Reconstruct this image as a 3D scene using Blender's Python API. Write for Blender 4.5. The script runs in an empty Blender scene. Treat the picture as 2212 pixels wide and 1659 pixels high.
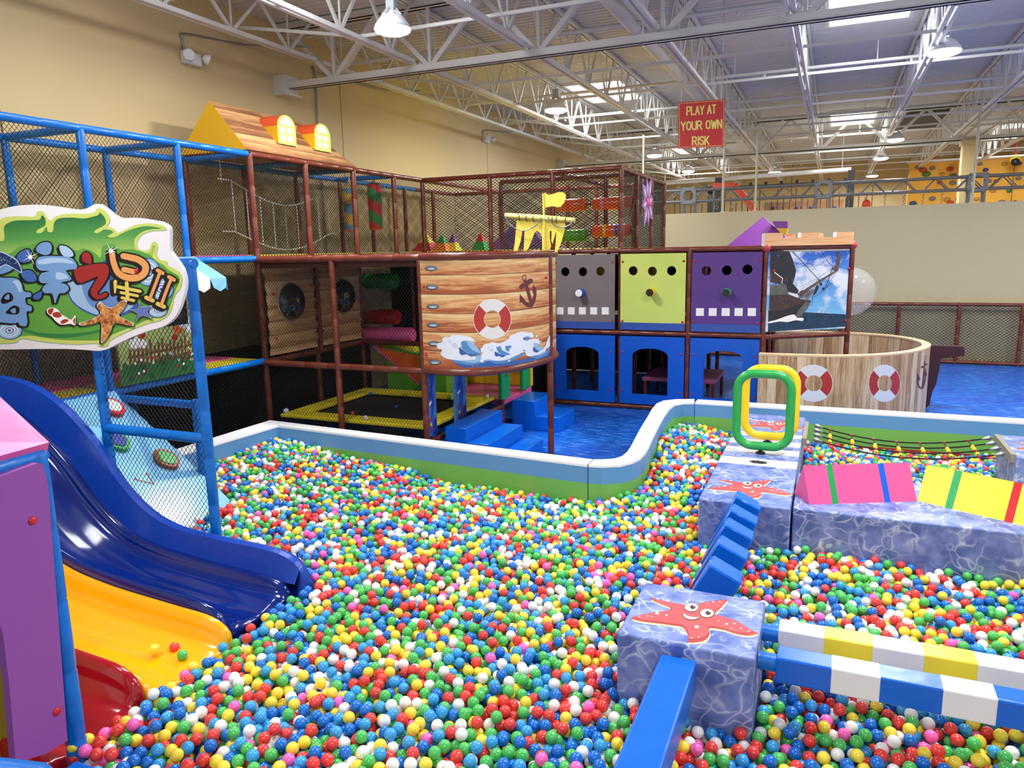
import bpy, bmesh, math, random
import numpy as np
from mathutils import Vector, Matrix
from mathutils.geometry import tessellate_polygon

S = bpy.context.scene
COL = S.collection
random.seed(7)
rng = np.random.default_rng(11)
V = Vector
PI = math.pi

# ---------------------------------------------------------------- camera
FPX, CX, CY, CAMZ = 1585.0, 1106.0, 829.5, 3.0
_a = np.array([1800 - CX, 525 - CY, FPX]); _a /= np.linalg.norm(_a)
_p = np.array([800 - CX, 525 + 20.2 - CY, FPX])
_u = np.cross(_a, _p); _u /= np.linalg.norm(_u)
if _u[1] > 0: _u = -_u
_b = np.cross(_a, _u)
if _b[0] < 0: _b = -_b
RM = np.stack([_b, _a, _u])
cam = bpy.data.cameras.new('camera'); cam.sensor_width = 36; cam.lens = FPX / 2212 * 36; cam.clip_end = 200
co = bpy.data.objects.new('camera', cam); COL.objects.link(co)
M = Matrix(((RM[0][0], -RM[0][1], -RM[0][2], 0), (RM[1][0], -RM[1][1], -RM[1][2], 0), (RM[2][0], -RM[2][1], -RM[2][2], CAMZ), (0, 0, 0, 1)))
co.matrix_world = M
S.camera = co

# ---------------------------------------------------------------- world, exposure, lights
S.view_settings.view_transform = 'Standard'; S.view_settings.look = 'None'
S.view_settings.gamma = 1; S.view_settings.use_curve_mapping = False
S.view_settings.exposure = -0.38
w = bpy.data.worlds.new('world'); S.world = w; w.use_nodes = True
w.node_tree.nodes['Background'].inputs[0].default_value = (1.0, 0.98, 0.95, 1)
w.node_tree.nodes['Background'].inputs[1].default_value = 0.85
S.cycles.max_bounces = 8; S.cycles.diffuse_bounces = 4; S.cycles.transparent_max_bounces = 12
S.cycles.caustics_reflective = False; S.cycles.caustics_refractive = False
LAMPS = [(-5.6, 9.1), (1.45, 14.1), (-5.65, 15.7), (-5.55, 24.9), (1.5, 25.1), (1.4, 30.3), (1.45, 37.9), (-5.5, 30.8), (-2.4, 33.5),
         (-5.6, 2.0), (1.5, 6.5), (1.5, -1.5), (7.5, 9.0), (7.5, 17.0), (7.5, 26.0)]
def area(name, loc, size, watts, col=(1, 0.97, 0.92), shape='DISK', sy=None):
    l = bpy.data.lights.new(name, 'AREA'); l.energy = watts; l.shape = shape; l.size = size; l.color = col
    if sy: l.size_y = sy
    o = bpy.data.objects.new(name, l); COL.objects.link(o); o.location = loc
    return o
for x, y in LAMPS:
    area('lamp_light', (x, y, 5.86), 0.40, 270)
SKY = [(-0.28, 1.02, 14.1, 15.75), (-0.28, 1.02, 25.75, 28.6), (-6.3, -4.95, 18.2, 20.6), (5.3, 6.6, 31.0, 32.6), (-6.3, -4.95, 31.5, 33.5),
       (-6.3, -4.95, 5.5, 7.9), (-0.28, 1.02, 4.5, 6.9), (5.3, 6.6, 12.0, 14.4)]
for x0, x1, y0, y1 in SKY:
    area('skylight_light', ((x0 + x1) / 2, (y0 + y1) / 2, 6.9), x1 - x0, 240, (0.93, 0.96, 1.0), 'RECTANGLE', y1 - y0)

# ---------------------------------------------------------------- pixel ray helpers (a traced outline gets its own real plane)
def ray(x, y): return V(RM @ np.array([x - CX, y - CY, FPX]))
C0 = V((0, 0, CAMZ))
def onX(x, y, X): d = ray(x, y); return C0 + d * (X / d[0])
def onY(x, y, Y): d = ray(x, y); return C0 + d * (Y / d[1])
def onZ(x, y, Z): d = ray(x, y); return C0 + d * ((Z - CAMZ) / d[2])

# ---------------------------------------------------------------- materials
MATS = {}
def srgb(r, g, b):
    f = lambda c: (c / 255 / 12.92) if c / 255 <= 0.04045 else ((c / 255 + 0.055) / 1.055) ** 2.4
    return (f(r), f(g), f(b), 1)
class N:
    def __init__(s, m): s.t = m.node_tree; s.n = s.t.nodes; s.b = s.n['Principled BSDF']
    def add(s, typ, **k):
        n = s.n.new(typ)
        for a, v in k.items():
            if a.startswith('i_'): n.inputs[a[2:].replace('_', ' ')].default_value = v
            else: setattr(n, a, v)
        return n
    def link(s, a, b): s.t.links.new(a, b)
    def math(s, op, a, b=None, clamp=False):
        n = s.n.new('ShaderNodeMath'); n.operation = op; n.use_clamp = clamp
        for i, v in enumerate((a, b)):
            if v is None: continue
            if isinstance(v, (int, float)): n.inputs[i].default_value = v
            else: s.link(v, n.inputs[i])
        return n.outputs[0]
    def ramp(s, fac, stops, interp='LINEAR'):
        n = s.n.new('ShaderNodeValToRGB'); n.color_ramp.interpolation = interp
        e = n.color_ramp.elements
        while len(e) < len(stops): e.new(0.5)
        for q, (p, c) in zip(e, stops): q.position = p; q.color = c
        s.link(fac, n.inputs[0]); return n.outputs[0]
    def mix(s, fac, a, b, mode='MIX'):
        n = s.n.new('ShaderNodeMix'); n.data_type = 'RGBA'; n.blend_type = mode
        for i, v in ((0, fac), (6, a), (7, b)):
            if isinstance(v, (int, float, tuple)): n.inputs[i].default_value = v
            else: s.link(v, n.inputs[i])
        return n.outputs[2]
def mat(name, col=None, rough=0.5, metal=0.0, coat=0.0, spec=None, vary=0.0, vscale=3.0, bump=0.0, bscale=20.0, emit=None, estr=0, trans=0, ior=None):
    if name in MATS: return MATS[name]
    m = bpy.data.materials.new(name); m.use_nodes = True; MATS[name] = m
    k = N(m); b = k.b
    if col is not None: b.inputs['Base Color'].default_value = col
    b.inputs['Roughness'].default_value = rough; b.inputs['Metallic'].default_value = metal
    if coat: b.inputs['Coat Weight'].default_value = coat; b.inputs['Coat Roughness'].default_value = 0.1
    if spec is not None: b.inputs['Specular IOR Level'].default_value = spec
    if trans: b.inputs['Transmission Weight'].default_value = trans
    if ior: b.inputs['IOR'].default_value = ior
    if emit: b.inputs['Emission Color'].default_value = emit; b.inputs['Emission Strength'].default_value = estr
    if vary or bump:
        tc = k.add('ShaderNodeTexCoord')
        if vary:
            nz = k.add('ShaderNodeTexNoise', i_Scale=vscale, i_Detail=3.0); k.link(tc.outputs['Object'], nz.inputs['Vector'])
            c2 = tuple(max(0, c * (1 - vary)) for c in col[:3]) + (1,)
            c3 = tuple(min(1, c * (1 + vary * 0.6)) for c in col[:3]) + (1,)
            k.link(k.ramp(nz.outputs[0], [(0.3, c2), (0.7, c3)]), b.inputs['Base Color'])
        if bump:
            nb = k.add('ShaderNodeTexNoise', i_Scale=bscale, i_Detail=2.0); k.link(tc.outputs['Object'], nb.inputs['Vector'])
            bp = k.add('ShaderNodeBump', i_Strength=bump, i_Distance=0.02); k.link(nb.outputs[0], bp.inputs['Height']); k.link(bp.outputs[0], b.inputs['Normal'])
    return m
def P3(name, r, g, b, rough=0.45, **k): return mat(name, srgb(r, g, b), rough, **k)

WALLC = srgb(212, 190, 142)
m_wall = mat('beige_wall_paint', WALLC, 0.6, vary=0.07, vscale=0.35, bump=0.05, bscale=2.0)
m_half = mat('tan_half_wall_paint', srgb(196, 182, 142), 0.7, vary=0.03, vscale=0.4)
m_white = P3('white_steel_paint', 214, 212, 208, 0.45)
m_deck = mat('white_roof_deck', srgb(212, 210, 208), 0.6, vary=0.06, vscale=0.5)
m_blue = P3('blue_vinyl_padding', 0, 112, 205, 0.32, vary=0.12, vscale=9, bump=0.25, bscale=14)
m_brown = P3('brown_vinyl_padding', 112, 52, 38, 0.3, vary=0.14, vscale=8, bump=0.25, bscale=14)
m_net = P3('black_net_cord', 12, 12, 12, 0.8)
m_yel = P3('yellow_vinyl', 246, 224, 50, 0.4, vary=0.05, bump=0.1)
m_pink = P3('pink_vinyl', 232, 96, 160, 0.33, bump=0.25, bscale=4)
m_purp = P3('purple_vinyl', 148, 78, 158, 0.42, bump=0.2, bscale=3)
m_green = P3('green_vinyl', 34, 160, 84, 0.35, bump=0.2)
m_red = P3('red_plastic', 205, 30, 34, 0.3)
m_redbtn = P3('red_button_cap', 190, 32, 30, 0.3)
m_bluev = P3('blue_foam_vinyl', 6, 102, 214, 0.28, bump=0.25, bscale=5, vary=0.05)
m_whitev = P3('white_vinyl', 238, 236, 236, 0.4, bump=0.15, bscale=5)
m_black = P3('black_plastic', 22, 22, 24, 0.4)
m_steel = P3('grey_galvanised_steel', 150, 152, 155, 0.35, metal=0.8)
m_truss = P3('grey_truss_paint', 122, 126, 136, 0.4, metal=0.3)
m_wood = P3('light_wood_edge', 236, 196, 150, 0.5)
m_orange = P3('orange_vinyl', 240, 108, 40, 0.35)

def tex_mat(name, fn, rough=0.5, **k):
    if name in MATS: return MATS[name]
    m = mat(name, (0.5, 0.5, 0.5, 1), rough, **k); fn(N(m)); return m
def f_floor(k):
    tc = k.add('ShaderNodeTexCoord'); mp = k.add('ShaderNodeMapping'); mp.inputs['Scale'].default_value = (1.6, 7.0, 1)
    k.link(tc.outputs['Object'], mp.inputs['Vector'])
    n = k.add('ShaderNodeTexNoise', i_Scale=2.6, i_Detail=6.0, i_Roughness=0.7); k.link(mp.outputs[0], n.inputs['Vector'])
    n2 = k.add('ShaderNodeTexNoise', i_Scale=0.8, i_Detail=2.0); k.link(tc.outputs['Object'], n2.inputs['Vector'])
    a = k.ramp(n.outputs[0], [(0.36, srgb(0, 84, 190)), (0.54, srgb(16, 116, 226)), (0.64, srgb(120, 190, 250))])
    b = k.ramp(n2.outputs[0], [(0.3, srgb(190, 205, 235)), (0.7, srgb(255, 255, 255))])
    k.link(k.mix(1.0, a, b, 'MULTIPLY'), k.b.inputs['Base Color'])
m_floor = tex_mat('blue_water_print_floor', f_floor, 0.32)
def f_water(k):
    tc = k.add('ShaderNodeTexCoord')
    n = k.add('ShaderNodeTexNoise', i_Scale=3.2, i_Detail=2.0); k.link(tc.outputs['Object'], n.inputs['Vector'])
    mx = k.mix(0.4, tc.outputs['Object'], n.outputs['Color'])
    mp = k.add('ShaderNodeMapping'); mp.inputs['Scale'].default_value = (1.0, 1.5, 1.5); k.link(mx, mp.inputs['Vector'])
    v = k.add('ShaderNodeTexVoronoi', feature='DISTANCE_TO_EDGE', i_Scale=8.2); k.link(mp.outputs[0], v.inputs['Vector'])
    l1 = k.ramp(v.outputs['Distance'], [(0.0, (1, 1, 1, 1)), (0.02, (0.42, 0.42, 0.42, 1)), (0.10, (0, 0, 0, 1))])
    n3 = k.add('ShaderNodeTexNoise', i_Scale=4.0, i_Detail=2.0); k.link(tc.outputs['Object'], n3.inputs['Vector'])
    msk = k.ramp(n3.outputs[0], [(0.38, (0.1, 0.1, 0.1, 1)), (0.62, (1, 1, 1, 1))])
    f = k.mix(1.0, l1, msk, 'MULTIPLY')
    n2 = k.add('ShaderNodeTexNoise', i_Scale=7.0, i_Detail=3.0); k.link(tc.outputs['Object'], n2.inputs['Vector'])
    base = k.ramp(n2.outputs[0], [(0.36, srgb(82, 104, 172)), (0.66, srgb(134, 150, 212))])
    k.link(k.mix(f, base, srgb(222, 230, 248)), k.b.inputs['Base Color'])
m_water = tex_mat('pool_water_print_vinyl', f_water, 0.42)
def f_plank(vertical, pw, c1, c2, c3, edge):
    def g(k):
        tc = k.add('ShaderNodeTexCoord'); sp = k.add('ShaderNodeSeparateXYZ'); k.link(tc.outputs['UV'], sp.inputs[0])
        along, across = (sp.outputs[1], sp.outputs[0]) if vertical else (sp.outputs[0], sp.outputs[1])
        q = k.math('DIVIDE', across, pw); fl = k.math('FLOOR', q); fr = k.math('SUBTRACT', q, fl)
        cb = k.add('ShaderNodeCombineXYZ'); k.link(k.math('MULTIPLY', along, 1.3), cb.inputs[0]); k.link(k.math('MULTIPLY', across, 16.0), cb.inputs[1]); k.link(k.math('MULTIPLY', fl, 3.7), cb.inputs[2])
        n = k.add('ShaderNodeTexNoise', i_Scale=1.4, i_Detail=5.0, i_Roughness=0.65, i_Distortion=0.6); k.link(cb.outputs[0], n.inputs['Vector'])
        wn = k.add('ShaderNodeTexWhiteNoise', noise_dimensions='1D'); k.link(fl, wn.inputs['W'])
        f = k.math('ADD', n.outputs[0], k.math('MULTIPLY', k.math('SUBTRACT', wn.outputs[0], 0.5), 0.35))
        if not vertical: f = k.math('ADD', f, k.math('MULTIPLY', k.math('SUBTRACT', 0.5, fr), 0.35))
        col = k.ramp(f, [(0.3, c1), (0.5, c2), (0.7, c3)])
        d = k.math('MINIMUM', fr, k.math('SUBTRACT', 1.0, fr))
        e = k.ramp(d, [(0.0, (1, 1, 1, 1)), (0.03, (0, 0, 0, 1))])
        k.link(k.mix(e, col, edge), k.b.inputs['Base Color'])
    return g
m_plankh = tex_mat('printed_hull_planks', f_plank(False, 0.245, srgb(236, 206, 150), srgb(220, 160, 104), srgb(168, 88, 48), srgb(84, 44, 26)), 0.4)
m_plankv = tex_mat('printed_upright_planks', f_plank(True, 0.15, srgb(232, 206, 164), srgb(208, 170, 122), srgb(160, 116, 76), srgb(140, 100, 66)), 0.45)
m_cabin = tex_mat('moulded_log_cabin_wood', f_plank(False, 0.2, srgb(238, 200, 150), srgb(222, 176, 124), srgb(184, 134, 88), srgb(130, 90, 58)), 0.4)
m_roofw = tex_mat('printed_roof_wood', f_plank(False, 0.17, srgb(214, 166, 112), srgb(176, 124, 84), srgb(128, 84, 58), srgb(104, 66, 46)), 0.5)

# ---------------------------------------------------------------- mesh builder
class MB:
    def __init__(s): s.v = []; s.f = []; s.m = []; s.mats = []; s.uv = {}; s.sm = []
    def mi(s, m):
        if m is None: m = s.cur
        if m not in s.mats: s.mats.append(m)
        return s.mats.index(m)
    cur = None
    def face(s, pts, m=None, smooth=False, uv=None):
        i = len(s.v); s.v += [tuple(p) for p in pts]; s.f.append(tuple(range(i, i + len(pts)))); s.m.append(s.mi(m)); s.sm.append(smooth)
        if uv: s.uv[len(s.f) - 1] = uv
    def raw(s, vs, fs, m=None, smooth=False):
        i = len(s.v); s.v += [tuple(p) for p in vs]; q = s.mi(m)
        for f in fs: s.f.append(tuple(a + i for a in f)); s.m.append(q); s.sm.append(smooth)
    def box(s, a, b, m=None, bev=0.0):
        x0, y0, z0 = (min(a[i], b[i]) for i in range(3)); x1, y1, z1 = (max(a[i], b[i]) for i in range(3))
        if bev:
            bm = bmesh.new(); bmesh.ops.create_cube(bm, size=1)
            for v in bm.verts: v.co = ((x0 + x1) / 2 + v.co.x * (x1 - x0), (y0 + y1) / 2 + v.co.y * (y1 - y0), (z0 + z1) / 2 + v.co.z * (z1 - z0))
            bmesh.ops.bevel(bm, geom=bm.edges[:], offset=bev, segments=3, profile=0.5, affect='EDGES')
            s.bm(bm, m, None); return
        vs = [(x0, y0, z0), (x1, y0, z0), (x1, y1, z0), (x0, y1, z0), (x0, y0, z1), (x1, y0, z1), (x1, y1, z1), (x0, y1, z1)]
        s.raw(vs, [(0, 3, 2, 1), (4, 5, 6, 7), (0, 1, 5, 4), (1, 2, 6, 5), (2, 3, 7, 6), (3, 0, 4, 7)], m)
    def bm(s, bm, m=None, smooth=False):
        bm.verts.ensure_lookup_table(); bm.verts.index_update()
        k0 = len(s.f); s.raw([v.co[:] for v in bm.verts], [tuple(v.index for v in f.verts) for f in bm.faces], m, bool(smooth))
        if smooth is None:                          # only the narrow bevel faces shade smooth
            A = sorted((f.calc_area() for f in bm.faces), reverse=True); th = A[5] * .999 if len(A) > 6 else 0
            for i, f in enumerate(bm.faces): s.sm[k0 + i] = f.calc_area() < th
        bm.free()
    def bar(s, a, b, w, h=None, m=None, up=V((0, 0, 1))):
        a, b = V(a), V(b); d = (b - a).normalized(); h = h or w
        if abs(d.dot(up)) > 0.98: up = V((1, 0, 0))
        x = d.cross(up).normalized() * w / 2; y = x.cross(d).normalized() * h / 2
        vs = [a - x - y, a + x - y, a + x + y, a - x + y, b - x - y, b + x - y, b + x + y, b - x + y]
        s.raw(vs, [(0, 3, 2, 1), (4, 5, 6, 7), (0, 1, 5, 4), (1, 2, 6, 5), (2, 3, 7, 6), (3, 0, 4, 7)], m)
    def tube(s, pts, r, n=12, m=None, cap=True, closed=False, smooth=True):
        pts = [V(p) for p in pts]; R = r if isinstance(r, (list, tuple)) else [r] * len(pts)
        L = len(pts); rings = []; prev = None
        for i, p in enumerate(pts):
            if closed: t = pts[(i + 1) % L] - pts[i - 1]
            else: t = pts[min(i + 1, L - 1)] - pts[max(i - 1, 0)]
            t.normalize()
            if prev is None:
                u = V((0, 0, 1)) if abs(t.z) < 0.9 else V((1, 0, 0))
                x = t.cross(u).normalized()
            else: x = (prev - t * prev.dot(t)).normalized()
            prev = x; y = t.cross(x)
            rings.append([p + (x * math.cos(2 * PI * j / n) + y * math.sin(2 * PI * j / n)) * R[i] for j in range(n)])
        vs = [q for rg in rings for q in rg]; fs = []
        for i in range(L if closed else L - 1):
            k = (i + 1) % L
            for j in range(n): fs.append((i * n + j, i * n + (j + 1) % n, k * n + (j + 1) % n, k * n + j))
        s.raw(vs, fs, m, smooth)
        if cap and not closed:
            s.raw(rings[0], [tuple(range(n - 1, -1, -1))], m); s.raw(rings[-1], [tuple(range(n))], m)
    def poly(s, pts, m=None, smooth=False):     # concave planar polygon(s): list of loops
        loops = pts if isinstance(pts[0][0], (list, tuple, Vector)) else [pts]
        loops = [[V(p) for p in l] for l in loops]
        flat = [p for l in loops for p in l]
        tr = tessellate_polygon(loops)
        s.raw(flat, [tuple(t) for t in tr], m, smooth)
    def plate(s, loops, off, m=None, mside=None, mback=None):   # loops extruded by the vector off
        loops = loops if isinstance(loops[0][0], (list, tuple, Vector)) else [loops]
        off = V(off); loops = [[V(p) for p in l] for l in loops]
        s.poly(loops, m); s.poly([[p + off for p in l] for l in loops], mback or m)
        for l in loops:
            n = len(l)
            for i in range(n): s.face([l[i], l[(i + 1) % n], l[(i + 1) % n] + off, l[i] + off], mside or m)
    def sphere(s, c, r, m=None, seg=16, rings=10, sc=(1, 1, 1), smooth=True):
        vs = [(c[0], c[1], c[2] + r * sc[2])]
        for i in range(1, rings):
            a = PI * i / rings
            for j in range(seg):
                b = 2 * PI * j / seg; vs.append((c[0] + r * sc[0] * math.sin(a) * math.cos(b), c[1] + r * sc[1] * math.sin(a) * math.sin(b), c[2] + r * sc[2] * math.cos(a)))
        vs.append((c[0], c[1], c[2] - r * sc[2])); fs = []
        for j in range(seg): fs.append((0, 1 + j, 1 + (j + 1) % seg))
        for i in range(rings - 2):
            for j in range(seg):
                a = 1 + i * seg; b = a + seg; fs.append((a + j, b + j, b + (j + 1) % seg, a + (j + 1) % seg))
        a = 1 + (rings - 2) * seg; e = len(vs) - 1
        for j in range(seg): fs.append((a + j, e, a + (j + 1) % seg))
        s.raw(vs, fs, m, smooth)
    def lathe(s, c, prof, m=None, seg=24, smooth=True, a0=0, a1=2 * PI):
        full = abs(a1 - a0 - 2 * PI) < 1e-6; k = seg if full else seg + 1
        vs = [(c[0] + r * math.cos(a0 + (a1 - a0) * j / seg), c[1] + r * math.sin(a0 + (a1 - a0) * j / seg), c[2] + z) for r, z in prof for j in range(k)]
        fs = []
        for i in range(len(prof) - 1):
            for j in range(seg): fs.append((i * k + j, i * k + (j + 1) % k, (i + 1) * k + (j + 1) % k, (i + 1) * k + j))
        s.raw(vs, fs, m, smooth)
    def build(s, name, m=None, parent=None, weld=False, **kw):
        me = bpy.data.meshes.new(name); me.from_pydata(s.v, [], s.f)
        mats = list(s.mats)
        for i, q in enumerate(mats):
            me.materials.append(q if q is not None else m)
        me.polygons.foreach_set('material_index', s.m); me.polygons.foreach_set('use_smooth', s.sm)
        if s.uv:
            ul = me.uv_layers.new(name='UVMap')
            for fi, uv in s.uv.items():
                for li, c in zip(me.polygons[fi].loop_indices, uv): ul.data[li].uv = c
        if weld or any(s.sm):
            bm = bmesh.new(); bm.from_mesh(me)
            if weld: bmesh.ops.remove_doubles(bm, verts=bm.verts, dist=1e-5)
            bmesh.ops.recalc_face_normals(bm, faces=bm.faces)
            bm.to_mesh(me); bm.free()
        me.update()
        o = bpy.data.objects.new(name, me); COL.objects.link(o)
        if parent is not None: o.parent = parent; o.matrix_parent_inverse = parent.matrix_basis.inverted()
        for a, v in kw.items(): o[a] = v
        return o
def tag(o, label, cat, group=None, kind=None):
    o['label'] = label; o['category'] = cat
    if group: o['group'] = group
    if kind: o['kind'] = kind
    return o
def thing(name, label, cat, loc=(0, 0, 0), group=None):
    o = bpy.data.objects.new(name, None); COL.objects.link(o); o.location = loc; o.empty_display_size = 0.1
    return tag(o, label, cat, group)
def struct(name, mb, m=None, parent=None):
    o = mb.build(name, m, parent)
    if parent is None: o['kind'] = 'structure'
    return o
def cr(pts, n=6, closed=True):                 # smooth curve through points
    P = [V(p) for p in pts]; L = len(P); out = []
    rg = range(L) if closed else range(L - 1)
    for i in rg:
        if closed: a, b, c, d = P[i - 1], P[i], P[(i + 1) % L], P[(i + 2) % L]
        else: a, b, c, d = P[max(i - 1, 0)], P[i], P[i + 1], P[min(i + 2, L - 1)]
        for j in range(n):
            t = j / n
            out.append(0.5 * ((2 * b) + (c - a) * t + (2 * a - 5 * b + 4 * c - d) * t * t + (3 * b - a - 3 * c + d) * t ** 3))
    if not closed: out.append(P[-1])
    return out
class Art:                                      # printed artwork: thin layered shapes on a surface; f(u, v, lift) -> point
    def __init__(s, f): s.f0 = f; s.mb = MB(); s.lift = 0.0015; s.k = 0
    def f(s, u, v, l): return s.f0(u, v, l + (s.k % 90) * 6e-6)      # a hair of lift per shape so no two coincide
    def p(s, pts, m, layer=1, smooth=False, n=5):
        s.k += 1
        if smooth: pts = [(q.x, q.y) for q in cr([(a, b, 0) for a, b in pts], n)]
        s.mb.poly([s.f(a, b, s.lift * layer) for a, b in pts], m)
    def ell(s, c, rx, ry, m, layer=1, rot=0, n=24, a0=0, a1=2 * PI, rin=None):
        s.k += 1; ca, sa = math.cos(rot), math.sin(rot)
        def q(a, k=1): x, y = rx * k * math.cos(a), ry * k * math.sin(a); return s.f(c[0] + x * ca - y * sa, c[1] + x * sa + y * ca, s.lift * layer)
        if rin is None: s.mb.poly([q(2 * PI * j / n) for j in range(n)], m); return
        for j in range(n):
            a = a0 + (a1 - a0) * j / n; b = a0 + (a1 - a0) * (j + 1) / n
            s.mb.face([q(a), q(b), q(b, rin), q(a, rin)], m)
    def stroke(s, pts, w, m, layer=1, smooth=True):
        s.k += 1
        if smooth and len(pts) > 2: pts = [(q.x, q.y) for q in cr([(a, b, 0) for a, b in pts], 5, False)]
        W = w if isinstance(w, (list, tuple)) else (w, w)
        L = len(pts); wid = [W[0] + (W[-1] - W[0]) * i / (L - 1) for i in range(L)]
        if len(W) == 3: wid = [W[0] + (W[1] - W[0]) * min(1, 2 * i / (L - 1)) if 2 * i < L - 1 else W[1] + (W[2] - W[1]) * (2 * i / (L - 1) - 1) for i in range(L)]
        Lp, Rp = [], []
        for i, (x, y) in enumerate(pts):
            x0, y0 = pts[max(i - 1, 0)]; x1, y1 = pts[min(i + 1, L - 1)]
            d = math.hypot(x1 - x0, y1 - y0) or 1; nx, ny = -(y1 - y0) / d, (x1 - x0) / d
            Lp.append((x + nx * wid[i] / 2, y + ny * wid[i] / 2)); Rp.append((x - nx * wid[i] / 2, y - ny * wid[i] / 2))
        g = lambda t: s.f(t[0], t[1], s.lift * layer)
        for i in range(L - 1): s.mb.face([g(Lp[i]), g(Lp[i + 1]), g(Rp[i + 1]), g(Rp[i])], m)
        for i in (0, L - 1): s.ell(pts[i], wid[i] / 2, wid[i] / 2, m, layer, n=10)
def net(mb, o, u, v, cu=0.05, cv=0.06, r=0.0022):   # diamond net over the rectangle o, o+u, o+u+v, o+v, made of real cords
    o, u, v = V(o), V(u), V(v); W, H = u.length, v.length; U, W2 = u / W, v / H; nr = U.cross(W2)
    k = cv / cu                                      # slope dv/du
    def clip(x0, sg):
        # line: y = sg*k*(x-x0); keep inside 0..W, 0..H
        xs = sorted((x0, x0 + sg * H / k)); a, b = max(xs[0], 0), min(xs[1], W)
        if b - a < 1e-3: return None
        return (a, sg * k * (a - x0)), (b, sg * k * (b - x0))
    for sg in (1, -1):
        lo, hi = (-H / k, W) if sg == 1 else (0, W + H / k)
        for i in range(int(math.ceil(lo / cu)), int(hi / cu) + 1):
            s = clip(i * cu, sg)
            if s:
                a = o + U * s[0][0] + W2 * s[0][1]; b = o + U * s[1][0] + W2 * s[1][1]
                d = (b - a).normalized(); x = d.cross(nr) * r; y = nr * r
                vs = [a + x, a - x * .5 + y * .87, a - x * .5 - y * .87, b + x, b - x * .5 + y * .87, b - x * .5 - y * .87]
                mb.raw(vs, [(0, 1, 4, 3), (1, 2, 5, 4), (2, 0, 3, 5)])
def pad_tube(a, b, r=0.045, n=14, step=0.42):        # foam-sleeved pipe with slight joints between sleeves
    a, b = V(a), V(b); L = (b - a).length; k = max(1, round(L / step)); pts, R = [], []
    for i in range(k):
        for t, q in ((0.0, 0.9), (0.03, 1.0), (0.5, 1.02), (0.97, 1.0)):
            pts.append(a.lerp(b, (i + t) / k)); R.append(r * q)
    pts.append(b); R.append(r * 0.9)
    mb = MB(); mb.tube(pts, R, n); return mb
# ================================================================ the hall
ZC = 7.0
mb = MB(); mb.box((-9.3, -3, -0.1), (8, 20.9, 0.0)); struct('floor', mb, m_floor)
mb = MB(); mb.box((8, -3, -0.1), (14, 20.9, 0.0)); mb.box((-9.3, 20.9, -0.1), (14, 41, 0.0)); struct('floor_back', mb, P3('grey_back_floor', 150, 142, 132, .6))
mb = MB()
js = [-3.0, 6.1, 13.0, 19.95, 26.9, 33.9, 41.0]
for a, b in zip(js, js[1:]): mb.box((-9.5, a + 0.012, 0), (-9.3, b - 0.012, ZC + 0.4))
mb.box((-9.52, -3, 0), (-9.46, 41, ZC + 0.4))
struct('wall_left', mb, m_wall)
mb = MB()
bj = [-9.5, -2.1, 5.0, 14]
for a, b in zip(bj, bj[1:]): mb.box((a + 0.012, 41, 0), (b - 0.012, 41.2, ZC + 0.4))
mb.box((-9.5, 41.15, 0), (14, 41.25, ZC + 0.4))
struct('wall_back', mb, m_wall)
mb = MB(); mb.box((-6.7, 20.9, 0), (14, 21.05, 3.88)); struct('wall_middle', mb, m_half)
# corrugated roof deck, open under the skylights
mb = MB(); pit = 0.16
ny = int(44 / pit)
for i in range(ny):
    y = -3 + i * pit
    cuts = sorted([(x0, x1) for x0, x1, y0, y1 in SKY if y + pit > y0 and y < y1])
    xs = []; c = -9.3
    for a, b in cuts: xs.append((c, a)); c = b
    xs.append((c, 14.0))
    pr = [(0, 0), (0.05, 0), (0.07, 0.04), (0.14, 0.04), (0.16, 0)]
    for a, b in xs:
        if b - a < 0.02: continue
        for (p, z), (q, z2) in zip(pr, pr[1:]): mb.face([(a, y + p, ZC + z), (b, y + p, ZC + z), (b, y + q, ZC + z2), (a, y + q, ZC + z2)])
mb.box((-9.5, -3, ZC + 0.55), (14, 41.2, ZC + 0.6))
struct('ceiling', mb, m_deck)
m_sky = mat('skylight_glazing', (1, 1, 1, 1), 0.4, emit=(0.9, 0.96, 1.0, 1), estr=7.0)
for i, (x0, x1, y0, y1) in enumerate(SKY):
    g = MB(); g.box((x0, y0, ZC + 0.3), (x1, y1, ZC + 0.32)); o = struct('window_%d' % (i + 1), g, m_sky)
    f = MB()
    for a, b in (((x0 - .06, y0 - .06), (x0, y1 + .06)), ((x1, y0 - .06), (x1 + .06, y1 + .06)), ((x0, y0 - .06), (x1, y0)), ((x0, y1), (x1, y1 + .06))):
        f.box((a[0], a[1], ZC - 0.06), (b[0], b[1], ZC + 0.34))
    f.build('window_curb', m_white, o)
# dark patch of uncovered roof
mb = MB(); mb.box((1.9, 27.2, ZC - 0.06), (3.1, 31.0, ZC - 0.02)); tag(mb.build('roof_patch_panel', P3('dark_roof_patch', 78, 76, 74, 0.8)), 'dark grey rectangular patch panel fixed on the white roof deck beside the column', 'roof panel')

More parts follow.
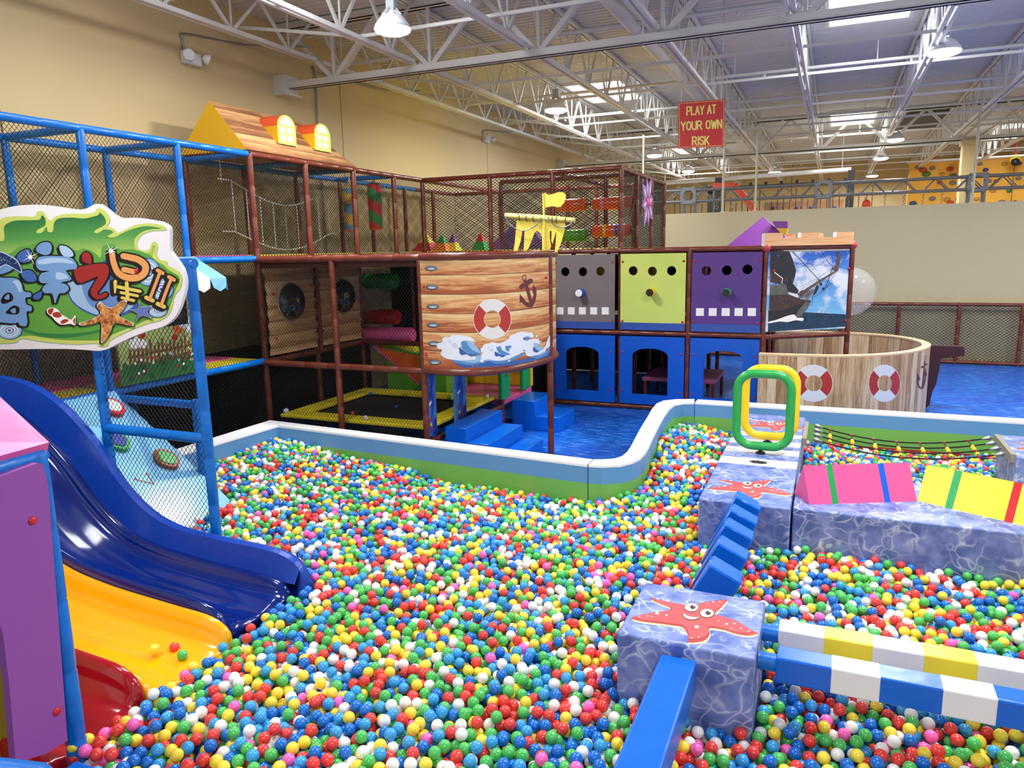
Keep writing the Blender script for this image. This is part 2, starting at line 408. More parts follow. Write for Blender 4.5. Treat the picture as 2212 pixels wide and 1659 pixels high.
# ---- girder trusses (across the hall)
def truss(Y, ext, label):
    t = thing('roof_truss', label, 'roof truss', (-9.3, Y, 5.9), 'white girder trusses across the hall')
    for zz, nm, h in ((5.95, 'bottom_chord', 0.11), (6.93, 'top_chord', 0.11)):
        m = MB(); m.bar((-9.3, Y - 0.06, zz), (13.5, Y - 0.06, zz), 0.05, h); m.bar((-9.3, Y + 0.06, zz), (13.5, Y + 0.06, zz), 0.05, h)
        m.bar((-9.3, Y, zz - h / 2 + .01), (13.5, Y, zz - h / 2 + .01), 0.17, 0.02)
        m.build(nm, m_white, t)
    x = -8.1; k = 0
    while x < 13:
        m = MB(); m.bar((x - 0.95, Y, 6.9), (x - 0.03, Y, 5.98), 0.075, 0.075); m.build('brace', m_white, t)
        m = MB(); m.bar((x + 0.03, Y, 5.98), (x + 0.95, Y, 6.9), 0.11 if k % 2 == 0 else 0.07, 0.08); m.build('brace', m_white, t)
        m = MB(); m.bar((x, Y, 5.98), (x - 0.02, Y, 6.9), 0.05, 0.05); m.build('brace', m_white, t)
        x += 1.9; k += 1
    m = MB(); m.box((-9.3, Y - 0.18, 5.82), (-9.05, Y + 0.18, 6.12)); m.box((-9.3, Y - 0.22, 5.78), (-9.0, Y + 0.22, 5.81)); m.build('bearing_seat', m_white, t)
truss(11.2, 0, 'white girder truss nearest the camera, spanning just above the brown play cage')
truss(26.07, 0, 'white girder truss farther back, crossing behind the red hanging sign')
# ---- open-web joists (down the hall)
JX = [(-8.45, 'against the left wall'), (-6.5, 'first in from the left wall'), (-4.5, 'just left of the large white pipe'),
      (-2.5, 'between the large pipe and nearest skylight'), (-0.68, 'left side of the nearest skylight'), (1.32, 'right side of the nearest skylight'),
      (3.15, 'running to the beige column at right'), (5.1, 'first right of the beige column'), (7.1, 'second right of the beige column'), (9.1, 'at the far right of the roof')]
for X, w_ in JX:
    for (y0, y1, far) in ((-3, 11.1, 'near'), (11.3, 25.97, 'middle'), (26.17, 41, 'far')):
        if far == 'near' and X > 7: continue
        zb = 6.06 if X > -8 else 6.3
        t = thing('roof_joist', 'white roof joist in the %s bay, %s' % (far, w_), 'roof joist', (X, y0, zb), 'white open-web joists')
        m = MB()
        for s in (-1, 1): m.bar((X + s * 0.045, y0, zb), (X + s * 0.045, y1, zb), 0.05, 0.06)
        m.build('bottom_chord', m_white, t)
        m = MB()
        for s in (-1, 1): m.bar((X + s * 0.045, y0, 6.94), (X + s * 0.045, y1, 6.94), 0.05, 0.06)
        m.build('top_chord', m_white, t)
        m = MB(); n = int((y1 - y0) / 1.2); st = (y1 - y0) / n
        for i in range(n):
            a = y0 + i * st
            m.bar((X, a, 6.93), (X, a + st / 2, zb), 0.035, 0.045); m.bar((X, a + st / 2, zb), (X, a + st, 6.93), 0.035, 0.045)
            m.bar((X, a + st / 2, zb), (X + .01, a + st / 2, 6.93), 0.022, 0.022)
        m.build('web', m_white, t)
for i, Y in enumerate([6.6, 9.7, 13.4, 15.5, 18.8, 21.8, 23.6, 28.5, 31.2, 34, 37]):
    z = 6.06; m = MB(); m.bar((-9.3, Y, 6.62), (-6.5, Y, z + .05), 0.045, 0.045); m.bar((-6.5, Y, z + .05), (13, Y, z + .05), 0.045, 0.045)
    m.box((-9.3, Y - .1, 6.56), (-9.27, Y + .1, 6.68))
    tag(m.build('bridging_bar', m_white), 'thin white bridging bar under the roof joists, number %s from the camera' % ['one', 'two', 'three', 'four', 'five', 'six', 'seven', 'eight', 'nine', 'ten', 'eleven'][i], 'bridging bar', 'bridging bars across the joists')
for i, Y in enumerate([8.2, 12.3, 16.9, 19.9, 23.0, 27.6, 31.8, 36]):
    m = MB(); m.tube([(-8.6, Y, 6.5), (13, Y, 6.5)], 0.035, 8)
    for x in np.arange(-7.5, 12, 2.7): m.tube([(x, Y, 6.5), (x, Y, 6.9)], 0.012, 6); m.sphere((x + .6, Y, 6.44), 0.035, seg=8, rings=6)
    tag(m.build('sprinkler_pipe', m_white), 'thin white sprinkler branch pipe below the roof deck, %s from the camera' % ['nearest', 'second', 'third', 'fourth', 'fifth', 'sixth', 'seventh', 'farthest'][i], 'pipe', 'white sprinkler branch pipes')
t = thing('main_pipe', 'large round white sprinkler main pipe running down the hall above the red sign', 'pipe', (-3.15, 4, 6.5))
m = MB(); m.tube([(-3.15, 3, 6.5), (-3.15, 38, 6.5)], 0.105, 16); m.build('pipe', m_white, t)
for y in (5.5, 12.6, 16.5, 20, 25, 31):
    m = MB(); m.tube([(-3.15, y - .05, 6.5), (-3.15, y + .05, 6.5)], 0.128, 16); m.build('coupling', m_white, t)
    m = MB(); m.tube([(-3.0, y + .3, 6.5), (-3.0, y + .3, 6.72)], 0.04, 10); m.tube([(-3.15, y + .3, 6.55), (-2.9, y + .3, 6.55)], 0.045, 10); m.build('valve', m_white, t)
# ---- high-bay lamps
m_lampshade = P3('lamp_reflector_white', 226, 228, 232, 0.35)
m_glow = mat('lamp_glow', (1, 1, 1, 1), 0.4, emit=(1, 0.97, 0.94, 1), estr=14)
m_box = P3('lamp_driver_grey', 182, 186, 190, 0.4)
LL = ['nearest, above the wooden toy roof at left', 'large one at upper right near the skylight', 'second on the left, above the brown cage',
      'left of the red sign, far back', 'on the right above the grey truss, left of the beige column', 'on the right, just below and behind the one by the column', 'farthest on the right, near the orange climbing wall',
      'small far one just left of the red sign bottom', 'small one directly behind the thin pole under the red sign', 'behind the camera at left', 'overhead near the camera', 'behind the camera at right', 'off to the right, nearest', 'off to the right, middle', 'off to the right, farthest']
for (x, y), lb in zip(LAMPS, LL):
    t = thing('high_bay_lamp', 'round white high-bay lamp, %s' % lb, 'lamp', (x, y, 5.95), 'lit high-bay lamps')
    m = MB(); m.lathe((x, y, 5.95), [(0.05, 0.2), (0.1, 0.19), (0.17, 0.13), (0.23, 0.05), (0.25, 0.0), (0.24, -0.005), (0.235, 0.0), (0.16, 0.12), (0.05, 0.18)], seg=28)
    m.build('reflector', m_lampshade, t)
    m = MB(); m.lathe((x, y, 5.95), [(0.246, -0.002), (0.232, -0.035), (0.17, -0.06), (0.09, -0.072), (0.0, -0.075)], seg=28); m.build('lens', m_glow, t)
    m = MB(); m.box((x - .065, y - .05, 6.17), (x + .065, y + .05, 6.37), bev=0.01)
    for k in range(8):
        a = k * PI / 4; m.bar((x + .06 * math.cos(a), y + .06 * math.sin(a), 6.2), (x + .14 * math.cos(a), y + .14 * math.sin(a), 6.11), .012, .03)
    m.build('driver_housing', m_box, t)
    m = MB(); m.tube([(x, y, 6.36), (x, y, 6.55), (x + .05, y, 6.7), (x, y, 7.0)], 0.008, 6); m.build('cord', m_box, t)
# ---- column and poles
mb = MB(); mb.box((3.34, 25.9, 0), (3.7, 26.25, 5.95), bev=0.02); mb.box((3.3, 25.8, 5.75), (3.75, 26.3, 5.9)); struct('wall_column', mb, m_wall)
for (x, lb) in ((-4.98, 'left of the red sign'), (-2.8, 'below the red sign'), (-1.96, 'right of the red sign'), (3.0, 'near the beige column at right')):
    m = MB(); m.tube([(x, 20.97, 3.88), (x, 20.97, 6.05)], 0.028, 8); m.box((x - .06, 20.92, 3.88), (x + .06, 21.02, 3.9))
    tag(m.build('support_pole', P3('cream_pole_paint', 206, 200, 168, 0.5)), 'thin cream pole rising from the half wall, %s' % lb, 'pole', 'thin cream poles on the half wall')
# ---- emergency lights with conduits on the left wall
def elight(Y, Z, lb, top=6.35):
    t = thing('emergency_light', 'white twin-head emergency light on the left wall, %s' % lb, 'emergency light', (-9.3, Y, Z), 'wall emergency lights')
    m = MB(); m.box((-9.3, Y - .17, Z - .1), (-9.2, Y + .17, Z + .09), bev=0.02); m.build('housing', m_lampshade, t)
    for s in (-1, 1):
        m = MB(); p = V((-9.14, Y + s * .13, Z + .03)); d = V((0.55, s * .7, -.35)).normalized()
        m.tube([p, p + d * .05, p + d * .1], [0.035, 0.075, 0.08], 14); m.build('lamp_head', m_lampshade, t)
    m = MB(); m.tube(cr([(-9.27, Y - .1, Z + .09), (-9.27, Y - .12, top - .1), (-9.27, Y - .02, top), (-9.24, Y + 1.2, top + .12), (-8.5, Y + 1.9, top + .16)], 6, False), 0.016, 8); m.build('conduit', m_steel, t)
elight(9.13, 6.0, 'nearest, above the blue netted frame'); elight(19.8, 6.12, 'middle one, above the brown cage'); elight(30.5, 6.38, 'farthest, low behind the cage corner', 6.6)
m = MB(); m.tube(cr([(-9.27, 12.2, 3.0), (-9.27, 12.2, 6.2), (-9.27, 12.35, 6.4), (-9.2, 14.5, 6.5), (-8.6, 15.0, 6.5)], 6, False), 0.016, 8)
tag(m.build('conduit_pipe', m_steel), 'thin grey conduit rising on the left wall behind the wooden toy roof', 'conduit')

# ---- hanging sign
t = thing('hanging_sign', 'red square hanging sign with yellow words PLAY AT YOUR OWN RISK', 'sign', (-1.9, 12.5, 5.3))
SY = 12.5
def sg(u, v, l=0): p = onY(u, v, SY - l); return p
cor = [(1464.5, 221), (1566, 214), (1564, 316), (1465.5, 321)]
m = MB(); m.plate([onY(a, b, SY) for a, b in cor], (0, 0.02, 0)); m.build('board', P3('sign_red', 196, 44, 48, 0.4), t)
ar = Art(lambda u, v, l: onY(u, v, SY - l))
yl = P3('sign_yellow', 236, 220, 110, 0.5)
q = [(1467, 224), (1563.5, 217), (1561.8, 314), (1468, 318.5)]
for a, b in zip(q, q[1:] + q[:1]): ar.stroke([a, b], 0.8, yl, 1, False)
LET = {'P': [[(0, 0), (0, 1)], [(0, 0), (.55, 0), (.8, .12), (.8, .42), (.55, .54), (0, .54)]], 'L': [[(0, 0), (0, 1), (.7, 1)]], 'A': [[(0, 1), (.42, 0), (.84, 1)], [(.15, .66), (.69, .66)]],
       'Y': [[(0, 0), (.42, .5), (.84, 0)], [(.42, .5), (.42, 1)]], 'T': [[(0, 0), (.8, 0)], [(.4, 0), (.4, 1)]], 'O': [[(.42, 0), (.12, .12), (0, .5), (.12, .88), (.42, 1), (.72, .88), (.84, .5), (.72, .12), (.42, 0)]],
       'U': [[(0, 0), (0, .75), (.15, .97), (.4, 1), (.65, .97), (.8, .75), (.8, 0)]], 'R': [[(0, 0), (0, 1)], [(0, 0), (.55, 0), (.8, .12), (.8, .4), (.55, .52), (0, .52)], [(.45, .52), (.84, 1)]],
       'W': [[(0, 0), (.24, 1), (.5, .15), (.76, 1), (1, 0)]], 'N': [[(0, 1), (0, 0), (.75, 1), (.75, 0)]], 'I': [[(.1, 0), (.1, 1)]], 'S': [[(.76, .18), (.6, .03), (.38, 0), (.12, .08), (.05, .27), (.2, .42), (.6, .55), (.78, .72), (.7, .93), (.4, 1), (.15, .96), (.02, .8)]],
       'K': [[(0, 0), (0, 1)], [(.75, 0), (.05, .6)], [(.25, .42), (.8, 1)]]}
def text(ar, s, x, y, w, h, slope, m, sw, sp=0.28):
    wd = {c: max(p[0] for st in LET[c] for p in st) for c in set(s) if c != ' '}
    tot = sum((wd[c] if c != ' ' else 0.35) + sp for c in s) - sp; k = w / tot; cx = x
    for c in s:
        if c == ' ': cx += (0.35 + sp) * k; continue
        for st in LET[c]:
            pts = [(cx + a * k, y + b * h + (cx + a * k - x) * slope) for a, b in st]
            for a, b in zip(pts, pts[1:]): ar.stroke([a, b], sw, m, 1, False)
        cx += (wd[c] + sp) * k
text(ar, 'PLAY AT', 1484, 231, 62, 17.5, -0.07, yl, 3.0); text(ar, 'YOUR OWN', 1471.5, 264, 87, 17.5, -0.06, yl, 3.0); text(ar, 'RISK', 1496, 296, 35, 17.5, -0.05, yl, 3.0, 0.32)
ar.mb.build('lettering', yl, t)
m = MB()
for a in (1472, 1558): p = onY(a, 222, SY); m.tube([p, (p.x, p.y, 7.0)], 0.004, 5)
m.build('wire', m_steel, t)
# ================================================================ ball pit walls
m_bandb = P3('wall_band_blue', 96, 152, 205, 0.42, bump=0.12, bscale=5); m_bandg = P3('wall_band_green', 118, 182, 84, 0.42, bump=0.12, bscale=5); m_bandr = P3('wall_band_red', 190, 48, 40, 0.42)
ZW = 0.65
def pit_pad(inner, outer, label, red=False):
    """upholstered wall pad between two top edges (lists of xy), blue over green sides, white top"""
    t = thing('pit_wall_pad', label, 'padded wall', (inner[0][0], inner[0][1], 0), 'padded walls of the ball pit')
    m = MB(); n = len(inner)
    for side, sgn in ((inner, 1), (outer, -1)):
        for (za, zb, q) in ((0, 0.165, m_bandg), (0.165, 0.43, m_bandg), (0.43, ZW - 0.02, m_bandb)):
            if red and sgn == 1 and zb == 0.165: q = m_bandr
            for i in range(n - 1):
                a, b = side[i], side[i + 1]
                m.face([(a[0], a[1], za), (b[0], b[1], za), (b[0], b[1], zb), (a[0], a[1], zb)], q, n > 3)
    for k in (0, n - 1): a, b = inner[k], outer[k]; m.face([(a[0], a[1], 0), (b[0], b[1], 0), (b[0], b[1], ZW - .02), (a[0], a[1], ZW - .02)], m_bandb)
    m.build('side_cover', m_bandb, t)
    m = MB(); W = m_whitev
    for i in range(n - 1):
        a, b, c, d = [V((p[0], p[1], ZW)) for p in (inner[i], inner[i + 1], outer[i + 1], outer[i])]
        e1, e2 = (d - a) * .07, (c - b) * .07; dn = V((0, 0, .03)); u = V((0, 0, .008))
        m.face([a - dn - e1 * .1, b - dn - e2 * .1, b + e2 * .3, a + e1 * .3], W, True); m.face([a + e1 * .3, b + e2 * .3, c - e2 * .3 + u * 0, d - e1 * .3 + u * 0], W)
        m.face([d - e1 * .3, c - e2 * .3, c - dn + e2 * .1, d - dn + e1 * .1], W, True)
    m.build('top_cover', m_whitev, t)
xy = lambda p: (p[0], p[1])
ti = lambda px: [xy(onZ(a, b, ZW)) for a, b in px]
c_in = (-7.0, 7.86); e_in = xy(onZ(1269, 1003.5, ZW)); e_out = (e_in[0] - .0, e_in[1] + .22)
pit_pad([(-7.13, 6.0), c_in], [(-7.36, 6.0), (-7.33, 8.08)], 'short padded pit wall at the back left, between the blue ramp and the trampoline bay')
pit_pad([c_in, e_in], [(-7.33, 8.08), e_out], 'long straight padded pit wall with white top in front of the trampoline bay')
inn = [xy(onZ(1271, 1003.5, ZW))] + ti([(1300, 1005), (1340, 1003), (1365, 997), (1382, 989), (1394, 977), (1402, 963), (1410, 945), (1425, 915), (1436, 896), (1447, 881), (1457, 873), (1475, 869.5), (1500, 869)])
out = [(inn[0][0], inn[0][1] + .22)] + ti([(1300, 992), (1328, 990), (1343, 985), (1354, 976), (1362, 964), (1372, 945), (1381, 928), (1398, 900), (1407, 884), (1418, 871), (1432, 865), (1460, 862), (1500, 861.8)])
pit_pad(inn, out, 'curved white topped padded pit wall bending around the blue floor')
r0 = xy(onZ(1501.5, 869, ZW)); r1 = xy(onZ(2212, 912, ZW)); d = ((r1[0] - r0[0]), (r1[1] - r0[1])); r2 = (r0[0] + d[0] * 1.4, r0[1] + d[1] * 1.4)
pit_pad([r0, r2], [(r0[0], r0[1] + .24), (r2[0], r2[1] + .24)], 'far padded pit wall in front of the round wooden tub', True)

# ================================================================ foam boxes and platforms in the pit
def seam_box(mb, a, b, m=m_water, bev=0.018): mb.box(a, b, m, bev)
m_star = P3('starfish_print_red', 214, 84, 88, 0.45, vary=0.12, vscale=12); m_stard = P3('starfish_print_dark', 176, 60, 64, 0.45); m_starc = P3('starfish_print_cream', 244, 214, 160, 0.5)
m_prw = P3('print_white', 246, 244, 240, 0.45); m_prk = P3('print_black', 34, 28, 28, 0.45); m_prbr = P3('print_brown', 120, 72, 60, 0.45)
STAR = [(1400.5, 1287), (1422, 1292), (1450, 1298), (1474, 1302), (1490, 1305), (1520, 1296), (1545, 1293), (1566, 1291), (1561, 1300), (1549, 1312), (1540, 1322), (1560, 1328), (1585, 1336), (1605, 1348), (1622, 1358), (1631, 1363), (1612, 1368), (1585, 1364), (1560, 1356), (1536, 1352), (1527, 1353), (1528, 1366), (1522, 1375), (1508, 1381), (1481, 1382), (1484, 1372), (1476, 1356), (1468, 1349), (1448, 1346), (1420, 1342), (1385, 1338), (1360, 1331), (1380, 1324), (1410, 1318), (1440, 1314), (1444, 1308), (1428, 1302), (1410, 1294)]
def starfish(parent, z, X0, Y0, sx=1.0, sy=1.0):
    """smiling starfish print; STAR is traced on the near box and carried to each box in plan"""
    base = onZ(1495, 1330, 0.745)
    def f(u, v, l):
        p = onZ(u, v, 0.745); return V((X0 + (p.x - base.x) * sx, Y0 + (p.y - base.y) * sy, z + l))
    ar = Art(f); ar.lift = 0.0012
    ar.p([(a + 1.5, b + 4) for a, b in STAR], m_starc, 1, True, 3); ar.p(STAR, m_stard, 2, True, 3)
    ar.p([(1495 + (a - 1495) * .93, 1328 + (b - 1328) * .9 - 1) for a, b in STAR], m_star, 3, True, 3)
    for cx_, cy_ in ((1490, 1308.5), (1523, 1321)):
        ar.ell((cx_, cy_), 16.5, 10.2, m_prbr, 4); ar.ell((cx_, cy_), 14.5, 8.6, m_prw, 5); ar.ell((cx_ + 2.5, cy_), 6.2, 4.6, m_prbr, 6); ar.ell((cx_ + 2.5, cy_), 3.6, 3.0, m_prk, 7); ar.ell((cx_ + 4.5, cy_ - 1.2), 1.4, 1.0, m_prw, 8)
    sm = cr([(1472, 1320, 0), (1474, 1328, 0), (1482, 1333, 0), (1495, 1334, 0), (1507, 1330, 0)], 4, False); sm2 = cr([(1472, 1320, 0), (1479, 1326, 0), (1490, 1329.5, 0), (1507, 1330, 0)], 4, False)
    ring = [(q.x, q.y) for q in sm] + [(q.x, q.y) for q in reversed(sm2)][1:-1]
    ar.stroke([(q.x, q.y) for q in sm], 3.5, m_prbr, 4, False); ar.p(ring, m_prw, 5)
    for a, b, r in ((1439, 1294, 4), (1417, 1291, 2), (1416, 1321, 4.5), (1396, 1327, 2.2), (1378, 1328, 1.6), (1436, 1325, 2.6), (1501, 1350, 5), (1490, 1374, 1.8), (1505, 1372, 2), (1565, 1344, 3), (1582, 1343, 2.6), (1548, 1337, 1.6), (1596, 1353, 2), (1612, 1360, 1.8), (1537, 1297, 2.2), (1525, 1299, 1.4), (1550, 1296, 1.4), (1470, 1300, 1.4), (1512, 1366, 1.3), (1405, 1328, 1.5), (1575, 1353, 1.4)):
        ar.ell((a, b), r, r * .62, m_prw, 4, n=10)
    ar.mb.build('starfish_print', m_star, parent)
ZP = 0.745
t = thing('foam_platform_box', 'near square foam box with smiling starfish print, the striped bars attached to its right side', 'foam box', (-0.67, 4.29, 0))
m = MB(); seam_box(m, (-1.06, 3.93, 0), (-0.275, 4.66, ZP)); m.build('box_cover', m_water, t)
starfish(t, ZP, -0.665, 4.27)
t = thing('foam_platform', 'long foam walkway platform with white stripes, two starfish prints and standing hoops', 'foam platform', (-0.6, 8.3, 0))
m = MB(); seam_box(m, (-1.0, 6.5, 0), (-0.215, 10.2, ZP)); m.build('box_cover', m_water, t)
starfish(t, ZP, -0.6, 6.95); starfish(t, ZP, -0.58, 9.6)
mw = MB(); mk = MB()
for y0, y1, hx in ((7.72, 7.98, -.61), (8.2, 8.42, None), (8.58, 8.8, None), (8.98, 9.16, -.56)):
    mw.face([(-0.995, y0, ZP + .0012), (-.22, y0, ZP + .0012), (-.22, y1, ZP + .0012), (-.995, y1, ZP + .0012)])
mw.build('white_stripes', m_whitev, t)
def tear(x, y, rx, ry):
    n = 22; mk.poly([(x + rx * math.cos(2 * PI * i / n) * random.uniform(.75, 1.1), y + ry * math.sin(2 * PI * i / n) * random.uniform(.7, 1.1), ZP + .003) for i in range(n)])
tear(-.6, 7.85, .095, .07); tear(-.56, 9.07, .1, .04)
mk.build('torn_hole', P3('torn_hole_dark', 28, 26, 28, 0.9), t, label='dark torn hole in a white stripe')
t = thing('foam_platform', 'wide foam slab platform with water print carrying the pink and yellow prisms', 'foam platform', (0.8, 7, 0))
m = MB(); seam_box(m, (-0.2, 6.53, 0), (3.4, 7.62, ZP)); m.build('box_cover', m_water, t)
t = thing('foam_platform_box', 'foam box at the far right edge holding the right end of the rope bridge', 'foam box', (2.3, 9.4, 0))
m = MB(); seam_box(m, (1.9, 8.95, 0), (2.75, 9.95, ZP)); m.build('box_cover', m_water, t)
starfish(t, ZP, 2.32, 9.45)
# triangular prisms
def prism(a, b, wv, h, cols, label, col):
    t = thing('foam_prism', label, 'foam prism', tuple(a))
    a, b, wv = V(a), V(b), V(wv); top = wv / 2 + V((0, 0, h)); nm = (b - a).normalized()
    st = [0] + [c[0] for c in cols] + [1]
    m = MB()
    def sec(s0, s1, q):
        p0, p1 = a.lerp(b, s0), a.lerp(b, s1)
        m.face([p0, p1, p1 + top, p0 + top], q); m.face([p0 + wv, p0 + top, p1 + top, p1 + wv], q); m.face([p0, p0 + wv, p1 + wv, p1], q)
    cur = 0.0
    for s0, s1, q in cols: sec(cur, s0, None); cur = s1
    sec(cur, 1, None); m.face([a, a + top, a + wv]); m.face([b, b + wv, b + top])
    m.build('prism_cover', col, t)
    for s0, s1, q in cols:
        m = MB(); e = (wv.cross(nm)).normalized()
        p0, p1 = a.lerp(b, s0), a.lerp(b, s1)
        m.face([p0, p1, p1 + top, p0 + top]); m.face([p0 + wv, p0 + top, p1 + top, p1 + wv]); m.build('stripe', q, t)
m_pinkv = P3('pink_prism_vinyl', 222, 92, 150, 0.3, bump=0.35, bscale=6); m_bs = P3('stripe_blue', 20, 96, 210, 0.35)
prism((-0.07, 6.66, ZP), (0.8, 7.07, ZP), (-0.14, 0.27, 0), 0.31, [(0.215, 0.27, m_green), (0.70, 0.755, m_bs)], 'pink triangular foam prism with a green and a blue stripe', m_pinkv)
m_yelv = P3('yellow_prism_vinyl', 250, 228, 60, 0.35, bump=0.3, bscale=6)
prism((0.8, 7.085, ZP), (2.35, 6.27 + .02, ZP), (0.14, 0.27, 0), 0.3, [(0.13, 0.165, m_green), (0.385, 0.42, m_red), (0.68, 0.715, m_green)], 'yellow triangular foam prism with green and red stripes', m_yelv)
# striped square bars
def sbar(x0, x1, y, z, w, h, c1, c2, seg, label, first):
    t = thing('striped_foam_bar', label, 'foam bar', (x0, y, z)); x = x0; k = first; a = MB(); b = MB()
    a.box((x0, y, z), (x1, y + w, z + h), bev=0.012); a.build('bar_cover', c1, t)
    while x < x1:
        L = seg[k % 2]
        if k % 2 == 1:
            q = MB(); e = .0015; q.box((x, y - e, z - e), (min(x + L, x1), y + w + e, z + h + e), bev=0.011); q.build('stripe', c2, t)
        x += L; k += 1
    q = MB(); q.tube([(x0 - .1, y + w / 2, z + h / 2), (x0 + .01, y + w / 2, z + h / 2)], 0.05, 18); q.tube([(x0 - .085, y + w / 2, z + h / 2), (x0 - .075, y + w / 2, z + h / 2)], 0.054, 18); q.build('end_pipe', m_blue, t)
sbar(-0.17, 2.9, 4.02, 0.575, 0.15, 0.15, m_bluev, m_whitev, (0.28, 0.25), 'blue and white striped square foam bar, nearer of the two striped bars', 0)
sbar(-0.18, 2.9, 4.38, 0.56, 0.15, 0.15, m_whitev, m_yelv, (0.25, 0.27), 'yellow and white striped square foam bar, behind the blue and white one', 0)
t = thing('foam_bar', 'plain blue square foam bar running from the near starfish box towards the camera', 'foam bar', (-.69, 3, .5))
m = MB(); m.box((-.79, 1.9, .5), (-.585, 3.9, .685), bev=.012); m.build('bar_cover', m_bluev, t)
m = MB(); m.tube([(-.66, 3.88, .6), (-.66, 3.95, .6)], .05, 16); m.build('end_pipe', m_blue, t)
# row of tilted blue blocks
for i, (Y, lb) in enumerate(((4.89, 'nearest, lowest in the photo'), (5.3, 'second from the near starfish box'), (5.7, 'middle one of the five'), (6.05, 'second from the long platform'), (6.41, 'farthest, touching the long platform edge'))):
    bm = bmesh.new(); bmesh.ops.create_cube(bm, size=1)
    for v in bm.verts: v.co = ((v.co.x + .5) * .245, (v.co.y + .5) * .19, (v.co.z - .5) * .42)
    bmesh.ops.bevel(bm, geom=bm.edges[:], offset=.012, segments=2, affect='EDGES')
    R = Matrix.Rotation(math.radians(26), 4, 'Y')
    for v in bm.verts: v.co = R @ v.co + V((-.67, Y, .835))
    m = MB(); m.bm(bm, None, None)
    tag(m.build('foam_step_block', m_bluev), 'tilted shiny blue foam block between the starfish boxes, %s' % lb, 'foam block', 'tilted blue foam blocks')
# hoops on the platform
def hoop(cx_, y, zb, W, H, col, label, tilt=0.0):
    t = thing('standing_hoop', label, 'hoop', (cx_, y, ZP)); r = 0.17; pts = []
    for (sx, sz, a0) in ((1, 0, -90), (1, 1, 0), (-1, 1, 90), (-1, 0, 180)):
        ox = cx_ + sx * (W / 2 - r); oz = zb + (H - r if sz else r)
        for k in range(9):
            a = math.radians(a0 + k * 90 / 8); pts.append((ox + r * math.cos(a), y + tilt * (oz + r * math.sin(a) - zb), oz + r * math.sin(a)))
    m = MB(); m.tube(pts, 0.047, 18, closed=True); m.build('padded_ring', col, t)
    m = MB(); m.tube([(cx_ - .01, y, ZP), (cx_ - .01, y, zb)], .022, 12); m.tube([(cx_ - .01, y, ZP), (cx_ - .01, y, ZP + .02)], .05, 14); m.build('foot_peg', P3('dark_peg', 40, 30, 40, .5), t)
m_hg = P3('hoop_green', 40, 160, 74, 0.3, bump=0.3, bscale=12); m_hy = P3('hoop_yellow', 250, 208, 30, 0.3, bump=0.3, bscale=12)
hoop(-0.60, 8.2, 0.83, 0.55, 0.80, m_hg, 'green padded square hoop standing on the long platform, in front of the yellow one')
hoop(-0.565, 8.68, 0.83, 0.545, 0.785, m_hy, 'yellow padded square hoop standing on the long platform, behind the green one')
# rope bridge
t = thing('rope_bridge', 'black rope ladder bridge with yellow beads hanging across the pit by the far wall', 'rope bridge', (0.85, 9.5, 0.6))
m_rope = P3('black_rope', 24, 22, 24, 0.8); m_bead = P3('yellow_bead', 240, 214, 40, 0.35); m_clamp = P3('grey_clamp_board', 150, 144, 128, 0.5)
YR = [9.12, 9.36, 9.6, 9.84]
def rp(s, k): return V((-0.1 + 1.93 * s, YR[k], 0.73 - 0.14 * 4 * s * (1 - s)))
for k in range(4):
    m = MB(); m.tube([rp(i / 24, k) for i in range(25)], 0.009, 8); m.build('rope', m_rope, t)
    m = MB()
    for s0, s1 in ((0, .055), (1, .945)):
        m.tube([rp(s0, k), rp((s0 * 2 + s1) / 3, k), rp(s1, k)], [.012, .028, .01], 10)
    m.build('ferrule', m_steel, t)
for i in range(7):
    s = (i + .75) / 7.7
    m = MB(); m.tube([rp(s, 0), rp(s, 1), rp(s, 2), rp(s, 3)], .007, 6); m.build('cross_rope', m_rope, t)
    m = MB()
    for k, c in ((0, .5), (1, .35), (1, .75)):
        p = rp(s, k).lerp(rp(s, k + 1), c); m.sphere(p, .024, seg=10, rings=7)
    m.build('bead', m_bead, t)
    m = MB()
    for k in range(4): p = rp(s, k); m.box(p - V((.014, .011, .011)), p + V((.014, .011, .011)))
    m.build('rope_cross_clip', m_red, t)
for x in (-.215, 1.86):
    m = MB(); m.box((x, 9.02, .66), (x + .05, 9.94, .75)); m.build('end_board', m_clamp, t)

